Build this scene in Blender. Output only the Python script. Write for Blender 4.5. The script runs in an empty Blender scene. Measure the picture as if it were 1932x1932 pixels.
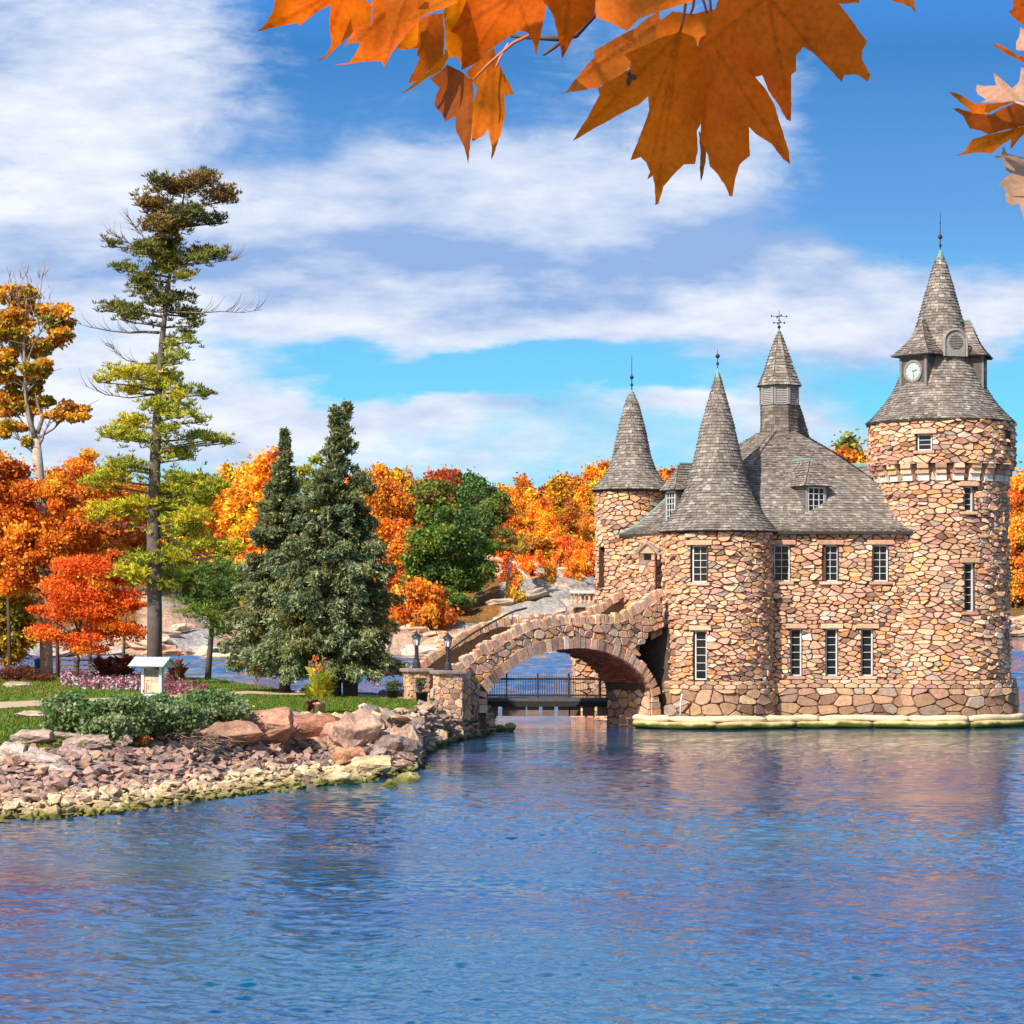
import bpy, bmesh, math, random
import numpy as np
from mathutils import Vector, Matrix
from mathutils.geometry import delaunay_2d_cdt
R_ = math.radians
rnd = random.Random(7)
rng = np.random.default_rng(7)
PI = math.pi

# ------------------------------------------------------------------ camera
F, CX, HY, CH = 4500.0, 966.0, 1150.0, 6.0      # focal length in photo px, principal column, horizon row, eye height
scene = bpy.context.scene
cam_d = bpy.data.cameras.new("camera"); cam = bpy.data.objects.new("camera", cam_d)
scene.collection.objects.link(cam); scene.camera = cam
cam.location = (0, 0, CH); cam.rotation_euler = (R_(90), 0, 0)
cam_d.sensor_width = 36; cam_d.lens = F/1932*36; cam_d.shift_y = (HY-966)/1932
cam_d.clip_start = 0.1; cam_d.clip_end = 12000
# ------------------------------------------------------------------ light
SUN_AZ, SUN_EL = R_(36), R_(40)    # azimuth: degrees to the left of straight behind the camera
to_sun = Vector((-math.sin(SUN_AZ)*math.cos(SUN_EL), -math.cos(SUN_AZ)*math.cos(SUN_EL), math.sin(SUN_EL)))
sd = bpy.data.lights.new("sun", 'SUN'); sun = bpy.data.objects.new("sun", sd)
scene.collection.objects.link(sun)
sd.energy = 5.0; sd.angle = R_(0.6); sd.color = (1, .93, .82)
sun.rotation_euler = to_sun.to_track_quat('Z', 'Y').to_euler()
scene.view_settings.view_transform = 'Standard'; scene.view_settings.look = 'None'
scene.view_settings.exposure = 0.42; scene.view_settings.gamma = 1
scene.view_settings.use_curve_mapping = False

class NT:
    """tiny node-tree helper"""
    def __init__(s, tree): s.t = tree; s.n = tree.nodes; s.l = tree.links
    def node(s, typ, **kw):
        n = s.n.new(typ)
        for k, v in kw.items(): setattr(n, k, v)
        return n
    def link(s, a, b): s.l.new(a, b)
    def put(s, inp, v):
        if hasattr(v, 'is_linked') or isinstance(v, bpy.types.NodeSocket): s.l.new(v, inp)
        else: inp.default_value = v
    def m(s, op, a, b=None, c=None, clamp=False):
        n = s.n.new('ShaderNodeMath'); n.operation = op; n.use_clamp = clamp
        s.put(n.inputs[0], a)
        if b is not None: s.put(n.inputs[1], b)
        if c is not None: s.put(n.inputs[2], c)
        return n.outputs[0]
    def mix(s, f, a, b, blend='MIX'):
        n = s.n.new('ShaderNodeMix'); n.data_type = 'RGBA'; n.blend_type = blend
        s.put(n.inputs[0], f)
        for i, v in ((6, a), (7, b)):
            if isinstance(v, tuple) and len(v) == 3: v = (*v, 1)
            s.put(n.inputs[i], v)
        return n.outputs[2]
    def noise(s, vec, scale, detail=4, rough=.55, dist=0):
        n = s.n.new('ShaderNodeTexNoise'); s.put(n.inputs['Vector'], vec)
        n.inputs['Scale'].default_value = scale; n.inputs['Detail'].default_value = detail
        n.inputs['Roughness'].default_value = rough; n.inputs['Distortion'].default_value = dist
        return n.outputs['Fac']
    def ramp(s, f, stops):
        n = s.n.new('ShaderNodeValToRGB'); s.put(n.inputs[0], f); cr = n.color_ramp
        while len(cr.elements) > 1: cr.elements.remove(cr.elements[-1])
        cr.elements[0].position = stops[0][0]; cr.elements[0].color = (*stops[0][1], 1)
        for p, c in stops[1:]:
            e = cr.elements.new(p); e.color = (*c, 1)
        return n.outputs[0]

# ------------------------------------------------------------------ sky
def srgb(r, g, b):
    f = lambda c: ((c/255+.055)/1.055)**2.4 if c/255 > .04045 else c/255/12.92
    return (f(r), f(g), f(b))
world = bpy.data.worlds.new("World"); scene.world = world; world.use_nodes = True
nt = NT(world.node_tree); nt.n.clear()
out = nt.node('ShaderNodeOutputWorld'); bg = nt.node('ShaderNodeBackground'); bg.inputs[1].default_value = 0.1
nt.link(bg.outputs[0], out.inputs[0])
sky = nt.node('ShaderNodeTexSky'); sky.sky_type = 'NISHITA'; sky.sun_disc = False
sky.sun_elevation = SUN_EL; sky.sun_rotation = math.atan2(to_sun.x, to_sun.y)
tc = nt.node('ShaderNodeTexCoord'); sep = nt.node('ShaderNodeSeparateXYZ'); nt.link(tc.outputs['Generated'], sep.inputs[0])
yy = nt.m('MAXIMUM', nt.m('ABSOLUTE', sep.outputs[1]), .12)
uu = nt.m('MULTIPLY', nt.m('DIVIDE', sep.outputs[0], yy), 4.5)        # gnomonic sky coordinates
vv = nt.m('MULTIPLY', nt.m('DIVIDE', nt.m('ABSOLUTE', sep.outputs[2]), yy), 4.5)
comb = nt.node('ShaderNodeCombineXYZ'); nt.put(comb.inputs[0], uu); nt.put(comb.inputs[1], nt.m('MULTIPLY', vv, 1.7))
comb2 = nt.node('ShaderNodeCombineXYZ'); nt.put(comb2.inputs[0], uu); nt.put(comb2.inputs[1], nt.m('MULTIPLY', vv, 3.0)); comb2.inputs[2].default_value = 5
w1 = nt.m('MULTIPLY', nt.m('SUBTRACT', nt.noise(comb.outputs[0], 2.6, 5, .55), .5), .38)
w2 = nt.m('MULTIPLY', nt.m('SUBTRACT', nt.noise(comb2.outputs[0], 2.2, 5, .55), .5), .30)
ud, vd = nt.m('ADD', uu, w1), nt.m('ADD', vv, w2)
def blobs(lst, base):
    tot = base
    for px, py, sx, sy, wt in lst:
        a = nt.m('MULTIPLY', nt.m('SUBTRACT', ud, (px-CX)/1000), 1000/sx)
        b = nt.m('MULTIPLY', nt.m('SUBTRACT', vd, (HY-py)/1000), 1000/sy)
        e = nt.m('EXPONENT', nt.m('MULTIPLY', nt.m('MULTIPLY_ADD', a, a, nt.m('MULTIPLY', b, b)), -1))
        tot = nt.m('MULTIPLY_ADD', e, wt, tot)
    return tot
SKY_CLOUD = [(180, 200, 300, 230, 1.0), (900, 400, 480, 85, 1.0), (100, 520, 560, 130, .9), (1250, 330, 260, 140, .6),
             (1440, 180, 130, 150, .42), (1350, 590, 800, 95, 1.1), (300, 760, 420, 90, 1.0), (850, 750, 300, 60, .6), (1350, 770, 200, 45, .6),
             (620, 860, 900, 50, .45), (1800, 600, 260, 90, .6), (900, 500, 700, 50, .9), (1560, 770, 260, 60, .5),
             (640, 130, 200, 130, -.45), (1800, 250, 300, 300, -.7), (900, 688, 400, 48, -1.5), (1800, 740, 230, 60, -.9), (540, 20, 130, 160, -.2)]
dens = nt.m('MULTIPLY_ADD', nt.m('MULTIPLY', nt.m('SUBTRACT', vv, 1.2), .7, clamp=True), .34, blobs(SKY_CLOUD, 0.16)); upf = nt.m('MULTIPLY', nt.m('SUBTRACT', vv, 1.25), .8, clamp=True)
det = nt.noise(comb.outputs[0], 3.2, 7, .6, .4)
dens = nt.m('ADD', dens, nt.m('MULTIPLY', nt.m('SUBTRACT', det, .5), nt.m('MULTIPLY_ADD', upf, 1.8, .95))); dens = nt.m('ADD', dens, nt.m('MULTIPLY', nt.m('SUBTRACT', nt.noise(comb2.outputs[0], 8, 6, .65, .6), .5), .75))
cover = nt.node('ShaderNodeMapRange'); cover.interpolation_type = 'SMOOTHSTEP'
nt.put(cover.inputs[0], dens); cover.inputs[1].default_value = .02; cover.inputs[2].default_value = .95
dark = blobs([(1200, 500, 800, 60, .8), (700, 330, 260, 120, .35), (1500, 420, 300, 60, .5), (250, 480, 420, 60, .55), (1500, 680, 500, 45, .5), (1150, 770, 500, 35, .3), (450, 320, 200, 60, .3), (60, 60, 260, 120, .25)], 0.0)
det2 = nt.noise(comb2.outputs[0], 3.5, 6, .6)
shade = nt.m('MULTIPLY', nt.m('ADD', dark, nt.m('MULTIPLY', nt.m('SUBTRACT', det2, .40), 2.1), clamp=True), nt.m('SUBTRACT', 1, nt.m('MULTIPLY', upf, .8)))
K = 7.9
sc = lambda c: tuple(x*K for x in c)
cloud = nt.mix(shade, sc(srgb(240, 244, 254)), sc(srgb(146, 178, 226)))
# clear sky: the physical sky graded towards the photograph's strong cyan to deep blue
hsv = nt.node('ShaderNodeHueSaturation'); hsv.inputs['Saturation'].default_value = 1.3; hsv.inputs['Value'].default_value = 1.15
nt.link(sky.outputs[0], hsv.inputs['Color'])
grad = nt.ramp(nt.m('MULTIPLY', vv, .8), [(0, srgb(150, 222, 255)), (.3, srgb(96, 212, 250)), (.42, srgb(96, 190, 246)), (.6, srgb(84, 150, 222)), (.85, srgb(40, 120, 196)), (1, srgb(66, 146, 240))])
gs = nt.node('ShaderNodeVectorMath'); gs.operation = 'SCALE'; nt.link(grad, gs.inputs[0]); gs.inputs['Scale'].default_value = K
clear = nt.mix(.85, hsv.outputs[0], gs.outputs[0])
# the cloud field lies ahead over the river; overhead and behind the viewer the sky is plain deep blue
ahead = nt.node('ShaderNodeMapRange'); ahead.interpolation_type = 'SMOOTHSTEP'; nt.put(ahead.inputs[0], nt.m('SUBTRACT', nt.m('MULTIPLY', sep.outputs[1], 1.3), nt.m('MULTIPLY', nt.m('ABSOLUTE', sep.outputs[2]), .75)))
ahead.inputs[1].default_value = .05; ahead.inputs[2].default_value = .55
front = nt.mix(cover.outputs[0], clear, cloud)
gain = nt.node('ShaderNodeVectorMath'); gain.operation = 'SCALE'; nt.link(front, gain.inputs[0]); nt.put(gain.inputs['Scale'], nt.m('MULTIPLY_ADD', nt.m('MULTIPLY', nt.m('SUBTRACT', vv, 1.3), .9, clamp=True), .7, 1.0))   # unseen upper sky boosted to brighten the reflections in the water
nt.link(nt.mix(ahead.outputs[0], hsv.outputs[0], gain.outputs[0]), bg.inputs[0])

# ------------------------------------------------------------------ helpers
def PT(px, py, d): return Vector(((px-CX)/F*d, d, CH-(py-HY)/F*d))
def XA(px, d): return (px-CX)/F*d
def ZA(py, d): return CH-(py-HY)/F*d
def DG(py, z): return (CH-z)*F/(py-HY)
COL = scene.collection

class MB:
    """collects faces and per-vertex colours, then links them as ONE mesh object"""
    def __init__(s): s.v = []; s.f = []; s.c = []
    def add(s, vs, fs, col=(1, 1, 1)):
        b = len(s.v); s.v.extend([tuple(v) for v in vs]); s.f.extend([tuple(i+b for i in f) for f in fs])
        s.c.extend([col]*len(vs)) if not isinstance(col, list) else s.c.extend(col)
    def box(s, c, size, rz=0, col=(1, 1, 1), M=None, top=1.0):
        hx, hy, hz = size[0]/2, size[1]/2, size[2]/2
        vs = [Vector((x*hx*(top if z > 0 else 1), y*hy*(top if z > 0 else 1), z*hz)) for z in (-1, 1) for y in (-1, 1) for x in (-1, 1)]
        m = M if M is not None else Matrix.Rotation(rz, 3, 'Z')
        vs = [m @ v + Vector(c) for v in vs]
        s.add(vs, [(0, 2, 3, 1), (4, 5, 7, 6), (0, 1, 5, 4), (2, 6, 7, 3), (0, 4, 6, 2), (1, 3, 7, 5)], col)
    def tube(s, pts, rad, n=8, col=(1, 1, 1), cap=True):
        pts = [Vector(p) for p in pts]; rs = rad if isinstance(rad, (list, tuple)) else [rad]*len(pts)
        rings = []; prev = None
        for i, p in enumerate(pts):
            t = (pts[min(i+1, len(pts)-1)]-pts[max(i-1, 0)]).normalized()
            a = prev if prev is not None else (Vector((0, 0, 1)) if abs(t.z) < .9 else Vector((1, 0, 0)))
            x = (a - t*a.dot(t)).normalized(); prev = x; y = t.cross(x)
            rings.append([p + (x*math.cos(2*PI*k/n)+y*math.sin(2*PI*k/n))*rs[i] for k in range(n)])
        vs = [v for r in rings for v in r]; fs = []
        for i in range(len(pts)-1):
            for k in range(n):
                k2 = (k+1) % n; fs.append((i*n+k, i*n+k2, (i+1)*n+k2, (i+1)*n+k))
        if cap: fs.append(tuple(range(n-1, -1, -1))); fs.append(tuple((len(pts)-1)*n+k for k in range(n)))
        s.add(vs, fs, col)
    def lathe(s, c, prof, n=16, col=(1, 1, 1), a0=0):
        vs = []; fs = []
        for r, z in prof:
            for k in range(n): a = a0+2*PI*k/n; vs.append((c[0]+r*math.cos(a), c[1]+r*math.sin(a), c[2]+z))
        for i in range(len(prof)-1):
            for k in range(n):
                k2 = (k+1) % n; fs.append((i*n+k, i*n+k2, (i+1)*n+k2, (i+1)*n+k))
        fs.append(tuple(range(n-1, -1, -1))); fs.append(tuple((len(prof)-1)*n+k for k in range(n)))
        s.add(vs, fs, col)
    def build(s, name, mat, parent=None, smooth=False):
        me = bpy.data.meshes.new(name); me.from_pydata(s.v, [], s.f)
        ca = me.color_attributes.new('Col', 'FLOAT_COLOR', 'POINT')
        ca.data.foreach_set('color', np.array([(c[0], c[1], c[2], 1) for c in s.c], dtype=np.float32).ravel())
        if smooth: me.polygons.foreach_set('use_smooth', [True]*len(me.polygons))
        me.materials.append(mat); me.update()
        o = bpy.data.objects.new(name, me); COL.objects.link(o)
        if parent is not None: attach(o, parent)
        return o
def attach(o, parent):
    o.parent = parent
    o.matrix_parent_inverse = parent.matrix_world.inverted() if parent.type == 'EMPTY' and parent.parent is None else Matrix()
def np_mesh(name, V, C, mat, parent=None, smooth=False):
    """V (n,4,3) quads, C (n,3) colours"""
    n = len(V); me = bpy.data.meshes.new(name)
    me.vertices.add(n*4); me.vertices.foreach_set('co', V.astype(np.float32).ravel())
    me.loops.add(n*4); me.loops.foreach_set('vertex_index', np.arange(n*4, dtype=np.int32))
    me.polygons.add(n); me.polygons.foreach_set('loop_start', np.arange(0, n*4, 4, dtype=np.int32))
    me.polygons.foreach_set('loop_total', np.full(n, 4, dtype=np.int32))
    ca = me.color_attributes.new('Col', 'FLOAT_COLOR', 'POINT')
    CC = np.ones((n, 4, 4), dtype=np.float32); CC[:, :, :3] = C[:, None, :]
    ca.data.foreach_set('color', CC.ravel())
    me.materials.append(mat); me.update(calc_edges=True)
    o = bpy.data.objects.new(name, me); COL.objects.link(o)
    if parent is not None: attach(o, parent)
    return o
def tag(o, label=None, cat=None, group=None, kind=None):
    if label: o['label'] = label
    if cat: o['category'] = cat
    if group: o['group'] = group
    if kind: o['kind'] = kind
    return o
def empty(name, loc, label, cat, group=None):
    o = bpy.data.objects.new(name, None); COL.objects.link(o); o.location = loc
    o.matrix_world = Matrix.Translation(loc)
    return tag(o, label, cat, group)

# ------------------------------------------------------------------ materials
MATS = {}
def mat(name, rough=.8, spec=.3, use_col=True, base=(1, 1, 1), noise=(12, .25), bump=None, metallic=0, trans=0, objcol=False, fine=None, low=None):
    m = bpy.data.materials.new(name); m.use_nodes = True; t = NT(m.node_tree); bs = t.n['Principled BSDF']
    geo = t.node('ShaderNodeNewGeometry'); pos = geo.outputs['Position']
    if objcol:
        oi = t.node('ShaderNodeObjectInfo'); c = oi.outputs['Color']
        tcn = t.node('ShaderNodeTexCoord'); pos = tcn.outputs['Object']
    elif use_col: a = t.node('ShaderNodeAttribute', attribute_name='Col'); c = a.outputs['Color']
    else: r = t.node('ShaderNodeRGB'); r.outputs[0].default_value = (*base, 1); c = r.outputs[0]
    if noise:
        f = t.noise(pos, noise[0], 6, .6)
        k = t.ramp(f, [(.25, (1-noise[1],)*3), (.75, (1+noise[1],)*3)])
        c = t.mix(1.0, c, k, 'MULTIPLY')
    if low:
        c = t.mix(1.0, c, t.ramp(t.noise(pos, low[0], 5, .6), [(.3, (1-low[1], 1-low[1]*1.05, 1-low[1])), (.7, (1+low[1],)*3)]), 'MULTIPLY')
    if fine:
        f2 = t.noise(pos, fine[0], 3, .7)
        c = t.mix(1.0, c, t.ramp(f2, [(.35, (1-fine[1],)*3), (.65, (1+fine[1],)*3)]), 'MULTIPLY')
    t.put(bs.inputs['Base Color'], c); bs.inputs['Roughness'].default_value = rough
    bs.inputs['Specular IOR Level'].default_value = spec; bs.inputs['Metallic'].default_value = metallic
    if bump:
        b = t.node('ShaderNodeBump'); b.inputs['Strength'].default_value = bump[1]; b.inputs['Distance'].default_value = bump[2]
        t.put(b.inputs['Height'], t.noise(pos, bump[0], 6, .65)); t.link(b.outputs[0], bs.inputs['Normal'])
    if trans:
        tr = t.node('ShaderNodeBsdfTranslucent'); t.put(tr.inputs[0], c); mx = t.node('ShaderNodeMixShader'); mx.inputs[0].default_value = trans
        t.link(bs.outputs[0], mx.inputs[1]); t.link(tr.outputs[0], mx.inputs[2])
        t.link(mx.outputs[0], t.n['Material Output'].inputs[0])
    return m
M_STONE = mat('rubble_stone', .85, .2, low=(.35, .17), noise=(5, .28), bump=(9, .8, .05), fine=(38, .13))
M_MORTAR = mat('mortar', .95, .1, use_col=False, base=(.11, .062, .04), noise=(6, .3), bump=(20, .6, .03))
M_SHINGLE = mat('wood_shingle', .85, .2, low=(.5, .16), noise=(1.6, .22), bump=(30, .5, .01), fine=(22, .15))
M_UNDER = mat('roof_boards', .9, .1, use_col=False, base=(.05, .042, .036), noise=(6, .2))
M_WOOD = mat('weathered_wood', .8, .2, noise=(7, .22), bump=(25, .3, .01))
M_PAINT = mat('painted_frame', .55, .3, use_col=False, base=(.60, .60, .60), noise=(9, .08))
M_COPPER = mat('green_copper', .6, .3, use_col=False, base=(.17, .30, .27), noise=(5, .3))
M_IRON = mat('black_iron', .5, .4, use_col=False, base=(.025, .025, .03), noise=(9, .2))
M_LEAF = mat('leaf', .55, .25, noise=None, trans=.35)
M_NEEDLE = mat('needle', .6, .2, noise=None, trans=.2)
M_BARK = mat('bark', .9, .15, noise=(3, .3), bump=(12, .9, .05))
M_ROCK = mat('shore_rock', .85, .2, objcol=True, low=(1.3, .25), noise=(3.5, .35), bump=(5, .9, .10), fine=(14, .22))
M_ROCKV = mat('shore_rubble', .85, .2, noise=(3, .25), bump=(9, .7, .05), fine=(25, .15))
M_PLAIN = mat('painted_surface', .6, .3, noise=(6, .12))
def glass_mat():
    m = bpy.data.materials.new('window_glass'); m.use_nodes = True; b = m.node_tree.nodes['Principled BSDF']
    b.inputs['Base Color'].default_value = (.012, .014, .018, 1); b.inputs['Roughness'].default_value = .06; b.inputs['Specular IOR Level'].default_value = .22
    return m
M_GLASS = glass_mat()
# algae band on the shore rocks: everything that stands just above the water line is stained green
for mm in (M_ROCK, M_ROCKV):
    t = NT(mm.node_tree); bs = t.n['Principled BSDF']; src = bs.inputs['Base Color'].links[0].from_socket
    g = t.node('ShaderNodeNewGeometry'); s3 = t.node('ShaderNodeSeparateXYZ'); t.link(g.outputs['Position'], s3.inputs[0])
    zz = t.m('ADD', s3.outputs[2], t.m('MULTIPLY', t.m('SUBTRACT', t.noise(g.outputs['Position'], 1.6, 4), .5), .35))
    f = t.node('ShaderNodeMapRange'); t.put(f.inputs[0], zz); f.inputs[1].default_value = .34; f.inputs[2].default_value = .12
    grn = t.mix(t.noise(g.outputs['Position'], 5), (.02, .028, .004), (.24, .23, .02))
    t.put(bs.inputs['Base Color'], t.mix(t.m('MULTIPLY', f.outputs[0], .9), src, grn))

STONES = [((0.640, 0.365, 0.214), 6), ((0.582, 0.309, 0.195), 5), ((0.718, 0.446, 0.279), 6), ((0.718, 0.492, 0.334), 1.6), ((0.660, 0.283, 0.111), 1.6), ((0.485, 0.255, 0.186), 2.4),
          ((0.262, 0.146, 0.102), 1.2), ((0.407, 0.309, 0.252), 1.1), ((0.737, 0.592, 0.474), .35), ((0.543, 0.347, 0.252), 3), ((0.679, 0.373, 0.176), 2.4), ((0.485, 0.273, 0.186), 2.6)]
def stone_col(dark=1.0, pal=STONES):
    tot = sum(w for _, w in pal); r = rnd.random()*tot
    for c, w in pal:
        r -= w
        if r <= 0: break
    k = rnd.uniform(.82, 1.15)*dark
    return tuple(x*k*rnd.uniform(.96, 1.04) for x in c)

def clip(poly, nx, ny, d):
    """keep nx*x+ny*y <= d"""
    o = []; n = len(poly)
    for i in range(n):
        a = poly[i]; b = poly[(i+1) % n]; da = nx*a[0]+ny*a[1]-d; db = nx*b[0]+ny*b[1]-d
        if da <= 0: o.append(a)
        if (da < 0 < db) or (db < 0 < da):
            t = da/(da-db); o.append((a[0]+(b[0]-a[0])*t, a[1]+(b[1]-a[1])*t))
    return o
def area(p):
    return .5*abs(sum(p[i][0]*p[(i+1) % len(p)][1]-p[(i+1) % len(p)][0]*p[i][1] for i in range(len(p))))
def stones(mb, u0, u1, v0, v1, w, h, S, holes=(), relief=(.02, .15), gap=.022, dark=1.0, keep=None, clampf=None, jit=.46, drop=.20, pal=STONES, shade=None):
    """irregular rubble: a voronoi pattern in (u,v), every cell extruded as its own rounded stone along surface S(u,v,offset)"""
    nu, nv = int((u1-u0)/w)+3, int((v1-v0)/h)+3
    seeds = {}
    for j in range(-1, nv):
        for i in range(-1, nu):
            if rnd.random() < drop: continue
            seeds[(i, j)] = (i+.5*(j % 2)+rnd.uniform(-jit, jit), j+rnd.uniform(-jit, jit))
    for (i, j), (sx, sy) in seeds.items():
        U, V = u0+sx*w, v0+sy*h
        if not (u0-w*.5 < U < u1+w*.5 and v0-h*.5 < V < v1+h*.5): continue
        poly = [(sx-1.7, sy-1.5), (sx+1.7, sy-1.5), (sx+1.7, sy+1.5), (sx-1.7, sy+1.5)]
        for dj in range(-2, 3):
            for di in range(-3, 4):
                q = seeds.get((i+di, j+dj))
                if q is None or (di == 0 and dj == 0): continue
                nx, ny = q[0]-sx, q[1]-sy; l = math.hypot(nx, ny)
                if l > 3.2 or l < 1e-4: continue
                poly = clip(poly, nx/l, ny/l, ((q[0]+sx)*nx+(q[1]+sy)*ny)/2/l)
                if len(poly) < 3: break
            if len(poly) < 3: break
        if len(poly) < 3: continue
        poly = [(u0+p[0]*w, v0+p[1]*h) for p in poly]
        for nx, ny, d in ((1, 0, u1), (-1, 0, -u0), (0, 1, v1), (0, -1, -v0)):
            if len(poly) >= 3: poly = clip(poly, nx, ny, d)
        for hu0, hu1, hv0, hv1 in holes:
            if len(poly) < 3: break
            us = [p[0] for p in poly]; vs = [p[1] for p in poly]
            if max(us) <= hu0 or min(us) >= hu1 or max(vs) <= hv0 or min(vs) >= hv1: continue
            best = max((clip(poly, 1, 0, hu0), clip(poly, -1, 0, -hu1), clip(poly, 0, 1, hv0), clip(poly, 0, -1, -hv1)), key=lambda p: area(p) if len(p) > 2 else 0)
            poly = best
        if len(poly) < 3: continue
        if clampf: poly = [clampf(p) for p in poly]
        ar = area(poly)
        if ar < w*h*.06: continue
        cu = sum(p[0] for p in poly)/len(poly); cv = sum(p[1] for p in poly)/len(poly)
        if keep and not keep(cu, cv): continue
        # round the corners
        rp = []; n = len(poly); fr = rnd.uniform(.07, .24)
        for k in range(n):
            a, b, c = poly[k-1], poly[k], poly[(k+1) % n]
            rp.append((b[0]+(a[0]-b[0])*fr, b[1]+(a[1]-b[1])*fr)); rp.append((b[0]+(c[0]-b[0])*fr, b[1]+(c[1]-b[1])*fr))
        mr = math.sqrt(ar)/2
        k1 = max(.5, 1-gap/mr); n = len(rp)
        hh = rnd.uniform(*relief)
        tx, ty = rnd.uniform(-.55, .55)*hh/mr, rnd.uniform(-.6, .45)*hh/mr
        vs = []
        for kk, off in ((k1, -.02), (k1*.985, .70), (k1*.87, 1.0)):
            for p in rp:
                du, dv = (p[0]-cu)*kk, (p[1]-cv)*kk
                o = off if off < 0 else hh*off+(du*tx+dv*ty)+rnd.uniform(-.004, .004)
                vs.append(S(cu+du, cv+dv, o))
        fs = [tuple(2*n+k for k in range(n))]
        for lv in (0, 1):
            for k in range(n):
                k2 = (k+1) % n; fs.append((lv*n+k, lv*n+k2, (lv+1)*n+k2, (lv+1)*n+k))
        c = stone_col(dark, pal)
        if shade: c = shade(c, cu, cv)
        mb.add(vs, fs, c)
def brk(a, b, step, extra):
    n = max(1, int(round((b-a)/step))); xs = [a+(b-a)*k/n for k in range(n+1)]
    for e in extra:
        if a < e < b:
            xs = [x for x in xs if abs(x-e) > step*.25 or x in (a, b)]; xs.append(e)
    return sorted(set(xs))
def wall_base(mb, u0, u1, v0, v1, S, holes=(), step=.35, vstep=2.0, depth=.38, col=(1, 1, 1)):
    us = brk(u0, u1, step, [h[0] for h in holes]+[h[1] for h in holes]); vs = brk(v0, v1, vstep, [h[2] for h in holes]+[h[3] for h in holes])
    for i in range(len(us)-1):
        for j in range(len(vs)-1):
            cu, cv = (us[i]+us[i+1])/2, (vs[j]+vs[j+1])/2
            if any(h[0] < cu < h[1] and h[2] < cv < h[3] for h in holes): continue
            mb.add([S(us[i], vs[j], 0), S(us[i+1], vs[j], 0), S(us[i+1], vs[j+1], 0), S(us[i], vs[j+1], 0)], [(0, 1, 2, 3)], col)
    for a, b, c, d in holes:
        for (p, q) in (((a, c), (a, d)), ((a, d), (b, d)), ((b, d), (b, c)), ((b, c), (a, c))):
            mb.add([S(*p, .05), S(*q, .05), S(*q, -depth), S(*p, -depth)], [(0, 1, 2, 3)], col)
def window(parent, S, rect, cols, rows, lintel=True, sill=True, mf=None, stonemat=None, deep=.2):
    a, b, c, d = rect
    L, Rr = S(a, (c+d)/2, -deep), S(b, (c+d)/2, -deep); r = (Rr-L); W = r.length; r.normalize(); up = Vector((0, 0, 1)); n = r.cross(up)
    ctr = (L+Rr)/2; Hh = d-c; ctr.z = (c+d)/2
    M3 = Matrix((r, n, up)).transposed()          # columns: right, out (towards the viewer), up
    def bx(mb, x, o, z, sx, so, sz, col=(1, 1, 1)): mb.box(ctr + r*x + n*o + up*z, (sx, so, sz), M=M3, col=col)
    fr = MB(); t = .07
    for sx in (-1, 1): bx(fr, sx*(W/2-t/2), .02, 0, t, .12, Hh)
    for sz in (-1, 1): bx(fr, 0, .02, sz*(Hh/2-t/2), W-2*t, .116, t)
    fo = fr.build('window', M_PAINT, parent)
    gb = MB(); m = .028; iw, ih = W-2*t, Hh-2*t
    for k in range(1, cols): bx(gb, -iw/2+iw*k/cols, .012, 0, m, .05, ih)
    for k in range(1, rows): bx(gb, 0, .016, -ih/2+ih*k/rows, iw, .05, m)
    g = gb.build('glazing_bars', M_PAINT, fo)
    p = MB(); bx(p, 0, -.02, 0, iw+.02, .02, ih+.02); p.build('pane', M_GLASS, fo)
    out = .07
    if lintel:
        q = MB(); bx(q, rnd.uniform(-.03, .03), deep-.12+out, Hh/2+.13, W*1.15+.45, .4, .25, stone_col(1.0, STONES[:3])); lo = q.build('lintel', M_STONE, fo); bev(lo, .035)
    if sill:
        q = MB(); bx(q, 0, deep-.12+out+.03, -Hh/2-.085, W+.35, .4, .16, stone_col(1.05, STONES[1:4])); so = q.build('sill', M_STONE, fo); bev(so, .025)
    return fo
def bev(o, w, seg=2):
    bm = bmesh.new(); bm.from_mesh(o.data)
    c = None
    for ca in o.data.color_attributes: c = tuple(ca.data[0].color)
    bmesh.ops.bevel(bm, geom=list(bm.edges), offset=w, segments=seg, profile=.6, affect='EDGES')
    bm.to_mesh(o.data); bm.free()
    if c is not None:
        o.data.color_attributes.remove(o.data.color_attributes[0]); ca = o.data.color_attributes.new('Col', 'FLOAT_COLOR', 'POINT')
        for x in ca.data: x.color = c
def cyl(cx, cy, Rf):
    def S(u, v, o=0):
        Rr = Rf(v) if callable(Rf) else Rf; R0 = Rf(3.0) if callable(Rf) else Rf
        a = u/R0; return Vector((cx+(Rr+o)*math.sin(a), cy-(Rr+o)*math.cos(a), v))
    return S
def cyl_uv(cx, cy, Rr, px, py):
    k = (px-CX)/F     # ray (k*t, t)
    A = k*k+1; B = -2*(k*cx+cy); C = cx*cx+cy*cy-Rr*Rr; disc = max(B*B-4*A*C, 0); t = (-B-math.sqrt(disc))/2/A
    x, y = k*t, t; return Rr*math.atan2(x-cx, cy-y), CH-(py-HY)/F*t
def rect_cyl(cx, cy, Rr, x0, x1, y0, y1):
    u0, za = cyl_uv(cx, cy, Rr, x0, y0); u1, zb = cyl_uv(cx, cy, Rr, x1, y1); return (u0, u1, zb, za)
SHC = [(.225, .19, .16), (.255, .22, .19), (.18, .152, .13), (.32, .28, .24), (.24, .205, .185), (.21, .165, .13)]
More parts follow.
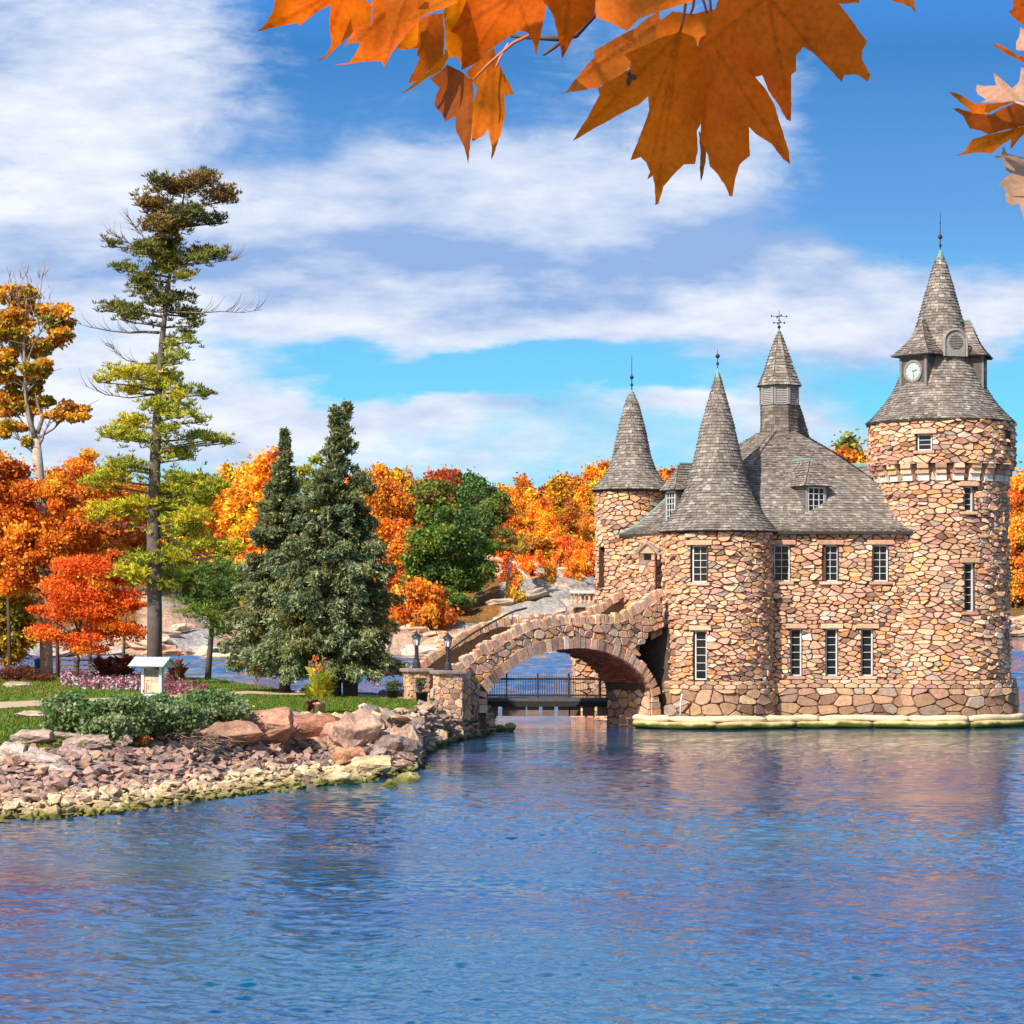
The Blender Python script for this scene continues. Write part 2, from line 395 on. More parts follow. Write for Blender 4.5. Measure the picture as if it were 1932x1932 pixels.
def shingles(mb, P, corners, nrow, perim, w=(.11, .30), lift=.05, tint=(1, 1, 1), skip=None):
    """overlapping shingle courses on surface P(t,s); t 0 eave .. 1 top, s 0..1 round the perimeter"""
    for r in range(nrow):
        t0, t1 = r/nrow, min(1, (r+1.25)/nrow)
        Lp = perim(t0); s = rnd.random()*.02; br = [0.0]
        while True:
            s += rnd.uniform(*w)/max(Lp, .05)
            if s >= 1: break
            br.append(s)
        br = sorted(set(br+list(corners)+[1.0])); rowk = rnd.uniform(.93, 1.07)
        for a, b in zip(br[:-1], br[1:]):
            if b-a < 1e-5: continue
            if skip and skip((t0+t1)/2, (a+b)/2): continue
            p0, p1, p2, p3 = P(t0, a), P(t0, b), P(t1, b), P(t1, a)
            n = (p1-p0).cross(p3-p0)
            if n.length < 1e-9: n = (p1-p0).cross(p2-p0)
            if n.length < 1e-9: continue
            n.normalize()
            if n.z < 0: n = -n
            g = (p1-p0)*min(.03, .006/max((p1-p0).length, 1e-4)); l = lift*rnd.uniform(.7, 1.5); dn = (p0-p3)*rnd.uniform(-.05, .10)
            c = rnd.choice(SHC); k = rnd.uniform(.76, 1.2)*rowk; c = tuple(x*k*q for x, q in zip(c, tint))
            mb.add([p0+n*l+g+dn, p1+n*l-g+dn, p2+n*.003, p3+n*.003, p0-n*.02+g, p1-n*.02-g], [(0, 1, 2, 3), (4, 5, 1, 0)], c)
def prof_fn(prof):
    """(r,z) profile parametrised by arc length"""
    L = [0]
    for a, b in zip(prof[:-1], prof[1:]): L.append(L[-1]+math.hypot(b[0]-a[0], b[1]-a[1]))
    T = L[-1]; rr = [p[0] for p in prof]; zz = [p[1] for p in prof]
    return (lambda t: (float(np.interp(t*T, L, rr)), float(np.interp(t*T, L, zz)))), T
def smooth_prof(prof, n=40):
    f, T = prof_fn(prof); pts = [f(k/n) for k in range(n+1)]
    for _ in range(2): pts = [pts[0]]+[((pts[i-1][0]+2*pts[i][0]+pts[i+1][0])/4, (pts[i-1][1]+2*pts[i][1]+pts[i+1][1])/4) for i in range(1, n)]+[pts[-1]]
    return pts
def cone_roof(name, c, prof, parent, row=.165, skip=None, label=None, n=0):
    """shingled cone (n=0) or n-sided spire"""
    prof = smooth_prof(prof); f, T = prof_fn(prof)
    def P(t, s):
        r, z = f(t)
        if n:
            q = s*n; i = int(q) % n; fr = q-int(q); a0 = 2*PI*(i+.5)/n; a1 = 2*PI*(i+1.5)/n
            return Vector((c[0]+r*(math.cos(a0)*(1-fr)+math.cos(a1)*fr), c[1]+r*(math.sin(a0)*(1-fr)+math.sin(a1)*fr), z))
        a = 2*PI*s; return Vector((c[0]+r*math.cos(a), c[1]+r*math.sin(a), z))
    mb = MB(); shingles(mb, P, [k/n for k in range(n)] if n else [], int(T/row), lambda t: 2*PI*f(t)[0], skip=skip)
    o = mb.build(name, M_SHINGLE, parent)
    if label: o['label'] = label
    u = MB(); u.lathe((c[0], c[1], 0), [(max(.01, r-.05), z-.02) for r, z in prof], 32)
    u.build('roof_boards', M_UNDER, o)
    return o
def px_prof(px0, d, pts, r_off=0):
    """pts: (half-width px, row) -> (radius, z) at distance d"""
    return [(w*d/F, ZA(y, d)) for w, y in pts]
def finial(c, z0, balls, top, parent, vane=None):
    mb = MB(); mb.tube([(c[0], c[1], z0-.3), (c[0], c[1], top)], [.035, .012], 6)
    for z, r in balls:
        mb.lathe((c[0], c[1], z), [(r*math.sin(PI*k/8)+.001, -r*math.cos(PI*k/8)) for k in range(9)], 10)
    if vane:
        z, l = vane
        for zz, ll in ((z, l*.7), (z+.35, l)):
            for a in (.15, PI/2+.15):
                d = Vector((math.cos(a), math.sin(a), 0))*ll; p = Vector((c[0], c[1], zz)); mb.tube([p-d, p+d], .016, 5)
                for s in (-1, 1): mb.box(p+d*s, (.07, .03, .1))
    return mb.build('finial', M_IRON, parent)

# ------------------------------------------------------------------ the power house
TX, TD = XA(1776, 125.1), 125.1; TR, TU = 3.36, 3.72
AX, AD, AR = XA(1354, 123.0), 123.0, 2.75
BX, BD, BR = XA(1190, 130), 130.0, 1.88
FD = 122.6
ZE = 9.98; ZP = 2.40
castle = empty('castle', (14, 126, 0), 'pinkish rubble-stone castle with round turrets, grey spires and a clock tower in the water', 'castle')
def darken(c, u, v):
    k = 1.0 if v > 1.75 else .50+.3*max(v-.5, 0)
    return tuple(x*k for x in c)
# tall clock tower shaft
S_T = cyl(TX, TD, lambda v: TR+max(0, 9-v)*.018)
hT = [rect_cyl(TX, TD, TR, 1819.5, 1838, 917.5, 965), rect_cyl(TX, TD, TR, 1819.5, 1838.5, 1062, 1154)]
zc0, zc1 = ZA(906, 121.6), ZA(874, 121.5)
ua = TR*R_(125)
mb = MB(); wall_base(mb, -ua, ua, 0, zc1, S_T, hT); mb.lathe((TX, TD, 0), [(TR-.4, .2), (TR-.4, 16)], 24); mb.build('tower_core', M_MORTAR, castle)
def lint_holes(hs, lw=.22, lh=.27, sh=.17): return [x for h in hs for x in (h, (h[0]-lw, h[1]+lw, h[3], h[3]+lh), (h[0]-lw*.7, h[1]+lw*.7, h[2]-sh, h[2]))]
mb = MB(); stones(mb, -ua, ua, ZP-.02, zc0, .46, .21, S_T, lint_holes(hT)); o = mb.build('tower_wall', M_STONE, castle)
for h, (cc, rr) in zip(hT, ((1, 4), (1, 6))): window(o if False else castle, S_T, h, cc, rr)
# corbel band
mb = MB(); mw = MB(); N = 25
for k in range(N):
    a = 2*PI*k/N+.07
    if math.cos(a) < -.45: continue
    for j, (zz0, zz1, r1) in enumerate(((zc0, zc0+.34, .16), (zc0+.36, zc0+.62, .28), (zc0+.64, zc1+.06, .40))):
        wd = .56 if j == 0 else rnd.uniform(.50, .60)
        M3 = Matrix((Vector((math.cos(a), math.sin(a), 0)), Vector((-math.sin(a), math.cos(a), 0)), Vector((0, 0, 1)))).transposed()
        rc = TR+r1-.25; t_ = mw if j == 0 else mb
        t_.box((TX+rc*math.sin(a), TD-rc*math.cos(a), (zz0+zz1)/2), (wd, .5, zz1-zz0), M=Matrix.Rotation(a, 3, 'Z'), col=(.66, .60, .53) if j == 0 else stone_col(.95))
stones(mb, -ua, ua, zc0, zc1, .34, .25, cyl(TX, TD, TR), (), (.01, .04), dark=.85)
o = mb.build('corbel_band', M_STONE, castle); bev_later = [o]
mw.build('white_corbel_course', M_STONE, castle)
# wider head of the tower
ZT = ZA(800, 125.1)
S_TU = cyl(TX, TD, TU); uu_ = TU*R_(125)
hU = [rect_cyl(TX, TD, TU, 1729.5, 1758.5, 819, 849.5), rect_cyl(TX, TD, TU, 1899, 1904, 822, 836)]
mb = MB(); wall_base(mb, -uu_, uu_, zc1, ZT+.1, S_TU, hU)
for k in range(48):
    a, b = 2*PI*k/48, 2*PI*(k+1)/48
    mb.add([(TX+r*math.sin(q), TD-r*math.cos(q), zc1+.001) for r, q in ((TR-.1, a), (TR-.1, b), (TU, b), (TU, a))], [(0, 1, 2, 3)])
mb.build('tower_head_core', M_MORTAR, castle)
mb = MB(); stones(mb, -uu_, uu_, zc1, ZT, .46, .21, S_TU, lint_holes(hU)); mb.build('tower_head_wall', M_STONE, castle)
window(castle, S_TU, hU[0], 1, 3); window(castle, S_TU, hU[1], 1, 1, False, False)
# bell-shaped tower roof and spire
pT = px_prof(1773, TD, [(139, 800), (120, 783), (100, 758), (84, 733), (72, 705), (62, 680), (54, 655), (44, 612), (40, 600), (29, 560), (17, 515), (8, 488), (1, 473)])
TC = (XA(1774, TD), TD)
roofT = cone_roof('tower_roof', TC, pT, castle)
def cap(c, z0, r0, z1, parent):
    m = MB(); m.lathe((c[0], c[1], 0), [(r0+.03, z0-.02), (r0*.55+.02, z0+(z1-z0)*.45), (.02, z1)], 16); m.build('copper_cap', M_COPPER, parent, True)
cap(TC, ZA(493, TD), 9.5*TD/F, ZA(470, TD), castle)
finial(TC, ZA(473, TD), [(ZA(463, TD), .08), (ZA(447, TD), .12), (ZA(420, TD), .04)], ZA(399, TD), castle)
m = MB(); m.lathe((TC[0], TC[1], ZT-.06), [(TU-.1, -.05), (TU+.12, -.04), (3.86, .06), (3.6, .12)], 48); m.build('tower_eave', M_UNDER, castle)
def frame3(c, phi):
    """local frame of a face whose outward normal points phi to the right of the camera direction"""
    n = Vector((math.sin(phi), -math.cos(phi), 0)); r = Vector((math.cos(phi), math.sin(phi), 0)); return n, r, Vector((0, 0, 1))
def clock_dormer(phi):
    n, r, up = frame3(None, phi); c0 = Vector((TC[0], TC[1], 0)); z0, z1 = ZA(737, 123), ZA(667, 123)
    R0 = 2.26; wd = 1.72; M3 = Matrix((r, n, up)).transposed(); fc = c0+n*R0
    b = MB(); dk = (.10, .085, .075)
    b.box(fc-n*.75+up*((z0+z1)/2), (wd, 1.5, z1-z0), M=M3, col=dk)
    for s in (-1, 1): b.box(fc+r*s*(wd/2-.06)+n*.02+up*((z0+z1)/2), (.14, .1, z1-z0), M=M3, col=(.2, .18, .165))
    b.box(fc+n*.02+up*(z1-.06), (wd-.28, .08, .12), M=M3, col=(.2, .18, .165))
    o = b.build('clock_dormer', M_WOOD, castle)
    zc = (z0+z1)/2+.1; cc = fc+up*zc
    def ring(mb, rad0, rad1, off, th, col, n_=40):
        vs = []; fs = []
        for k in range(n_):
            a = 2*PI*k/n_; e = r*math.cos(a)+up*math.sin(a)
            vs += [cc+e*rad1+n*off, cc+e*rad1+n*(off+th), cc+e*rad0+n*(off+th), cc+e*rad0+n*off]
        for k in range(n_):
            k2 = (k+1) % n_
            for q in range(4): fs.append((k*4+q, k2*4+q, k2*4+(q+1) % 4, k*4+(q+1) % 4))
        mb.add(vs, fs, col)
    b = MB(); ring(b, .46, .58, .0, .09, (.24, .215, .19)); b.build('clock_rim', M_WOOD, o)
    b = MB(); vs = [cc+n*.05+(r*math.cos(2*PI*k/40)+up*math.sin(2*PI*k/40))*.47 for k in range(40)]; b.add(vs, [tuple(range(40))], (.42, .47, .45)); fo = b.build('clock_face', M_PLAIN, o)
    b = MB()
    for k in range(12):
        a = PI/2-2*PI*k/12; e = r*math.cos(a)+up*math.sin(a); tt = e.cross(n)
        b.box(cc+e*.42+n*.055, (.028, .008, .085), M=Matrix((tt, n, e)).transposed(), col=(.12, .25, .22))
    b.build('hour_marks', M_PLAIN, fo)
    for a, l, w in ((R_(12), .30, .05), (R_(-82), .43, .035)):
        b = MB(); e = r*math.cos(a)+up*math.sin(a); tt = e.cross(n); b.box(cc+e*(l/2-.04)+n*.062, (w, .012, l), M=Matrix((tt, n, e)).transposed(), col=(.05, .16, .14)); b.build('clock_hand', M_PLAIN, fo)
    # curved sill
    b = MB(); pts = [cc-up*(.78)+n*.05+r*x+up*(.10*math.cos(x/.62*PI/2)) for x in np.linspace(-.62, .62, 12)]; b.tube(pts, .045, 6, (.26, .24, .22)); b.build('curved_sill', M_WOOD, o)
    # hipped flared roof running up to the spire
    ez = z1-.02; hw = wd/2+.38; pk = c0+n*1.55+up*ZA(603, 124); 
    e0, e1 = fc+n*.32-r*hw+up*ez, fc+n*.32+r*hw+up*ez; b0, b1 = c0+n*.9-r*(hw+.05)+up*ez, c0+n*.9+r*(hw+.05)+up*ez; inn = c0+n*.2+up*ZA(603, 124)
    quad = [(b0, e0, inn, pk), (e0, e1, pk, pk), (e1, b1, pk, inn)]
    s_ = MB()
    for A, B, TA, TB in quad:
        def P(t, s, A=A, B=B, TA=TA, TB=TB):
            lo = A.lerp(B, s); hi = TA.lerp(TB, s); p = lo.lerp(hi, t); p.z -= .26*math.sin(PI*min(1, t*1.05)); return p
        shingles(s_, P, [], 13, lambda t: (A-B).length*(1-t)+(TA-TB).length*t, w=(.13, .26))
    ro = s_.build('dormer_roof', M_SHINGLE, o)
    u = MB()
    for A, B, TA, TB in quad:
        G = 6; vs = []
        for i in range(G+1):
            for j in range(3):
                s, t = j/2, i/G; p = A.lerp(B, s).lerp(TA.lerp(TB, s), t); p.z -= .26*math.sin(PI*min(1, t*1.05))+.04; vs.append(p)
        u.add(vs, [(i*3+j, i*3+j+1, (i+1)*3+j+1, (i+1)*3+j) for i in range(G) for j in range(2)])
    u.add([b0-up*.05, e0-up*.05, e1-up*.05, b1-up*.05], [(0, 1, 2, 3)])
    u.build('roof_boards', M_UNDER, o)
    u = MB(); u.tube([pk-n*.0+up*.02, inn+up*.02], [.06, .06], 6); u.build('copper_ridge', M_COPPER, o)
    return o
for ph, lb in ((R_(-47), 'dormer with the clock reading half past two, facing the bridge'), (R_(73), 'dormer with the clock seen edge-on, on the right'), (R_(193), None)):
    o = clock_dormer(ph)
    if lb: o['label'] = lb
# small arched louvre dormer between the clocks
n, r, up = frame3(None, R_(13)); cc = Vector((TC[0], TC[1], 0))+n*1.98; M3 = Matrix((r, n, up)).transposed()
zb, zt = ZA(672, 123.2), ZA(644, 123.2)
b = MB(); prof = [(-.55, zb)]+[(.55*math.cos(a), zt+.55*math.sin(a)) for a in np.linspace(PI, 0, 15)]+[(.55, zb)]
vs = [cc+r*x+up*z+n*.0 for x, z in prof]+[cc+r*x+up*z-n*1.1 for x, z in prof]; k = len(prof)
b.add(vs, [tuple(range(k))]+[(i, i+1, k+i+1, k+i) for i in range(k-1)], (.27, .24, .215))
o = b.build('arched_vent', M_WOOD, castle)
b = MB(); b.add([cc+n*.02+up*(zt-.02)+(r*math.cos(2*PI*q/24)+up*math.sin(2*PI*q/24))*.36 for q in range(24)], [tuple(range(24))], (.03, .025, .02)); b.build('vent_opening', M_WOOD, o)
b = MB()
for q in range(8):
    z = -.31+q*.085; l = 2*math.sqrt(max(.36**2-z*z, .01)); b.box(cc+n*.04+up*(zt-.02+z), (l, .04, .035), M=M3 @ Matrix.Rotation(-.5, 3, 'X'), col=(.34, .30, .27))
b.build('louvre', M_WOOD, o)
b = MB(); pts = [cc+n*.03+r*x*1.13+up*(z if x in (-.55, .55) else z+.05) for x, z in prof]; b.tube(pts, .06, 6, (.30, .27, .24)); b.build('vent_trim', M_WOOD, o)

# front round turret
S_A = cyl(AX, AD, AR); uA = AR*R_(110)
hA = [rect_cyl(AX, AD, AR, 1304, 1335.5, 1029, 1098.5), rect_cyl(AX, AD, AR, 1309, 1333.5, 1189.5, 1283)]
mb = MB(); wall_base(mb, -uA, uA, 0, ZE, S_A, hA); mb.build('turret_core', M_MORTAR, castle)
mb = MB(); stones(mb, -uA, uA, ZP-.02, ZE-.05, .44, .20, S_A, lint_holes(hA)); mb.build('turret_wall', M_STONE, castle)
window(castle, S_A, hA[0], 2, 5); window(castle, S_A, hA[1], 1, 6, sill=False)
pA = px_prof(1354, AD, [(112, 1004), (98, 987), (81, 964), (68, 940), (56, 913), (43, 860), (32, 808), (17.5, 755), (7, 718), (1, 697)])
cone_roof('turret_roof', (AX, AD), pA, castle)
cap((AX, AD), ZA(722, AD), .21, ZA(694, AD), castle)
finial((AX, AD), ZA(697, AD), [(ZA(686, AD), .08), (ZA(672, AD), .115)], ZA(658, AD), castle)
m = MB(); m.lathe((AX, AD, ZE-.02), [(AR-.1, -.05), (AR+.1, -.05), (3.0, .05), (2.8, .12)], 40); m.build('turret_eave', M_UNDER, castle)
# left round turret behind the bridge
S_B = cyl(BX, BD, BR); uB = BR*R_(120)
hB = [rect_cyl(BX, BD, BR, 1131.5, 1141, 1033, 1108)]
zB = ZA(928, BD)
mb = MB(); wall_base(mb, -uB, uB, 0, zB, S_B, hB, .3); mb.build('turret_core', M_MORTAR, castle)
mb = MB(); stones(mb, -uB, uB, 0, zB, .44, .21, S_B, hB, relief=(.03, .1)); mb.build('turret_wall', M_STONE, castle)
pB = px_prof(1190, BD, [(76, 926), (64, 912), (47, 892), (35, 860), (25, 808), (11, 757), (1, 737)])
BC = (XA(1192, BD), BD)
cone_roof('turret_roof', BC, pB, castle)
cap(BC, ZA(760, BD), .33, ZA(735, BD), castle)
finial(BC, ZA(737, BD), [(ZA(726, BD), .08), (ZA(712, BD), .11)], ZA(671, BD), castle)
m = MB(); m.lathe((BC[0], BC[1], zB-.02), [(BR-.1, -.05), (BR+.1, -.05), (2.13, .05), (1.9, .12)], 36); m.build('turret_eave', M_UNDER, castle)
# main facade
def S_F(u, v, o=0): return Vector((u, FD-o, v))
fx0, fx1 = XA(1450, FD), XA(1712, FD)
def rf(x0, x1, y0, y1): return (XA(x0, FD), XA(x1, FD), ZA(y1, FD), ZA(y0, FD))
hF = [rf(1460, 1490.5, 1028, 1097), rf(1552, 1582, 1028, 1097), rf(1646, 1675.5, 1028, 1097), rf(1491, 1512.5, 1186, 1275.5), rf(1558, 1580, 1186, 1275.5), rf(1625, 1647, 1186, 1275.5)]
mb = MB(); wall_base(mb, fx0-1.5, fx1, 0, ZE, S_F, hF, 2.0); mb.build('main_core', M_MORTAR, castle)
mb = MB(); stones(mb, fx0, fx1, ZP-.02, ZE-.05, .44, .20, S_F, lint_holes(hF)); mb.build('main_wall', M_STONE, castle)
for i, h in enumerate(hF): window(castle, S_F, h, 2 if i < 3 else 1, 5 if i < 3 else 6)
# west wall, rear walls
WP0, WP1 = Vector((5.93, 127.5, 0)), Vector((8.35, 124.0, 0)); wl = (WP1-WP0).length; wdir = (WP1-WP0)/wl; wn = Vector((wdir.y, -wdir.x, 0))
if wn.y > 0: wn = -wn
def S_W(u, v, o=0): p = WP0+wdir*u+wn*o; return Vector((p.x, p.y, v))
mb = MB(); wall_base(mb, 0, wl+1.2, 0, ZE, S_W, (), 2)
pl = [(5.93, 127.5), (5.93, 134), (23, 134), (23, 123)]
for a, b_ in zip(pl[:-1], pl[1:]): mb.add([(a[0], a[1], 0), (b_[0], b_[1], 0), (b_[0], b_[1], ZE), (a[0], a[1], ZE)], [(0, 1, 2, 3)])
mb.build('side_core', M_MORTAR, castle)
mb = MB(); stones(mb, 0, wl, 0, ZE-.1, .44, .21, S_W, ())
def S_L(u, v, o=0): return Vector((5.93-o, 134-u, v))
stones(mb, 0, 6.4, 0, ZE-.1, .5, .3, S_L, ()); mb.build('side_wall', M_STONE, castle)
# gabled stone niche over the end of the bridge
n_, r_, up = frame3(None, R_(-12)); c0 = PT(1223, 1085, 123.6); M3 = Matrix((r_, n_, up)).transposed()
mb = MB()
z0, z1 = ZA(1150, 123.6), ZA(1044, 123.6)
c0 = Vector((c0.x, 123.7, 0))
def S_N(u, v, o=0): p = c0+r_*u+n_*(.35+o); return Vector((p.x, p.y, v))
mb.box(c0+up*((z0+z1)/2), (.86, .7, z1-z0), M=M3, col=(.3, .19, .13))
stones(mb, -.43, .43, z0, z1, .36, .26, S_N, [(-.16, .2, ZA(1057, 123), ZA(1045, 123))], (.02, .07))
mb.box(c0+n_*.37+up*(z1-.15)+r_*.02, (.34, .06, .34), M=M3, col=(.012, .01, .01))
no = mb.build('niche', M_STONE, castle)
mb = MB(); zz = ZA(1025, 123.6)
vs = [c0+n_*.42-r_*.5+up*z1, c0+n_*.42+r_*.5+up*z1, c0+n_*.42+up*(zz-.05), c0-n_*.3-r_*.5+up*z1, c0-n_*.3+r_*.5+up*z1, c0-n_*.3+up*(zz-.05)]
mb.add(vs, [(0, 1, 2), (3, 5, 4), (0, 2, 5, 3), (1, 4, 5, 2), (0, 3, 4, 1)], (.62, .38, .22))
for s in (-1, 1): mb.tube([c0+n_*.46+r_*s*.62+up*(z1-.05), c0+n_*.46+up*(zz+.03)], .08, 6, (.45, .33, .24)); mb.box(c0+r_*s*.33+n_*.1+up*((z1+zz)/2+.05), (.72, .9, .1), M=M3 @ Matrix.Rotation(s*.62, 3, 'Y'), col=(.40, .30, .23))
mb.build('niche_gable', M_STONE, no)
# battered plinth of big blocks
BIG = [((.52, .31, .19), 4), ((.42, .24, .15), 4), ((.62, .39, .22), 4), ((.68, .52, .38), 1.2), ((.36, .22, .17), 2), ((.50, .38, .28), 1.5)]
mb = MB(); core = MB()
for (cx, cy, Rr, u0, u1) in ((AX, AD, AR+.16, -AR*1.75, AR*1.25), (TX, TD, TR+.42, -TR*.85, TR*2.0)):
    Sp = cyl(cx, cy, lambda v, R=Rr: R+max(0, 2.4-v)*.07); ks = Rr/(Rr-.2)
    wall_base(core, u0*ks, u1*ks, -1.2, ZP, Sp, (), .35)
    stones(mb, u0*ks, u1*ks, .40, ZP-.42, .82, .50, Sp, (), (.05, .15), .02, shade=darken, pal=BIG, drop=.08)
    stones(mb, u0*ks, u1*ks, ZP-.42, ZP, .62, .42, Sp, (), (.05, .09), .015, jit=.12, drop=0, pal=BIG)
    n = 30
    for k in range(n):
        a, b_ = (u0+(u1-u0)*k/n)/Rr*ks, (u0+(u1-u0)*(k+1)/n)/Rr*ks
        core.add([(cx+q*math.sin(x), cy-q*math.cos(x), ZP-.01) for q, x in ((Rr-.6, a), (Rr-.6, b_), (Rr+.06, b_), (Rr+.06, a))], [(0, 1, 2, 3)])
def S_P(u, v, o=0): return Vector((u, FD-.26-o-max(0, 2.4-v)*.07, v))
wall_base(core, fx0-.5, XA(1700, FD), -1.2, ZP, S_P, (), 2)
core.add([(fx0-.5, FD-.3, ZP-.005), (fx1, FD-.3, ZP-.005), (fx1, FD+.1, ZP-.005), (fx0-.5, FD+.1, ZP-.005)], [(0, 1, 2, 3)])
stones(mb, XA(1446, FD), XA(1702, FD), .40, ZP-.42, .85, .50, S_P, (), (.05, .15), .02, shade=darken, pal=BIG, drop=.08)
stones(mb, XA(1446, FD), XA(1702, FD), ZP-.42, ZP, .62, .42, S_P, (), (.05, .09), .015, jit=.12, drop=0, pal=BIG)
core.build('plinth_core', M_MORTAR, castle); mb.build('plinth', M_STONE, castle)
# main hipped roof
ap = Vector((XA(1470, 128.3), 128.3, 0)); ZTOP = ZA(817, 128.3)
EV = [Vector((XA(1168, 127.3), 127.3, 0)), Vector((XA(1343, 122.2), 122.2, 0)), Vector((XA(1778, 122.2), 122.2, 0)), Vector((XA(1800, 134.4), 134.4, 0)), Vector((XA(1165, 134.4), 134.4, 0))]
TVd = [(-1.1, -.1), (-.3, -.95), (.75, -.8), (1.3, .6), (-.8, .8)]
TV = [ap+Vector((a, b_, 0)) for a, b_ in TVd]
ft = [0, .06, .14, .24, .35, .5, .75, 1]; fz = [0, .03, .10, .22, .365, .54, .79, 1]
def P_M(t, s):
    q = s*5; i = int(q) % 5; f = q-int(q); lo = EV[i].lerp(EV[(i+1) % 5], f); hi = TV[i].lerp(TV[(i+1) % 5], f)
    p = lo.lerp(hi, t); return Vector((p.x, p.y, ZE+.02+(ZTOP-ZE)*float(np.interp(t, ft, fz))))
def per(t): return sum((P_M(t, k/5)-P_M(t, (k+.99999)/5)).length for k in range(5))
DORM = None
def skipM(t, s): 
    p = P_M(t, s); return (p.x-TX)**2+(p.y-TD)**2 < (TR-.15)**2 or (p.x-AX)**2+(p.y-AD)**2 < .6
mb = MB(); shingles(mb, P_M, [k/5 for k in range(5)], 54, per, skip=skipM); mr = mb.build('main_roof', M_SHINGLE, castle)
mb = MB(); n = 20; ns = 50
vs = [P_M(i/n, (j % ns)/ns)-Vector((0, 0, .07)) for i in range(n+1) for j in range(ns)]
mb.add(vs, [(i*ns+j, i*ns+(j+1) % ns, (i+1)*ns+(j+1) % ns, (i+1)*ns+j) for i in range(n) for j in range(ns)]+[tuple(n*ns+j for j in range(ns))])
mb.build('roof_boards', M_UNDER, mr)
mb = MB()      # dark fascia under the eaves
for a, b_ in ((EV[0], EV[1]), (EV[1], EV[2]), (EV[4], EV[0])):
    d = (b_-a).normalized(); nn = Vector((-d.y, d.x, 0)); nn = nn if nn.dot(ap-a) > 0 else -nn
    mb.add([a+up*(ZE-.12), b_+up*(ZE-.12), b_+up*(ZE+.03), a+up*(ZE+.03), a+nn*.6+up*(ZE-.13), b_+nn*.6+up*(ZE-.13)], [(0, 1, 2, 3), (0, 4, 5, 1)])
mb.build('fascia', M_UNDER, castle)
# hip ridges: copper on the far left hip, mossy shingle caps on the front hip
mb = MB(); mb.tube([P_M(t, 0)+up*.03 for t in np.linspace(0, .62, 14)], .075, 6); mb.build('copper_hip', M_COPPER, castle)
mb = MB()
for t in np.linspace(0.3, 1, 26):
    p, q = P_M(t-.02, .2), P_M(min(1, t+.02), .2); d = (q-p).normalized(); mb.tube([p+up*.09, q+up*.03], [.13, .09], 6, rnd.choice(SHC))
mb.build('hip_cap', M_SHINGLE, castle)
# low copper ridge running back to the clock tower
mb = MB(); a, b_ = PT(1585, 879, 129), PT(1660, 877, 127); mb.tube([a, b_], .13, 6); mb.build('copper_ridge', M_COPPER, castle)
mb = MB()
def P_R(t, s):
    lo = Vector((XA(1560, 127), 127, ZA(925, 127))).lerp(Vector((XA(1665, 125.4), 125.4, ZA(918, 125.4))), s); hi = a.lerp(b_, s); return lo.lerp(hi, t)
shingles(mb, P_R, [], 8, lambda t: 3.0); mb.build('link_roof', M_SHINGLE, castle)
mb = MB(); pts = []
for yy_, xx_ in ((1003, 1699), (985, 1686), (962, 1673), (940, 1663), (918, 1656), (903, 1653)):
    u, v = cyl_uv(TX, TD, TR+.06, xx_, yy_); pts.append(S_T(u, v, .06))
mb.tube(pts, .06, 5, (.25, .27, .30)); mb.build('flashing', M_WOOD, castle)
# cupola
CUx, CUd = XA(1470, 128.3), 128.3; CC = (CUx, CUd)
cu = MB(); rC = 33*CUd/F/math.cos(PI/8)
cu.lathe((CUx, CUd, 0), [(rC*1.05, ZTOP-.9), (rC, ZTOP+.3), (rC, ZA(729, CUd))], 8, (.17, .15, .135), PI/8)
co = cu.build('cupola', M_WOOD, castle)
fC, TCc = prof_fn([(rC*1.07, ZTOP-.3), (rC*1.01, ZTOP+.4), (rC+.01, ZA(765, CUd))])
def P_C(t, s):
    r0, z = fC(t); q = s*8; i = int(q) % 8; f = q-int(q); a0 = 2*PI*(i+.5)/8; a1 = 2*PI*(i+1.5)/8
    return Vector((CUx+r0*(math.cos(a0)*(1-f)+math.cos(a1)*f), CUd+r0*(math.sin(a0)*(1-f)+math.sin(a1)*f), z))
s_ = MB(); shingles(s_, P_C, [k/8 for k in range(8)], 10, lambda t: 6.2, lift=.03, tint=(.72, .70, .68)); s_.build('cupola_shingles', M_SHINGLE, co)
lz0, lz1 = ZA(763, CUd), ZA(732, CUd)
lv = MB(); fr = MB()
for k in range(8):
    a = 2*PI*k/8; nn = Vector((math.cos(a), math.sin(a), 0)); tt = Vector((-math.sin(a), math.cos(a), 0)); dd = rC*math.cos(PI/8); wf = 2*rC*math.sin(PI/8)
    M3 = Matrix((tt, nn, Vector((0, 0, 1)))).transposed()
    for q in range(9): lv.box(Vector((CUx, CUd, lz0+.06+q*(lz1-lz0-.1)/8.5))+nn*(dd+.03), (wf-.2, .07, .03), M=M3 @ Matrix.Rotation(-.6, 3, 'X'), col=(.42, .39, .36))
    for s in (-1, 1): fr.box(Vector((CUx, CUd, (lz0+lz1)/2))+nn*(dd+.035)+tt*s*(wf/2-.05), (.1, .09, lz1-lz0+.1), M=M3, col=(.27, .25, .24))
    for z in (lz0-.04, lz1+.02): fr.box(Vector((CUx, CUd, z))+nn*(dd+.032), (wf-.2, .09, .08), M=M3, col=(.27, .25, .24))
lv.build('louvre', M_WOOD, co); fr.build('louvre_frame', M_WOOD, co)
pC = px_prof(1470, CUd, [(41, 729), (33, 712), (27, 697), (18, 668), (9, 643), (1, 623)])
cone_roof('cupola_roof', CC, [(r*1.05, z) for r, z in pC], co if False else castle, n=8)
cap(CC, ZA(640, CUd), .17, ZA(621, CUd), castle)
finial(CC, ZA(622, CUd), [(ZA(617, CUd), .09), (ZA(604, CUd), .05)], ZA(586, CUd), castle, vane=(ZA(609, CUd), .42))
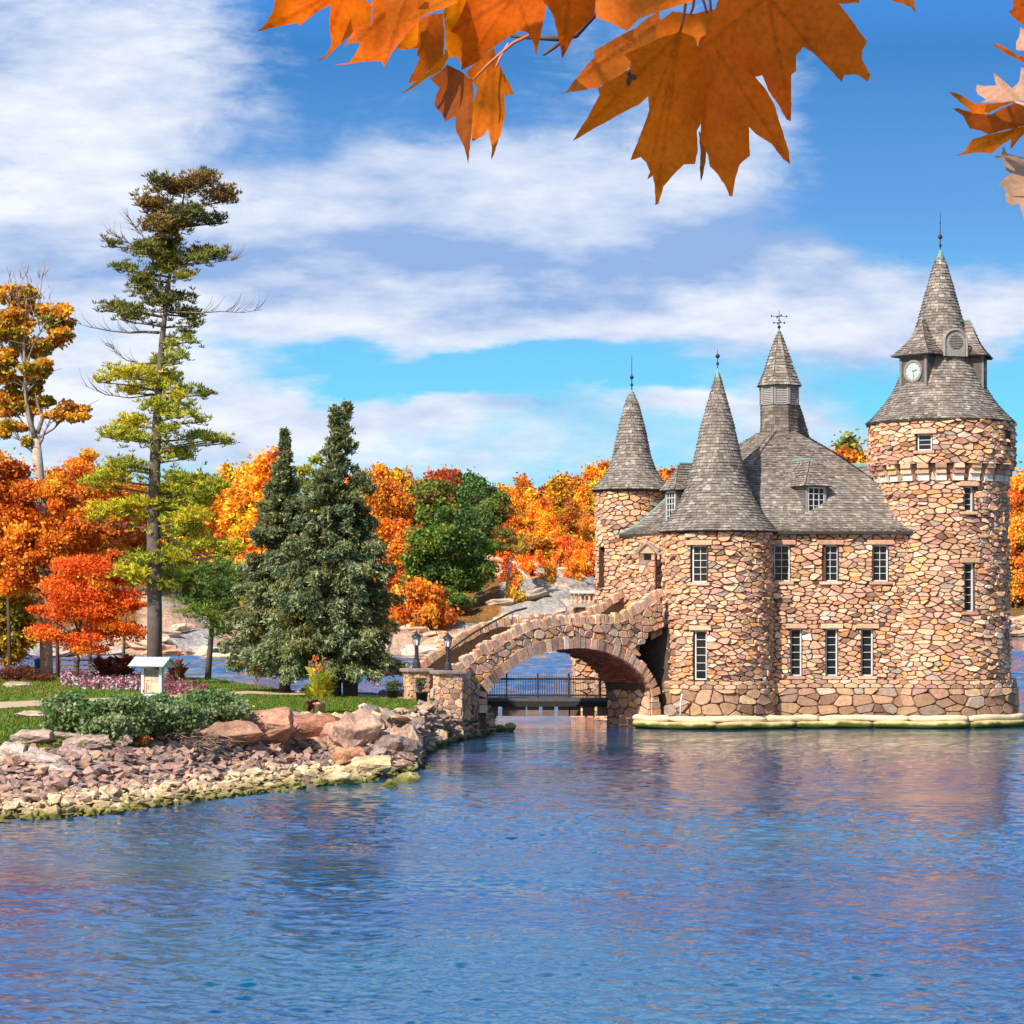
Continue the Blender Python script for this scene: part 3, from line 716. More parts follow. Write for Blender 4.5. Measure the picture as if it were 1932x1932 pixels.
# shingled spur behind the cupola
s_ = MB(); bs_ = Vector((XA(1508, 129.6), 129.6, 0))
def P_S(t, s):
    zt_ = ZA(757, 129.6); zb_ = ZTOP-.3; w = (.95*(1-t)**.75+.03, .55); x0 = XA(1487, 129.6); z = zb_+(zt_-zb_)*t
    pts = [Vector((x0, 129.0, z)), Vector((x0+.35+w[0]*.75, 129.0, z)), Vector((x0+.35+w[0]*.8, 130.2, z)), Vector((x0, 130.2, z))]
    q = s*4; i = int(q) % 4; return pts[i].lerp(pts[(i+1) % 4], q-int(q))
shingles(s_, P_S, [0, .25, .5, .75], 12, lambda t: 3.6); so = s_.build('spur_roof', M_SHINGLE, castle)
u = MB(); vs = [P_S(t, s)*1.0 for t in (0, .5, 1) for s in (0, .25, .5, .75)]; u.add(vs, [(i*4+j, i*4+(j+1) % 4, (i+1)*4+(j+1) % 4, (i+1)*4+j) for i in (0, 1) for j in range(4)]+[(8, 9, 10, 11)]); u.build('roof_boards', M_UNDER, so)
# dormers
def dormer(phi, cf, wd, z0, z1, zp, deep, cols, rows, back, label):
    n, r, up = frame3(None, phi); M3 = Matrix((r, n, up)).transposed(); c = Vector((cf.x, cf.y, 0))
    b = MB(); b.box(c-n*deep/2+up*((z0+z1)/2), (wd, deep, z1-z0), M=M3, col=(.13, .115, .10))
    q = int((z1-z0)/.14)
    for k in range(q):
        for s in (-1, 1): b.box(c-n*(deep/2)+r*s*(wd/2+.01)+up*(z0+.07+k*.14), (.04, deep-.1, .12), M=M3 @ Matrix.Rotation(s*.12, 3, 'Y'), col=rnd.choice([(.16, .14, .125), (.12, .105, .095), (.2, .18, .16)]))
    o = b.build('dormer', M_WOOD, castle)
    if label: o['label'] = label
    def S(u, v, off=0): p = c+r*u+n*(off); return Vector((p.x, p.y, v))
    f = MB(); t = .12
    for s in (-1, 1): f.box(c+r*s*(wd/2-t/2)+n*.03+up*((z0+z1)/2), (t, .08, z1-z0), M=M3, col=(.27, .255, .24))
    f.box(c+n*.03+up*(z1-.05), (wd-2*t, .075, .1), M=M3, col=(.27, .255, .24)); f.box(c+n*.06+up*(z0+.0), (wd+.1, .2, .08), M=M3, col=(.55, .53, .5))
    f.build('casing', M_WOOD, o)
    # sash with bars
    f = MB(); w_, h_ = wd-2*t, z1-z0-.18; cz = (z0+z1)/2
    for k in range(cols+1): f.box(c+n*.045+r*(-w_/2+w_*k/cols)+up*cz, (.035 if 0 < k < cols else .07, .05, h_), M=M3)
    for k in range(rows+1): f.box(c+n*.047+up*(cz-h_/2+h_*k/rows), (w_, .045, .035 if 0 < k < rows else .07), M=M3)
    f.build('glazing_bars', M_PAINT, o)
    f = MB(); f.box(c+n*.02+up*cz, (w_, .03, h_), M=M3); f.build('pane', M_GLASS, o)
    ez = z1; hw = wd/2+.2; e0, e1 = c+n*.28-r*hw+up*ez, c+n*.28+r*hw+up*ez; b0, b1 = c-n*deep-r*hw+up*(ez+.0), c-n*deep+r*hw+up*(ez+.0)
    pk, bk = c-n*.5+up*zp, c-n*back+up*zp
    s_ = MB(); u = MB()
    for A, B, TA, TB in ((b0, e0, bk, pk), (e0, e1, pk, pk), (e1, b1, pk, bk)):
        def P(t, s, A=A, B=B, TA=TA, TB=TB): p = A.lerp(B, s).lerp(TA.lerp(TB, s), t); p.z -= .07*math.sin(PI*t); return p
        shingles(s_, P, [], max(5, int((zp-z1)*1.3/.16)), lambda t: (A-B).length*(1-t)+(TA-TB).length*t+.01, w=(.12, .25))
        G = 5; vs = [P(i/G, j/2)-up*.04 for i in range(G+1) for j in range(3)]
        u.add(vs, [(i*3+j, i*3+j+1, (i+1)*3+j+1, (i+1)*3+j) for i in range(G) for j in range(2)])
    u.add([p-up*.04 for p in (b0, e0, e1, b1)], [(0, 1, 2, 3)])
    s_.build('dormer_roof', M_SHINGLE, o); u.build('roof_boards', M_UNDER, o)
    u = MB(); u.tube([pk+up*.03, bk+up*.03], .07, 6); u.build('copper_ridge', M_COPPER, o)
dd = 123.5
dormer(R_(24), PT(1539, 940, dd), 1.2, ZA(969, dd), ZA(917, dd), ZA(867, dd+.5), 2.4, 3, 4, 2.6, 'dormer window in the middle of the main roof')
dd = 125.6
dormer(R_(-58), PT(1267, 950, dd), .95, ZA(988, dd), ZA(925, dd), ZA(876, dd+.5), 2.0, 3, 5, 2.3, 'dormer window between the two round turrets')

# terrace pier and balustrade behind the bridge
mb = MB(); px0, px1, pd = XA(1085, 134), XA(1175, 134), 134.0
mb.box(((px0+px1)/2, pd+1.6, 2.6), (px1-px0-.1, 3.1, 7.2), col=(.3, .19, .13))
def S_K(u, v, o=0): return Vector((u, pd-o, v))
stones(mb, px0, px1, -.2, 6.1, .5, .32, S_K)
def S_K2(u, v, o=0): return Vector((px0-o, pd+3-u, v))
stones(mb, 0, 3, -.2, 6.1, .5, .32, S_K2)
mb.build('terrace_pier', M_STONE, castle)
bal = empty('balustrade', (XA(1100, pd), pd, 6.1), 'pale stone balustrade of the terrace behind the arched bridge', 'balustrade')
mb = MB(); x0, x1 = XA(1074, pd), XA(1150, pd); mb.box(((x0+x1)/2, pd-.1, ZA(1117, pd)), (x1-x0, .4, .16), col=(.62, .58, .5)); mb.build('rail', M_STONE, bal)
for k in range(9):
    mb = MB(); mb.lathe((x0+.15+k*(x1-x0-.3)/8, pd-.1, ZA(1139, pd)), [(.07, 0), (.1, .12), (.05, .24), (.07, .42), (.09, .5), (.07, .58)], 8, stone_col(1.1)); mb.build('baluster', M_STONE, bal)
mb = MB(); mb.box(((x0+x1)/2, pd-.1, ZA(1141, pd)-.04), (x1-x0, .5, .2), col=(.4, .33, .26)); mb.build('base_rail', M_STONE, bal)

# cream sandbag tubes round the foot of the walls, and the ledge they hold
M_BAG = mat('sandbag_cloth', .8, .2, noise=(3, .12), bump=(8, .5, .04))
t = NT(M_BAG.node_tree); bs = t.n['Principled BSDF']; src = bs.inputs['Base Color'].links[0].from_socket
g = t.node('ShaderNodeNewGeometry'); s3 = t.node('ShaderNodeSeparateXYZ'); t.link(g.outputs['Position'], s3.inputs[0])
zz = t.m('ADD', s3.outputs[2], t.m('MULTIPLY', t.m('SUBTRACT', t.noise(g.outputs['Position'], 1.2, 4), .5), .45))
f = t.node('ShaderNodeMapRange'); t.put(f.inputs[0], zz); f.inputs[1].default_value = .34; f.inputs[2].default_value = .20
t.put(bs.inputs['Base Color'], t.mix(f.outputs[0], src, (.075, .085, .006)))
path = [(XA(1196, 120.7), 121.2), (XA(1230, 120), 120.2), (XA(1300, 119.3), 119.4), (XA(1380, 119.2), 119.2), (XA(1450, 120), 119.9), (XA(1520, 120.6), 120.6), (XA(1640, 120.6), 120.7), (XA(1730, 120.2), 120.3), (XA(1800, 120), 120.1), (XA(1870, 120.6), 120.9), (XA(1925, 122), 122.3), (XA(1960, 124), 124.5), (XA(1965, 127), 127)]
P_ = [Vector((x, y, 0)) for x, y in path]; L = [0]
for a, b_ in zip(P_[:-1], P_[1:]): L.append(L[-1]+(b_-a).length)
def along(s): return Vector((float(np.interp(s, L, [p.x for p in P_])), float(np.interp(s, L, [p.y for p in P_])), 0))
mb = MB(); vs = [(p.x, p.y+.15, .40) for p in P_]+[(26.5, 130, .4), (8, 130, .4)]; k = len(vs); mb.add(vs+[(v[0], v[1], -1.5) for v in vs], [tuple(range(k))]+[(i, (i+1) % k, k+(i+1) % k, k+i) for i in range(k)], (.40, .33, .25))
tag(mb.build('foundation_ledge', M_ROCKV), kind='structure')
for row, (zc, oo, rad) in enumerate(((.50, 0, .17), (.20, -.16, .18))):
    s = -.3 if row else 0.0
    while s < L[-1]-.5:
        ln = rnd.uniform(2.2, 5.2); e = min(s+ln, L[-1]); m_ = 12; pts = []; rs = []
        for k in range(m_+1):
            q = k/m_; p = along(max(0, s+(e-s)*q)); p.z = zc+.025*math.sin(q*9+s); p.y += oo
            pts.append(p); rs.append(rad*(.35+.65*min(1, math.sin(PI*min(max(q, .02), .98))*6))*rnd.uniform(.95, 1.05))
        mb = MB(); mb.tube(pts, rs, 10, (.68, .53, .34) if row == 0 else (.56, .44, .22))
        mid = XA(1, 1); frac = (s+e)/2/L[-1]
        where = 'below the front round turret' if frac < .36 else ('below the flat front wall' if frac < .60 else 'below the clock tower')
        o = mb.build('sandbag', M_BAG, smooth=True)
        tag(o, ('cream sandbag tube of the upper row ' if row == 0 else 'green-stained sandbag tube at the water line ')+where, 'sandbag', ('upper' if row == 0 else 'lower')+' sandbag tubes '+where)
        s = e-.03
# standpipe by the turret
mb = MB(); p = PT(1284, 1350, 119.6); mb.tube([(p.x, 119.75, .45), (p.x+.02, 119.72, 1.4), (p.x+.1, 119.9, 1.75)], .045, 6, (.6, .58, .55)); tag(mb.build('pipe', M_PLAIN, smooth=True), 'thin pale pipe standing against the foot of the front round turret', 'pipe')

# ------------------------------------------------------------------ water
def water_mat():
    m = bpy.data.materials.new('river_water'); m.use_nodes = True; t = NT(m.node_tree); bs = t.n['Principled BSDF']
    g = t.node('ShaderNodeNewGeometry'); mp = t.node('ShaderNodeMapping'); t.link(g.outputs['Position'], mp.inputs[0]); mp.inputs['Scale'].default_value = (.62, 1.25, 1); mp.inputs['Rotation'].default_value = (0, 0, R_(8))
    big = t.noise(g.outputs['Position'], .045, 3, .5)
    base = t.mix(t.ramp(big, [(.35, (0, 0, 0)), (.65, (1, 1, 1))]), (.001, .030, .14), (.002, .09, .15))
    t.put(bs.inputs['Base Color'], base); bs.inputs['Roughness'].default_value = .04; bs.inputs['IOR'].default_value = 1.72
    calm = t.ramp(t.noise(g.outputs['Position'], .11, 3, .5), [(.35, (.45,)*3), (.62, (1,)*3)])
    n1 = t.noise(mp.outputs[0], 5.5, 3, .6, .6); n2 = t.noise(mp.outputs[0], .85, 2, .5, .3)
    h = t.m('ADD', t.m('MULTIPLY', n1, .025), t.m('MULTIPLY', n2, .10))
    sy = t.node('ShaderNodeSeparateXYZ'); t.link(g.outputs['Position'], sy.inputs[0]); fr_ = t.node('ShaderNodeMapRange'); t.put(fr_.inputs[0], sy.outputs[1])
    fr_.inputs[1].default_value = 122; fr_.inputs[2].default_value = 150; fr_.inputs[3].default_value = 1; fr_.inputs[4].default_value = 2.5     # open wind-blown channel behind the island
    h = t.m('MULTIPLY', t.m('MULTIPLY', h, calm), fr_.outputs[0])
    m2 = t.node('ShaderNodeMapping'); t.link(g.outputs['Position'], m2.inputs[0]); m2.inputs['Scale'].default_value = (.05, .16, 1)
    streak = t.ramp(t.noise(m2.outputs[0], 1, 4, .6), [(.38, (.35,)*3), (.6, (1.15,)*3)]); h = t.m('MULTIPLY', h, streak)
    b = t.node('ShaderNodeBump'); b.inputs['Strength'].default_value = 1; b.inputs['Distance'].default_value = 1.0
    t.put(b.inputs['Height'], h); t.link(b.outputs[0], bs.inputs['Normal'])
    return m
def water_sheet():
    """one sheet: real wave relief from 28 m to 150 m off, flat beyond; the smallest ripples are bump"""
    ds = [28.0]
    while ds[-1] < 330: ds.append(ds[-1]+min(.95, .035+ds[-1]*.0006+max(0, ds[-1]-60)*.005))
    ds = np.array([-60, 0, 20, 24]+ds+[345, 400, 500, 900, 3000]); th = np.concatenate([[-.9, -.5, -.34], np.linspace(-.25, .25, 640), [.34, .5, .9]])
    Y = np.repeat(ds[:, None], len(th), 1); D = np.maximum(ds, 24)[:, None]; X = th[None, :]*D*np.where(D > 345, 1+(D-345)/3000, 1); Z = np.zeros_like(X)
    r = np.random.default_rng(4); sp = np.gradient(ds)[:, None]
    for k in range(90):
        lam = .24*(5.0**r.random()); a = r.normal()*R_(34)+R_(12); kk = 2*PI/lam; kx_, ky_ = kk*math.sin(a), kk*math.cos(a); slope = .0235*(1 if lam < .7 else .8)
        fade = np.clip((lam/np.maximum(sp, X[:, 1:2]*0+.054)-2.3)/1.6, 0, 1); ph = r.uniform(0, 6.28)
        sx = np.sin(kx_*X+ky_*Y+ph+1.2*np.sin(X*.21+Y*.13+k)); Z += slope/kk*(sx+.25*np.cos(2*(kx_*X+ky_*Y+ph)))*fade
    for k in range(46):      # longer wind waves of the open channel behind the island
        lam = 3.2*(3.6**r.random()); a = r.normal()*R_(30); kk = 2*PI/lam; kx_, ky_ = kk*math.sin(a), kk*math.cos(a); ph = r.uniform(0, 6.28)
        Z += .062/kk*np.sin(kx_*X+ky_*Y+ph+1.5*np.sin(X*.07+Y*.05+k))*np.clip((Y-128)/25, 0, 1)*(.55+.45*np.sin(X*.03+Y*.05+k*.1))
    gust = .74+.36*np.sin(X*.16+Y*.09+1.0)*np.sin(Y*.12-X*.05+.5)+.24*np.sin(X*.41-Y*.17)*np.sin(Y*.31+X*.2)
    Z *= gust*np.clip((Y-26)/3, 0, 1)*np.clip((338-Y)/12, 0, 1)
    V = np.stack([X, Y, Z], 2).reshape(-1, 3); n, m = X.shape; idx = np.arange(n*m).reshape(n, m)
    Fq = np.stack([idx[:-1, :-1], idx[:-1, 1:], idx[1:, 1:], idx[1:, :-1]], 2).reshape(-1, 4)
    me = bpy.data.meshes.new('water'); me.vertices.add(len(V)); me.vertices.foreach_set('co', V.astype(np.float32).ravel())
    me.loops.add(Fq.size); me.loops.foreach_set('vertex_index', Fq.astype(np.int32).ravel()); me.polygons.add(len(Fq))
    me.polygons.foreach_set('loop_start', np.arange(0, Fq.size, 4, dtype=np.int32)); me.polygons.foreach_set('loop_total', np.full(len(Fq), 4, dtype=np.int32))
    me.polygons.foreach_set('use_smooth', np.ones(len(Fq), dtype=bool)); me.materials.append(water_mat()); me.update(calc_edges=True)
    o = bpy.data.objects.new('water', me); COL.objects.link(o); return tag(o, kind='structure')
water_sheet()

# ------------------------------------------------------------------ terrain of the island (lofted sections) and of the far shore
STA = [  # photo column : (distance, height) from the water line to the rear shore
 (-500, [(58, -1), (60, 0), (64, .6), (71, 1.25), (107, 1.8), (175, 1.8), (190, 0), (195, -1)]),
 (0,    [(65.5, -1), (67.5, 0), (72, .65), (78, 1.35), (107, 1.8), (155, 1.8), (172, 0), (176, -1)]),
 (200,  [(68, -1), (70, 0), (75.5, .65), (81, 1.4), (107, 1.8), (155, 1.8), (172, 0), (176, -1)]),
 (400,  [(73.4, -1), (75.4, 0), (84, .55), (89.5, 1.55), (107, 1.8), (148, 1.7), (163, 0), (168, -1)]),
 (480,  [(75.5, -1), (77.5, 0), (88, .55), (91.5, 1.65), (107, 1.8), (134, 1.7), (146, 0), (150, -1)]),
 (560,  [(78, -1), (80, 0), (91, .5), (92.3, 1.72), (107, 1.8), (124, 1.7), (133, 0), (138, -1)]),
 (700,  [(81.5, -1), (83.5, 0), (91.5, .65), (94.5, 1.65), (109, 1.8), (121, 1.7), (128, 0), (133, -1)]),
 (785,  [(86.5, -1), (89, 0), (91.5, .7), (98, 1.35), (110, 1.78), (118, 1.7), (127, 0), (132, -1)]),
 (812,  [(101, -1), (103, 0), (105.0, .6), (107, 1.2), (111, 1.78), (118, 1.7), (126, 0), (131, -1)]),
 (860,  [(107, -1), (109, 0), (110.5, .7), (112, 1.4), (114, 1.7), (118, 1.5), (123, 0), (128, -1)]),
 (915,  [(113, -1), (115, 0), (116, .4), (117, .9), (118, 1.1), (119, .8), (121.5, 0), (126, -1)]),
 (935,  [(114.5, -1.2), (116.5, -.3), (117, .0), (117.5, .1), (118, .1), (119, 0), (120, -.3), (126, -1.2)])]
def section(st, px):
    xs = [s[0] for s in st]; n = len(st[0][1])
    return [(float(np.interp(px, xs, [s[1][k][0] for s in st])), float(np.interp(px, xs, [s[1][k][1] for s in st]))) for k in range(n)]
def ground_z(st, px, d):
    s = section(st, px); return float(np.interp(d, [q[0] for q in s], [q[1] for q in s]))
def gp(px, d, st=None): return Vector((XA(px, d), d, ground_z(st or STA, px, d)))
def gy(px, row, st=None):
    """ground point seen at photo (px,row)"""
    st = st or STA; s = section(st, px); d0, d1 = s[1][0], s[-2][0]; best = None
    for k in range(400):
        d = d0+(d1-d0)*k/399; z = ground_z(st, px, d); y = HY+(CH-z)*F/d
        if y <= row: best = d; break
    return gp(px, best if best else d1, st)
from mathutils import noise as mn
def loft(name, st, px0, px1, step, sub, mt, amp, freq, colf):
    mb = MB(); cols = int((px1-px0)/step)+1; grid = []
    for i in range(cols):
        s = section(st, px0+i*step); col = []
        for k in range(len(s)-1):
            for j in range(sub[k]):
                f = j/sub[k]; d = s[k][0]+(s[k+1][0]-s[k][0])*f; z = s[k][1]+(s[k+1][1]-s[k][1])*f; col.append((d, z, k+f))
        col.append((*s[-1], len(s)-1.0)); grid.append(col)
    m = len(grid[0]); vs = []; cs = []
    for i, col in enumerate(grid):
        px = px0+i*step
        for d, z, k in col:
            x = XA(px, d); nz = mn.fractal(Vector((x*freq, d*freq, 0)), 1, 2, 5)
            vs.append((x, d, z+amp(k)*nz)); cs.append(colf(k, x, d, z))
    fs = [(i*m+j, (i+1)*m+j, (i+1)*m+j+1, i*m+j+1) for i in range(cols-1) for j in range(m-1)]
    mb.add(vs, fs, cs); return mb.build(name, mt, None, True)
def isl_col(k, x, d, z):
    g = mn.noise(Vector((x*.35, d*.12, 3)))
    if k < 2.9: return (.20, .14, .11)
    if k < 3.15: return (.17, .13, .08)
    if k > 5.0: return (.26, .23, .20)
    px = x/d*F+CX
    if px < 260 and d > 136: return (.20, .075, .02) if px < 110 or d > 150 else (.13, .09, .02)
    if px < 130 and 100 < d < 135 and g > -.1: return (.24, .17, .045)
    return (.12+.03*g, .185+.02*g, .018) if d > 100 else (.10, .155, .02)
M_GROUND = mat('lawn_and_soil', .95, .1, noise=(.8, .2), bump=(9, .6, .06), fine=(14, .22))
tag(loft('ground', STA, -500, 935, 7, [1, 8, 5, 14, 20, 6, 2], M_GROUND, lambda k: .0 if k < 1 else (.12 if k < 3 else (.05 if k < 5 else .25)), .6, isl_col), kind='structure')
# footpath
M_PATH = mat('path_gravel', .9, .1, noise=(2, .12), bump=(30, .3, .01), fine=(30, .12))
mb = MB(); edge = [(-200, 1326, 1341), (0, 1326, 1338.5), (80, 1323, 1333), (200, 1318, 1325), (340, 1311, 1317), (470, 1305, 1310.5), (560, 1308, 1313), (680, 1311.5, 1317), (775, 1315, 1321)]
a = []
for px in range(-200, 776, 12):
    r0 = float(np.interp(px, [e[0] for e in edge], [e[1] for e in edge])); r1 = float(np.interp(px, [e[0] for e in edge], [e[2] for e in edge]))
    for r in (r0, r1):
        d = gy(px, r).y; p = gp(px, d); a.append((p.x, p.y, p.z+.035))
mb.add(a, [(2*i, 2*i+1, 2*i+3, 2*i+2) for i in range(len(a)//2-1)], (.50, .38, .25)); tag(mb.build('path', M_PATH), kind='structure')

FAR = [
 (-600, [(270, -1), (275, 0), (281, 1.5), (300, 3), (340, 8), (380, 12), (480, 19), (620, 24)]),
 (120,  [(290, -1), (294, 0), (299, 1.8), (312, 3.5), (345, 7), (380, 10), (480, 17), (620, 22)]),
 (300,  [(296, -1), (300, 0), (305, 2), (316, 4.6), (335, 7.5), (370, 10), (480, 17), (620, 22)]),
 (430,  [(298, -1), (302, 0), (305, 1), (312, 1.6), (345, 5), (380, 9), (480, 17), (620, 22)]),
 (600,  [(310, -1), (314, 0), (318, 1.2), (326, 2.5), (355, 7), (390, 11), (480, 18), (620, 22)]),
 (780,  [(312, -1), (316, 0), (320, 2.2), (328, 3.2), (350, 5), (385, 9), (480, 17), (620, 22)]),
 (930,  [(315, -1), (319, 0), (324, 2.5), (332, 5), (350, 9), (372, 12), (480, 18), (620, 22)]),
 (985, [(317, -1), (321, 0), (326, 3.2), (335, 7), (351, 10.4), (378, 12.8), (480, 18), (620, 22)]),
 (1060, [(321, -1), (325, 0), (330, 3.5), (339, 8), (354, 11.2), (380, 13.4), (480, 18), (620, 22)]),
 (1120, [(330, -1), (334, 0), (339, 3.5), (347, 8), (362, 11), (386, 13), (480, 18), (620, 22)]),
 (1300, [(400, -1), (404, 0), (409, 3), (418, 6), (440, 10), (470, 14), (540, 20), (700, 26)]),
 (1880, [(520, -1), (525, 0), (530, 2.5), (540, 4.5), (560, 8), (600, 13), (660, 19), (800, 26)]),
 (2500, [(520, -1), (525, 0), (530, 2.5), (540, 4.5), (560, 8), (600, 13), (660, 19), (800, 26)])]
def far_col(k, x, d, z):
    px = x/d*F+CX; g = mn.noise(Vector((x*.12, d*.12, z*.3))); g2 = mn.noise(Vector((x*.5, d*.3, 9)))
    rock = (.46+.1*g2, .30+.07*g2, .20+.05*g2) if g > -.05 else (.36, .33, .31)
    if 940 < px < 1180 and k < 5.2:
        if k > 4.1: return (.62, .30, .15) if g2 > -.2 else (.45, .20, .08)
        return (.40+.12*g2, .35+.1*g2, .30+.08*g2)
    if 255 < px < 470 and k < 4.6: return rock if k < 4 else ((.5, .40, .28) if g2 > 0 else (.3, .22, .08))
    if k < 3: return rock
    return (.26, .11, .03) if g2 > 0 else (.16, .10, .03)
M_FAR = mat('hill_ground', .95, .1, noise=(.35, .3), bump=(1.2, .9, .6), fine=(2.2, .3))
tag(loft('hill', FAR, -600, 2500, 14, [1, 4, 6, 8, 8, 8, 3], M_FAR, lambda k: 0 if k < 1 else min(1.6, .5+k*.35), .13, far_col), kind='structure')

# ------------------------------------------------------------------ arched bridge
A0, A1 = Vector((XA(862, 113), 113, 0)), Vector((XA(1250, 121.5), 121.5, 0)); bl = (A1-A0).length; bu = (A1-A0)/bl; bn = Vector((bu.y, -bu.x, 0)); bt = 3.3
def bsz(px, py, t=0):
    k = (px-CX)/F; O = A0-bn*t      # intersect ray (k d, d) with O + s*bu
    # k d = O.x + s bu.x ; d = O.y + s bu.y
    s = (k*O.y-O.x)/(bu.x-k*bu.y); d = O.y+s*bu.y; return s, CH-(py-HY)/F*d
def SB(u, v, o=0): p = A0+bu*u+bn*o; return Vector((p.x, p.y, v))
TOPP = [(848, 1270), (853, 1262), (880, 1241), (907, 1221), (950, 1196), (985, 1178), (1010, 1168), (1060, 1163), (1131, 1160), (1170, 1158), (1211, 1137), (1252, 1108)]
INTR = [(916, 1345), (916, 1310), (928, 1294), (942, 1280), (960, 1263), (982, 1249), (1003, 1238), (1025, 1231), (1054, 1225), (1082, 1222.5), (1104, 1222.5), (1125, 1226), (1148, 1232), (1168, 1241), (1184, 1250), (1197, 1261), (1212, 1276), (1223, 1292), (1228, 1310), (1228, 1350)]
topc = [bsz(*p) for p in TOPP]; intr = [bsz(*p) for p in INTR]
ts, tz = [p[0] for p in topc], [p[1] for p in topc]
top_z = lambda s: float(np.interp(s, ts, tz))-.42
ss = [p[0] for p in intr]; is0, is1 = ss[1], intr[17][0]
def arch_z(s):
    if s <= is0 or s >= intr[18][0]: return -.3
    return float(np.interp(s, ss[1:19], [p[1] for p in intr[1:19]]))
RW = .52
def low_z(s):
    # bottom of the spandrel above the voussoir ring
    if s <= is0-RW or s >= intr[18][0]+RW: return -.2
    zc = max(arch_z(min(max(q, is0+.01), intr[18][0]-.01))-(abs(q-s)*.0) for q in (s,))
    m = -9
    for q in np.linspace(-RW, RW, 9):
        x = s+q
        if is0 < x < intr[18][0]: m = max(m, arch_z(x)+math.sqrt(max(RW*RW-q*q, 0)))
    return m
bridge = empty('arched_bridge', (A0.x, A0.y, 1.5), 'stone arched footbridge climbing from the island lawn to the castle over the channel', 'bridge')
hole = [bsz(*p) for p in ((1192, 1243), (1215, 1207), (1240, 1190), (1262, 1182), (1262, 1330), (1236, 1330), (1222, 1283))]
def in_poly(p, poly):
    c = False; n = len(poly)
    for i in range(n):
        a, b = poly[i], poly[i-1]
        if (a[1] > p[1]) != (b[1] > p[1]) and p[0] < (b[0]-a[0])*(p[1]-a[1])/(b[1]-a[1])+a[0]: c = not c
    return c
mb = MB(); s0b, s1b = bsz(858, 1300)[0], bl-.02
stones(mb, s0b, s1b, -.2, 8, .50, .33, SB, (), (.03, .08), .018, keep=lambda u, v: low_z(u)-.02 < v < top_z(u)+.05 and not in_poly((u, v), hole),
       clampf=lambda p: (p[0], min(max(p[1], low_z(p[0])), top_z(p[0]))))
mb.build('spandrel_wall', M_STONE, bridge)
mb = MB(); N = 120; S_ = [s0b+(s1b-s0b)*k/N for k in range(N+1)]
for a, b in zip(S_[:-1], S_[1:]):
    m_ = (a+b)/2; la, lb = (arch_z(a+.001) if is0 < m_ < intr[18][0] else -1.0), (arch_z(b-.001) if is0 < m_ < intr[18][0] else -1.0)
    if is0 < m_ < intr[18][0]: la, lb = max(la, .0), max(lb, .0)
    hz = [h for h in hole]
    segs = [(0, 1)]
    for t in (0, bt):
        q = 8 if m_ > is1-1.6 else 1
        for j in range(q):
            za0, za1 = la+(top_z(a)-la)*j/q, la+(top_z(a)-la)*(j+1)/q; zb0, zb1 = lb+(top_z(b)-lb)*j/q, lb+(top_z(b)-lb)*(j+1)/q
            if in_poly((m_, (za0+za1+zb0+zb1)/4), hole): continue
            mb.add([SB(a, za0, -t), SB(b, zb0, -t), SB(b, zb1, -t), SB(a, za1, -t)], [(0, 1, 2, 3)])
    for t in (.4, bt-.4):
        mb.add([SB(a, top_z(a)-1.2, -t), SB(b, top_z(b)-1.2, -t), SB(b, top_z(b), -t), SB(a, top_z(a), -t)], [(0, 1, 2, 3)])
    for t0, t1 in ((0, .4), (bt-.4, bt)): mb.add([SB(a, top_z(a), -t0), SB(b, top_z(b), -t0), SB(b, top_z(b), -t1), SB(a, top_z(a), -t1)], [(0, 1, 2, 3)])
mb.build('bridge_core', M_MORTAR, bridge)
# walkway between the two parapets
mb = MB(); hs0 = bsz(1180, 1240)[0]; DK = (.03, .022, .018)
for a, b in zip(S_[:-1], S_[1:]):
    mb.add([SB(a, top_z(a)-1.2, -.41), SB(b, top_z(b)-1.2, -.41), SB(b, top_z(b)-1.2, -bt+.41), SB(a, top_z(a)-1.2, -bt+.41)], [(0, 1, 2, 3)], (.42, .33, .26))
mb.build('walkway', M_STONE, bridge)
# arch barrel: dark red brick above, rough stone below
mb = MB(); ml = MB(); ring = [(s, z) for s, z in intr if z > -.3]
dense = []
for k in range(len(intr)-1):
    for j in range(4): f = j/4; dense.append((intr[k][0]+(intr[k+1][0]-intr[k][0])*f, intr[k][1]+(intr[k+1][1]-intr[k][1])*f))
dense.append(intr[-1]); dense = [(s, max(z, -.3)) for s, z in dense]
spring = bsz(1223, 1288)[1]
def SV(u, v, o=0):  # u along depth, v = arc index
    pass
for k, (p, q) in enumerate(zip(dense[:-1], dense[1:])):
    brick = (p[1]+q[1])/2 > spring
    vs = [SB(p[0], p[1], 0), SB(p[0], p[1], -bt), SB(q[0], q[1], -bt), SB(q[0], q[1], 0)]
    (mb if brick else ml).add(vs, [(0, 1, 2, 3)], (.30, .085, .05) if k % 2 else (.22, .06, .04))
mb.build('brick_vault', M_PLAIN, bridge); ml.build('abutment_face', M_MORTAR, bridge)
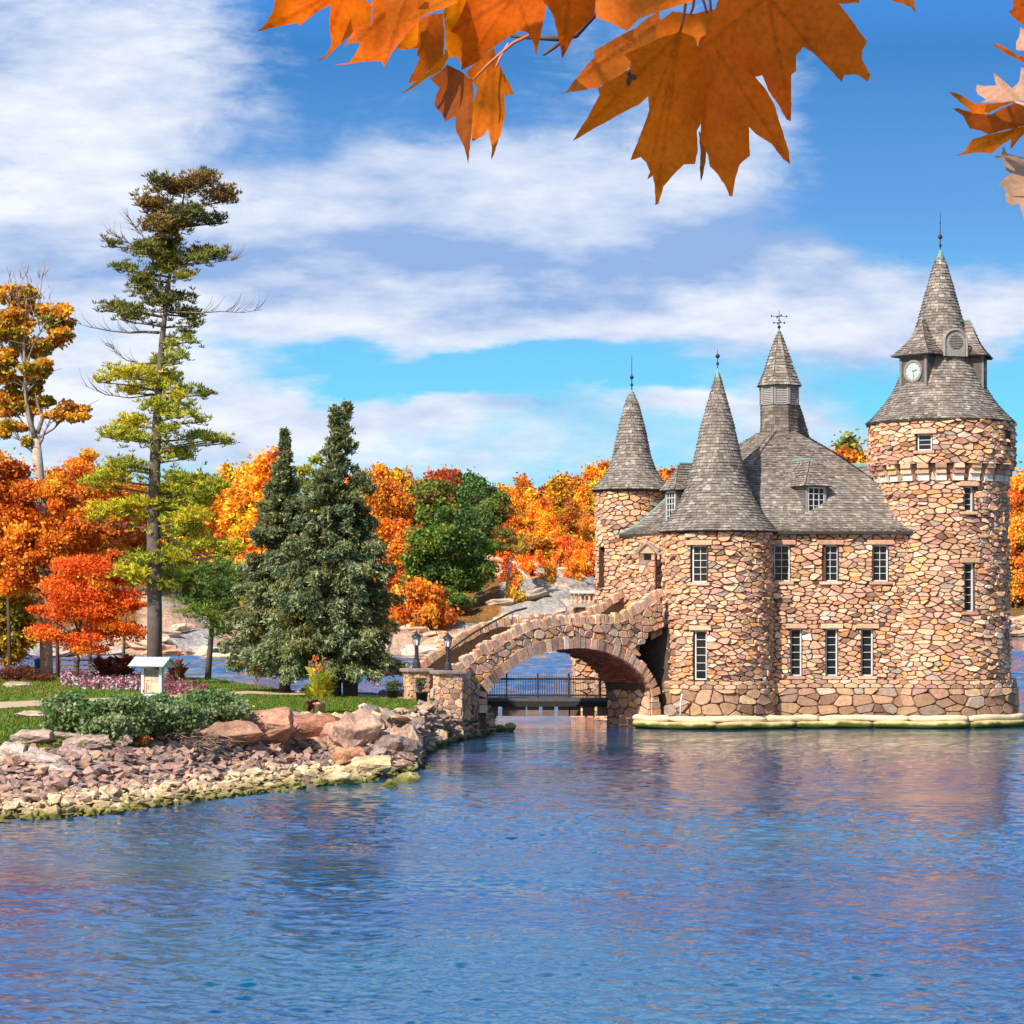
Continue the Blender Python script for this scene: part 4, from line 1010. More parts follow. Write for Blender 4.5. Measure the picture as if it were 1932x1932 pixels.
# brick courses standing slightly proud of the vault
mb = MB(); acc = 0
for k, (p, q) in enumerate(zip(dense[:-1], dense[1:])):
    L_ = math.hypot(q[0]-p[0], q[1]-p[1]); nrow = max(1, int(L_/.16))
    if (p[1]+q[1])/2 < spring or p[0] < intr[8][0]: continue
    tv = Vector((bu.x*(q[0]-p[0]), bu.y*(q[0]-p[0]), q[1]-p[1])).normalized(); nn = tv.cross(bn).normalized(); nn = nn if nn.z < 0 else -nn
    for r in range(nrow):
        f = (r+.5)/nrow; c0 = SB(p[0]+(q[0]-p[0])*f, p[1]+(q[1]-p[1])*f, 0); t = rnd.uniform(0, .3)
        while t < bt-.2:
            l = rnd.uniform(.35, .6); M3 = Matrix((-bn, tv, nn)).transposed(); mb.box(c0-bn*(t+l/2)+nn*.015, (l-.04, L_/nrow*.72, .07), M=M3, col=rnd.choice([(.38, .11, .06), (.30, .08, .05), (.44, .15, .08), (.24, .08, .05)])); t += l
mb.build('vault_brick_course', M_STONE, bridge)
def SJ(u, v, o=0):   # right jamb seen inside the arch
    p = A0+bu*(intr[18][0]+.0-o)-bn*u; return Vector((p.x, p.y, v))
mb = MB(); stones(mb, 0, bt, -.1, spring+.1, .6, .42, SJ, (), (.02, .08)); mb.build('abutment_stones', M_STONE, bridge)
# voussoirs
mb = MB(); Ls = [0]
for p, q in zip(dense[:-1], dense[1:]): Ls.append(Ls[-1]+math.hypot(q[0]-p[0], q[1]-p[1]))
s = 0.0
while s < Ls[-1]:
    w = rnd.uniform(.26, .44); c = min(s+w/2, Ls[-1]); x, z = float(np.interp(c, Ls, [p[0] for p in dense])), float(np.interp(c, Ls, [p[1] for p in dense]))
    x2, z2 = float(np.interp(min(c+.2, Ls[-1]), Ls, [p[0] for p in dense])), float(np.interp(min(c+.2, Ls[-1]), Ls, [p[1] for p in dense]))
    x1, z1_ = float(np.interp(c-.2, Ls, [p[0] for p in dense])), float(np.interp(c-.2, Ls, [p[1] for p in dense]))
    tv = (bu*(x2-x1)+Vector((0, 0, z2-z1_))).normalized(); nn = tv.cross(bn).normalized(); nn = nn if nn.z > 0 or abs(nn.z) < .05 else -nn
    if abs(tv.z) > .98: nn = bu*(-1 if c < Ls[-1]/2 else 1)
    h = rnd.uniform(.48, .62); M3 = Matrix((tv, bn, nn)).transposed()
    mb.box(SB(x, z, .02+rnd.uniform(0, .06))+nn*(h/2-.01)-bn*.15, (w-.03, .42, h), M=M3, col=stone_col(1.05), top=1.0); s += w
vo = mb.build('arch_ring', M_STONE, bridge); bev(vo, .04, 1) if False else None
# upright coping stones on both parapets
for t in (.2, bt-.2):
    mb = MB(); s = s0b
    while s < s1b:
        w = rnd.uniform(.16, .40); c = s+w/2; sl = (top_z(c+.2)-top_z(c-.2))/.4; ang = math.atan(sl)+rnd.uniform(-.17, .17)
        tv = (bu*math.cos(ang)+Vector((0, 0, math.sin(ang)))); nn = tv.cross(bn).normalized(); nn = nn if nn.z > 0 else -nn
        h = rnd.uniform(.32, .54); M3 = Matrix((tv, bn, nn)).transposed(); mb.box(SB(c, top_z(c), -t+rnd.uniform(-.03, .03))+nn*(h/2-.03), (w-.03, .40, h), M=M3, col=stone_col(1.05, STONES[:4]+STONES[9:]), top=.86); s += w*math.cos(ang)
    mb.build('coping', M_STONE, bridge)
# low buttress wall of the left abutment
mb = MB()
mb.tube([SB(s, top_z(s)+1.02, -.75) for s in np.linspace(.0, bsz(990, 1170)[0], 14)]+[SB(bsz(1012, 1170)[0], top_z(bsz(1012, 1170)[0])+.95, -.75)], .05, 6)
for s in np.linspace(.1, bsz(985, 1170)[0], 5): mb.tube([SB(s, top_z(s)-1.0, -.75), SB(s, top_z(s)+1.0, -.75)], .022, 5)
mb.build('handrail', M_IRON, bridge)

# gate pillars at the foot of the bridge
def pillar(px, d, w, zt, label):
    p = gp(px, d); z0 = p.z-.2; e = empty('gate_pillar', (p.x, p.y, z0), label, 'pillar', 'stone gate pillars at the foot of the bridge')
    mb = MB(); mb.box((p.x, p.y, (z0+zt)/2), (w, w, zt-z0-.02), rz=.35, col=(.3, .19, .13))
    for k in range(4):
        a = .35+PI/2*k; n = Vector((math.sin(a), -math.cos(a), 0)); r = Vector((math.cos(a), math.sin(a), 0))
        def S(u, v, o=0, n=n, r=r): q = Vector((p.x, p.y, 0))+n*(w/2+o)+r*u; return Vector((q.x, q.y, v))
        stones(mb, -w/2, w/2, z0, zt, .30, .22, S, (), (.02, .05), .012)
    mb.build('shaft', M_STONE, e)
    mb = MB(); mb.box((p.x, p.y, zt+.07), (w+.32, w+.32, .17), rz=.35, col=(.30, .22, .19)); o = mb.build('cap_stone', M_STONE, e); bev(o, .04)
    return Vector((p.x, p.y, zt+.155))
pr = pillar(845, 109.8, 1.05, ZA(1271, 109.8), 'nearer rubble-stone gate pillar touching the bridge parapet, under the right-hand lamp')
pl_ = pillar(786, 112.0, .98, ZA(1267, 112), 'farther rubble-stone gate pillar, standing free left of the bridge under the left-hand lamp')
# low rubble wall between pillar and bridge
def SQ(u, v, o=0): p = Vector((pr.x, pr.y, 0))+(Vector((A0.x+.6, A0.y-.2, 0))-Vector((pr.x, pr.y, 0)))*u/2.2+Vector((0, -1, 0))*o; return Vector((p.x, p.y, v))
mb = MB(); stones(mb, 0, 2.4, .6, 3.1, .5, .33, SQ); mb.add([SQ(0, .3), SQ(2.4, .3), SQ(2.4, 3.1), SQ(0, 3.1), SQ(0, .3, -.8), SQ(2.4, .3, -.8), SQ(2.4, 3.1, -.8), SQ(0, 3.1, -.8)], [(0, 1, 2, 3), (3, 2, 6, 7), (4, 5, 6, 7)], (.3, .19, .13)); mb.build('wing_wall', M_STONE, bridge)
def lamp(c, label):
    e = empty('lamp_post', c, label, 'lamp post', 'black lanterns on the gate pillars'); K = .92
    mb = MB(); mb.lathe(c, [(.23, 0), (.23, .06), (.19, .10), (.17, .28), (.12, .36), (.10, .42), (.13, .46), (.10, .50), (.09, .92), (.12, .96), (.08, 1.0), (.12, 1.05)], 14); mb.build('post', M_IRON, e)
    z0, z1 = c[2]+1.06, c[2]+1.46
    mb = MB(); mb.lathe((c[0], c[1], z0), [(.10, 0), (.13, .03)], 6)
    for k in range(6):
        a = PI/3*k; mb.tube([(c[0]+.12*math.cos(a), c[1]+.12*math.sin(a), z0), (c[0]+.19*math.cos(a), c[1]+.19*math.sin(a), z1)], .014, 4)
    mb.build('lantern_frame', M_IRON, e)
    mb = MB(); mb.lathe((c[0], c[1], z0+.01), [(.105, 0), (.175, .39)], 6, (.62, .60, .62)); mb.build('lantern_glass', M_PLAIN, e)
    mb = MB(); mb.lathe((c[0], c[1], z1), [(.27, 0), (.25, .04), (.14, .13), (.06, .2), (.035, .22), (.045, .25), (.012, .30), (.008, .40)], 12); mb.build('lantern_roof', M_IRON, e)
lamp(pr, 'black cast-iron lantern on the nearer gate pillar, right of the other lamp'); lamp(pl_, 'black cast-iron lantern on the farther, free-standing gate pillar')

# steel footbridge with railings seen through the arch
fd = 124.0; zd = ZA(1317.5, fd)
e = empty('steel_footbridge', (XA(1030, fd), fd, zd), 'low dark steel footbridge with black railings seen through the stone arch', 'footbridge')
fxa, fxb = XA(893, fd), XA(1160, fd)
mb = MB(); mb.box(((fxa+fxb)/2, fd+.8, zd-.08), (fxb-fxa, 1.7, .16), col=(.10, .09, .085)); mb.build('deck', M_WOOD, e)
mb = MB(); mb.box(((fxa+fxb)/2, fd+.05, zd-.30), (fxb-fxa-.1, .16, .27), col=(.03, .026, .024)); mb.build('girder', M_WOOD, e)
for k, px in enumerate(range(905, 1160, 26)):
    mb = MB(); x = XA(px, fd)+rnd.uniform(-.1, .1); mb.box((x, fd+.3, zd-.65), (.62, .3, .55), col=rnd.choice([(.16, .11, .08), (.12, .085, .06), (.2, .15, .11)])); mb.build('pile', M_WOOD, e)
for side in (0, 1.6):
    ra = MB(); zt = zd+1.12
    for z in (zd+.12, zd+.98): ra.tube([(fxa, fd+side, z), (fxb, fd+side, z)], .028, 5)
    x = fxa+.1; k = 0
    while x < fxb:
        big = k % 13 == 0; ra.tube([(x, fd+side, zd), (x, fd+side, zt+(.14 if big else 0))], .045 if big else .014, 5); x += .125; k += 1
    ra.build('railing', M_IRON, e)
# closed box added behind the bridge's side opening, coloured dark for its shade
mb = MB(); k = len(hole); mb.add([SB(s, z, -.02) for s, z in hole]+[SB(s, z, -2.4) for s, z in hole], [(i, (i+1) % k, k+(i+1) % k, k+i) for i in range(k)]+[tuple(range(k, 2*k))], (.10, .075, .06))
mb.build('opening_shade_box', M_STONE, bridge)

# ------------------------------------------------------------------ rocks
def rock_mesh(seed, flat=.7, n=13, sub=0, rough=.0):
    r = random.Random(seed); bm = bmesh.new()
    for k in range(n):
        v = Vector((r.gauss(0, 1), r.gauss(0, 1), r.gauss(0, 1))).normalized()*r.uniform(.8, 1.05)
        if sub: q = max(abs(v.x), abs(v.y), abs(v.z)); v = v*(.55+.45/q)*.92
        bm.verts.new((v.x*.5, v.y*.5*r.uniform(.8, 1), v.z*.5*flat))
    res = bmesh.ops.convex_hull(bm, input=list(bm.verts))
    for v in [v for v in bm.verts if not v.link_faces]: bm.verts.remove(v)
    bmesh.ops.bevel(bm, geom=list(bm.edges), offset=.014, segments=1, profile=.5, affect='EDGES')
    if sub:
        bmesh.ops.triangulate(bm, faces=list(bm.faces))
        bmesh.ops.subdivide_edges(bm, edges=list(bm.edges), cuts=sub, use_grid_fill=True)
        for v in bm.verts:
            d = mn.fractal(v.co*3.1+Vector((seed, 0, 0)), 1, 2, 4)*rough; v.co += v.co.normalized()*d
    me = bpy.data.meshes.new('rock'); bm.to_mesh(me); bm.free(); me.materials.append(M_ROCK); return me
PROT = [rock_mesh(k, rnd.uniform(.42, .75), rnd.randint(7, 11)) for k in range(16)]
BIGR = [rock_mesh(100+k, .85, 20, 3, .09) for k in range(6)]
CREAM = [(.70, .51, .29), (.62, .44, .26), (.76, .60, .38), (.50, .35, .22), (.62, .40, .23), (.40, .28, .20)]
PURP = [(.36, .22, .18), (.27, .18, .15), (.44, .27, .20), (.21, .15, .13), (.48, .28, .18), (.34, .26, .23)]
TAN = [(.44, .28, .19), (.32, .20, .15), (.50, .33, .23), (.20, .14, .11), (.48, .26, .15), (.30, .24, .21), (.58, .43, .31)]
cands = []
def scatter(n, pxr, kr, size, pal, zone, grp):
    for _ in range(n):
        px = rnd.uniform(*pxr); k = rnd.uniform(*kr); s = section(STA, px); i = int(k); f = k-i
        d = s[i][0]+(s[i+1][0]-s[i][0])*f; p = gp(px, d); sz = rnd.uniform(*size)
        if rnd.random() < .12: sz *= 1.5
        c = rnd.choice(pal); q = rnd.uniform(.85, 1.15); cands.append((sz*F/d, p, sz, tuple(x*q for x in c), zone, grp))
scatter(1350, (-230, 790), (.93, 1.62), (.22, .50), CREAM, 'pale cream rock in the light band just above the water of the island shore', 'pale rocks along the water')
scatter(1350, (-230, 700), (1.5, 2.6), (.22, .58), PURP, 'purplish-grey broken rock on the upper slope of the island shore', 'purplish rocks on the slope')
scatter(380, (690, 800), (1.0, 3.35), (.3, .8), TAN, 'tan rock in the pile between the pink boulders and the point', 'tan rocks in the pile by the point')
scatter(340, (800, 925), (.95, 3.6), (.35, .9), TAN, 'tan or brown rock heaped against the left foot of the bridge', 'rocks heaped by the bridge foot')
scatter(230, (-60, 470), (2.35, 3.04), (.22, .6), PURP, 'purplish-grey broken rock on the upper slope of the island shore', 'purplish rocks on the slope')
scatter(90, (440, 780), (3.0, 3.12), (.3, .6), CREAM, 'pale rock edging the lawn along the top of the bank', 'pale rocks edging the lawn')
scatter(60, (560, 790), (4.8, 5.6), (.3, .9), TAN, 'rock on the rear shore of the island behind the spruces', 'rocks on the rear shore')
cands.sort(key=lambda c: -c[0])
def place_rock(me, p, sz, col, sink=.22, stretch=(1, 1, 1), rz=None):
    o = bpy.data.objects.new('rock', me); COL.objects.link(o); o.location = (p.x, p.y, p.z+sz*.5*stretch[2]*(.62-sink)*1.0)
    o.rotation_euler = (rnd.uniform(-.35, .35), rnd.uniform(-.35, .35), rnd.uniform(0, 6.28) if rz is None else rz); o.scale = (sz*stretch[0], sz*stretch[1], sz*stretch[2]); o.color = (*col, 1); return o
NI = 225
for c in cands[:NI]: tag(place_rock(rnd.choice(PROT), c[1], c[2], c[3]), c[4], 'rock', c[5])
mb = MB()
PV = [([v.co.copy() for v in m.vertices], [tuple(q.vertices) for q in m.polygons]) for m in PROT]
for c in cands[NI:]:
    vs, fs = rnd.choice(PV); M4 = Matrix.Translation(c[1]+Vector((0, 0, c[2]*.18))) @ Matrix.Rotation(rnd.uniform(0, 6.28), 4, 'Z') @ Matrix.Rotation(rnd.uniform(-.5, .5), 4, 'X') @ Matrix.Diagonal((c[2], c[2]*rnd.uniform(.7, 1.2), c[2]*rnd.uniform(.7, 1.2), 1))
    mb.add([M4 @ v for v in vs], fs, c[3])
tag(mb.build('rubble', M_ROCKV), kind='stuff')
BOUL = [ # px centre, row of the base, width px, height px, colour, label
 (430, 1412, 115, 50, (0.336, 0.187, 0.126), 'brown boulder at the right end of the bushes, leftmost of the pink ledge'),
 (500, 1414, 130, 72, (0.420, 0.218, 0.148), 'large pink-brown boulder with a grey top in the ledge, right of the bushes'),
 (572, 1412, 120, 62, (0.403, 0.179, 0.111), 'large rust-red boulder in the ledge right below the lawn'),
 (620, 1412, 90, 46, (0.454, 0.234, 0.163), 'reddish boulder in the ledge just below the flower pot'),
 (667, 1418, 95, 78, (0.504, 0.312, 0.222), 'tall pale pink boulder at the right end of the ledge'),
 (540, 1368, 120, 22, (0.386, 0.289, 0.222), 'grey-topped flat boulder along the lawn edge left of the flower pot'),
 (655, 1446, 62, 36, (0.521, 0.257, 0.148), 'orange-brown angular boulder in front of the pink ledge'),
 (735, 1432, 95, 42, (0.227, 0.156, 0.133), 'dark grey wedge-shaped boulder on the point'),
 (770, 1432, 52, 62, (0.420, 0.281, 0.215), 'brown block standing at the outer tip of the point'),
 (700, 1468, 92, 40, (0.538, 0.406, 0.222), 'big cream boulder with a mossy foot near the tip of the point'),
 (640, 1481, 80, 26, (0.622, 0.484, 0.311), 'flat cream slab at the water line left of the point'),
 (768, 1476, 46, 20, (0.504, 0.390, 0.207), 'low mossy boulder in the water below the point'),
 (735, 1484, 30, 16, (0.252, 0.218, 0.089), 'small green-black boulder in the water off the point'),
 (806, 1450, 24, 7, (0.050, 0.039, 0.037), 'flat dark stone just breaking the water off the point'),
 (752, 1404, 60, 24, (0.487, 0.328, 0.252), 'flat pinkish slab on top of the point'),
 (820, 1405, 46, 30, (0.554, 0.406, 0.244), 'cream boulder with a mossy foot in the bay by the bridge'),
 (857, 1398, 36, 24, (0.521, 0.374, 0.237), 'smaller cream boulder right of the mossy one in the bay'),
 (899, 1364, 34, 36, (0.353, 0.257, 0.200), 'rounded grey-brown boulder against the left foot of the arch'),
 (960, 1380, 26, 18, (0.571, 0.429, 0.266), 'round pale boulder farthest right in the water at the arch foot'),
 (938, 1380, 30, 14, (0.470, 0.359, 0.222), 'low mossy boulder next to the round pale one at the arch foot'),
 (62, 1408, 88, 30, (0.386, 0.281, 0.237), 'long grey slab at the top of the slope near the left edge, below the bushes'),
 (128, 1398, 70, 20, (0.420, 0.312, 0.252), 'flat grey slab under the left end of the bushes'),
 (150, 1408, 90, 18, (0.403, 0.289, 0.237), 'longest grey slab stacked under the left end of the bushes'),
 (75, 1452, 70, 40, (0.470, 0.359, 0.311), 'pale lilac boulder on the left slope'),
 (22, 1440, 60, 38, (0.504, 0.390, 0.326), 'pale boulder at the very left edge of the slope'),
 (135, 1436, 52, 34, (0.420, 0.281, 0.244), 'mauve block on the slope below the bushes'),
 (232, 1408, 34, 22, (0.454, 0.328, 0.259), 'small pale block under the middle of the bushes'),
 (262, 1408, 34, 20, (0.386, 0.265, 0.207), 'small brown block right of the pale one under the bushes'),
 (90, 1468, 90, 22, (0.521, 0.390, 0.311), 'long low pale slab on the left slope'),
 (55, 1357, 52, 15, (0.470, 0.359, 0.266), 'pale flat stone lying in the grass left of the bushes'),
 (30, 1297, 60, 10, (0.420, 0.328, 0.222), 'flat pale rock showing through the grass above the path')]
for px, row, w, h, c, lb in BOUL:
    p = gy(px, row); 
    if p.z < .02: p = PT(px, row, CH*F/(row-HY)); p.z = -.05
    d = p.y; W_, H_ = w*d/F, h*d/F
    o = place_rock(rnd.choice(BIGR), p, 1.0, c, stretch=(W_*1.25, W_*.8, H_*1.55), rz=rnd.uniform(-.4, .4)); o.rotation_euler.x *= .3; o.rotation_euler.y *= .3
    o.location.y += W_*.35; o.location.z = p.z+H_*.42; o.name = 'boulder'; tag(o, lb, 'rock')
# far shore rocks
for k in range(110):
    px = rnd.choice([rnd.uniform(100, 480), rnd.uniform(770, 1140), rnd.uniform(1890, 1960)]); s = section(FAR, px); f = rnd.uniform(0, 1.7)
    d = s[1][0]+(s[2][0]-s[1][0])*min(f, 1)+(s[3][0]-s[2][0])*max(0, f-1); p = gp(px, d, FAR)
    where = 'left, behind the tall pine' if px < 500 else ('between the spruces and the castle' if px < 1200 else 'right of the clock tower')
    sz = rnd.uniform(1.2, 4.2); o = place_rock(rnd.choice(BIGR), p, sz, rnd.choice([(.60, .38, .26), (.52, .31, .20), (.64, .46, .32), (.42, .32, .26), (.58, .33, .19)]), stretch=(1.5, .9, .55), rz=rnd.uniform(-.3, .3))
    tag(o, 'pinkish rock on the far shore, '+where, 'rock', 'far shore rocks '+where)
for px, row, w, h, c, lb in [(430, 1242, 110, 12, (.74, .58, .34), 'long cream ledge at the far water line behind the tall pine'), (400, 1228, 130, 12, (.40, .30, .26), 'long dark ledge above the cream one on the far shore'),
                             (825, 1245, 80, 8, (.66, .33, .14), 'long orange ledge at the far water line seen between the two lamps'), (800, 1232, 110, 22, (.70, .50, .36), 'pale broken ledge on the far shore behind the lamps')]:
    d = CH*F/(row-HY) if row > 1235 else 303; p = PT(px, row, d); o = place_rock(BIGR[2], p, 1.0, c, stretch=(w*d/F, 5, h*d/F*1.8), rz=0); o.rotation_euler = (0, 0, 0); o.location.z = max(.2, p.z+.2); o.name = 'rock_ledge'; tag(o, lb, 'rock ledge')

# ------------------------------------------------------------------ plants
def quads(C, size, cols, elong=.62, axis=None, jitter=1.0):
    """leaf-sized rhombi at C with random or given long axis"""
    n = len(C); A = rng.normal(size=(n, 3)) if axis is None else axis+rng.normal(size=(n, 3))*jitter
    A /= np.linalg.norm(A, axis=1)[:, None]+1e-9; B = np.cross(A, rng.normal(size=(n, 3))); B /= np.linalg.norm(B, axis=1)[:, None]+1e-9
    s = np.asarray(size).reshape(-1, 1)*.5; A = A*s; B = B*s*elong
    V = np.stack([C-A, C+B, C+A, C-B], axis=1); return V, cols
def jit_cols(base, n, amp=.22):
    k = np.clip(1+rng.normal(size=(n, 1))*amp, .45, 1.7); return np.asarray(base)[None, :]*k*(1+rng.normal(size=(n, 3))*.06)
def sph(n):
    v = rng.normal(size=(n, 3)); return v/np.linalg.norm(v, axis=1)[:, None]
def limb(mb, a, b, r0, r1, col, bend=.12, n=5):
    a, b = Vector(a), Vector(b); L_ = (b-a).length; pts = []
    o = Vector((rnd.uniform(-1, 1), rnd.uniform(-1, 1), rnd.uniform(-.3, 1)))*L_*bend
    for k in range(n+1): f = k/n; pts.append(a.lerp(b, f)+o*math.sin(PI*f)*.6)
    mb.tube(pts, [r0+(r1-r0)*k/n for k in range(n+1)], 6, col)
def broadleaf(label, cat, group, base, d, crowns, pal, leaf, nleaf, blob=.28, nb=26, trunk=(.25, .12), bark=(.20, .16, .13), name='broadleaf_tree', topz=None, limbs=True, flat=1.0, material=None, origin=None, lean=0, dsp=1.0, loose=1.08, lk=.6):
    """crowns: (px, row, half-width px, half-height px) at distance d"""
    e = empty(name, base, label, cat, group); tb = MB(); Vs = []; Cs = []
    tot = sum(c[2]*c[3] for c in crowns)
    hub = Vector((sum(XA(c[0], d)*c[2]*c[3] for c in crowns)/tot, base[1], sum(ZA(c[1], d)*c[2]*c[3] for c in crowns)/tot))
    fork = Vector(base).lerp(hub, .55); fork.x = base[0]+(hub.x-base[0])*.3; tb.tube([base, Vector(base).lerp(fork, .5)+Vector((lean, 0, 0)), fork], [trunk[0], trunk[0]*.85, trunk[0]*.7], 9, bark)
    for cx_, cy_, rx, ry in crowns:
        c = np.array([XA(cx_, d), d+rnd.uniform(-.4, .4)*rx*d/F*dsp, ZA(cy_, d)]); rr = np.array([rx, rx*.9, ry])*d/F; share = rx*ry/tot; kb = max(3, int(nb*share))
        if limbs: limb(tb, fork, c, trunk[0]*lk, trunk[1]*.35, bark)
        for _ in range(kb):
            dv = sph(1)[0]*rng.uniform(.45, .95)**.7; bc = c+dv*rr*(1-blob*.6); br = blob*rr.mean()*rng.uniform(.7, 1.3)
            n = int(nleaf*share/kb); u = sph(n); u[:, 2] = np.where(rng.random(n) < .35, np.abs(u[:, 2]), u[:, 2]); rad = br*np.where(rng.random((n, 1)) < .16, rng.uniform(1, 1.65, (n, 1)), rng.uniform(.4, loose, (n, 1)))
            P = bc+u*rad*np.array([1.15, 1.15, .72*flat]); col = pal[rng.integers(len(pal))]; V, _c = quads(P, rng.uniform(.6, 1.25, n)*leaf, None, .7)
            Vs.append(V); Cs.append(jit_cols(col, n))
            if limbs and rng.random() < .5: limb(tb, c, bc, trunk[1]*.4, .02, bark)
    tb.build('trunk', M_BARK, e, True); np_mesh('crown', np.concatenate(Vs), np.concatenate(Cs), material or M_LEAF, e)
    return e
ORG = [(.92, .34, .02), (.86, .26, .02), (.95, .44, .04), (.70, .20, .02)]
RUST = [(.70, .19, .02), (.78, .27, .025), (.52, .12, .02), (.84, .34, .03)]
GOLD = [(.80, .40, .03), (.88, .52, .05), (.66, .32, .03), (.52, .33, .04)]
OLIVE = [(.34, .29, .03), (.46, .32, .03), (.24, .23, .03), (.55, .30, .03)]
# tall half-bare tree at the left edge
pb = gp(88, 151)
broadleaf('tall thin-crowned golden tree rising highest at the left edge, with bare twigs at its top', 'tree', None, (pb.x, pb.y, pb.z-.3), 151,
          [(30, 560, 46, 30), (95, 598, 42, 34), (15, 615, 46, 32), (66, 648, 50, 24), (118, 632, 26, 18), (10, 690, 38, 34), (80, 700, 42, 18), (45, 728, 34, 20), (15, 760, 42, 28), (70, 765, 36, 18), (135, 780, 36, 22), (98, 792, 26, 14), (20, 810, 32, 18), (52, 832, 18, 10)], GOLD+OLIVE[:2]+[(.62, .28, .03)], .30, 26000, .30, 170, (.36, .2), (.27, .22, .18), flat=.9, loose=1.7, limbs=False, dsp=3)
pt = pb
mb = MB(); rt = [(88, 1290), (86, 1150), (80, 960), (72, 880), (66, 820)]
mb.tube([PT(x, y, 151) for x, y in rt], [.42, .40, .36, .34, .30], 10, (.44, .37, .31))
for pts, r in (([(66, 825), (55, 790), (48, 740), (45, 640), (50, 560)], .2), ([(68, 825), (80, 790), (72, 765), (66, 740)], .17), ([(50, 700), (36, 660), (30, 600)], .1), ([(46, 640), (62, 600), (75, 560), (80, 520), (70, 490)], .07), ([(80, 790), (95, 780), (125, 775)], .06), ([(78, 530), (85, 505), (82, 485)], .03), ([(60, 560), (50, 520), (45, 500)], .04), ([(20, 560), (30, 530), (22, 505)], .04)):
    mb.tube([PT(x, y, 151+rnd.uniform(-.3, .3)) for x, y in pts], [r*(1-.8*k/(len(pts)-1)) for k in range(len(pts))], 6, (.28, .235, .20))
for cx_, cy_ in ((30, 560), (95, 598), (15, 615), (66, 648), (118, 632), (10, 690), (80, 700), (45, 728), (15, 760), (70, 765), (135, 780), (98, 792), (20, 810), (52, 832)):
    y0 = min(cy_+rnd.uniform(35, 70), 880); x0 = float(np.interp(y0, [560, 640, 740, 825, 900], [50, 45, 48, 66, 74])); a = PT(x0, y0, 151); b = PT(cx_, cy_-6, 151+rnd.uniform(-1, 1)); mid = a.lerp(b, .5)+Vector((0, 0, -.25 if abs(cx_-x0) > 30 else 0)); mb.tube([a, a.lerp(mid, .6)+Vector((rnd.uniform(-.1, .1), 0, 0)), mid, b], [.10, .08, .06, .02], 5, (.24, .19, .155))
    for _ in range(7): q = b+Vector((rnd.gauss(0, .9), rnd.gauss(0, .6), rnd.uniform(-.3, .8))); mb.tube([mid.lerp(b, rnd.random()), q], [.03, .01], 4, (.24, .19, .155))
for _ in range(60):
    x, y = rnd.uniform(10, 95), rnd.uniform(490, 580); a = PT(x, y+rnd.uniform(8, 30), 151+rnd.uniform(-1, 1)); b = PT(x+rnd.uniform(-14, 14), y, 151+rnd.uniform(-1, 1)); mb.tube([a, a.lerp(b, .5)+Vector((rnd.uniform(-.1, .1), 0, 0)), b], [.025, .018, .008], 4, (.4, .30, .26))
tt_ = [o for o in COL.objects if o.get('label', '').startswith('tall thin-crowned')][0]; mb.build('limbs', M_BARK, tt_, True)

for px, d, cr, pal, lb, n in [
    (20, 147.5, [(10, 930, 75, 85), (45, 1000, 60, 60), (-40, 960, 60, 90)], RUST, 'rust-red tree at the left edge behind the golden tree trunk', 26000),
    (170, 176, [(160, 905, 78, 62), (225, 925, 55, 52), (120, 960, 60, 60), (200, 990, 70, 50)], RUST[1:]+GOLD[:1]+ORG[:1], 'broad orange-brown tree behind the tall pine, left of its trunk', 30000),
    (110, 146.5, [(60, 1020, 70, 62), (130, 1000, 65, 62), (90, 950, 55, 45), (185, 1040, 60, 50), (20, 1080, 60, 50)], ORG[1:]+RUST[:2], 'dense orange tree above and behind the small bright maple', 40000),
    (15, 150, [(15, 1140, 55, 60), (5, 1215, 50, 50), (45, 1190, 30, 40)], OLIVE+GOLD[2:], 'olive-gold tree low at the left edge below the rust-red tree', 17000),
    (230, 182, [(250, 1050, 50, 60), (270, 1000, 40, 40)], RUST+GOLD[:1], 'dark rust tree just left of the lower pine trunk', 12000)]:
    p = gp(px, min(d, 156)); 
    broadleaf(lb, 'tree', None, (XA(px, d), d, .5 if d > 160 else p.z-.3), d, cr, pal, .26, n, .30, 60, (.13, .10), (.09, .065, .05))
# small bright maple
pm = gp(145, 140)
broadleaf('small bright orange-red maple with a thin dark trunk left of the pine', 'tree', None, (pm.x, pm.y, pm.z-.1), 140,
          [(165, 1080, 70, 42), (110, 1120, 52, 34), (215, 1120, 52, 34), (165, 1150, 100, 38), (110, 1195, 62, 26), (222, 1190, 56, 26), (165, 1215, 60, 22), (85, 1160, 38, 22), (248, 1150, 30, 26), (150, 1110, 70, 50), (190, 1170, 60, 40), (130, 1060, 40, 26)],
          [(.88, .20, .02), (.92, .26, .03), (.82, .14, .02), (.85, .32, .04)], .17, 44000, .36, 110, (.10, .07), (.10, .07, .06), flat=.75, loose=1.35)
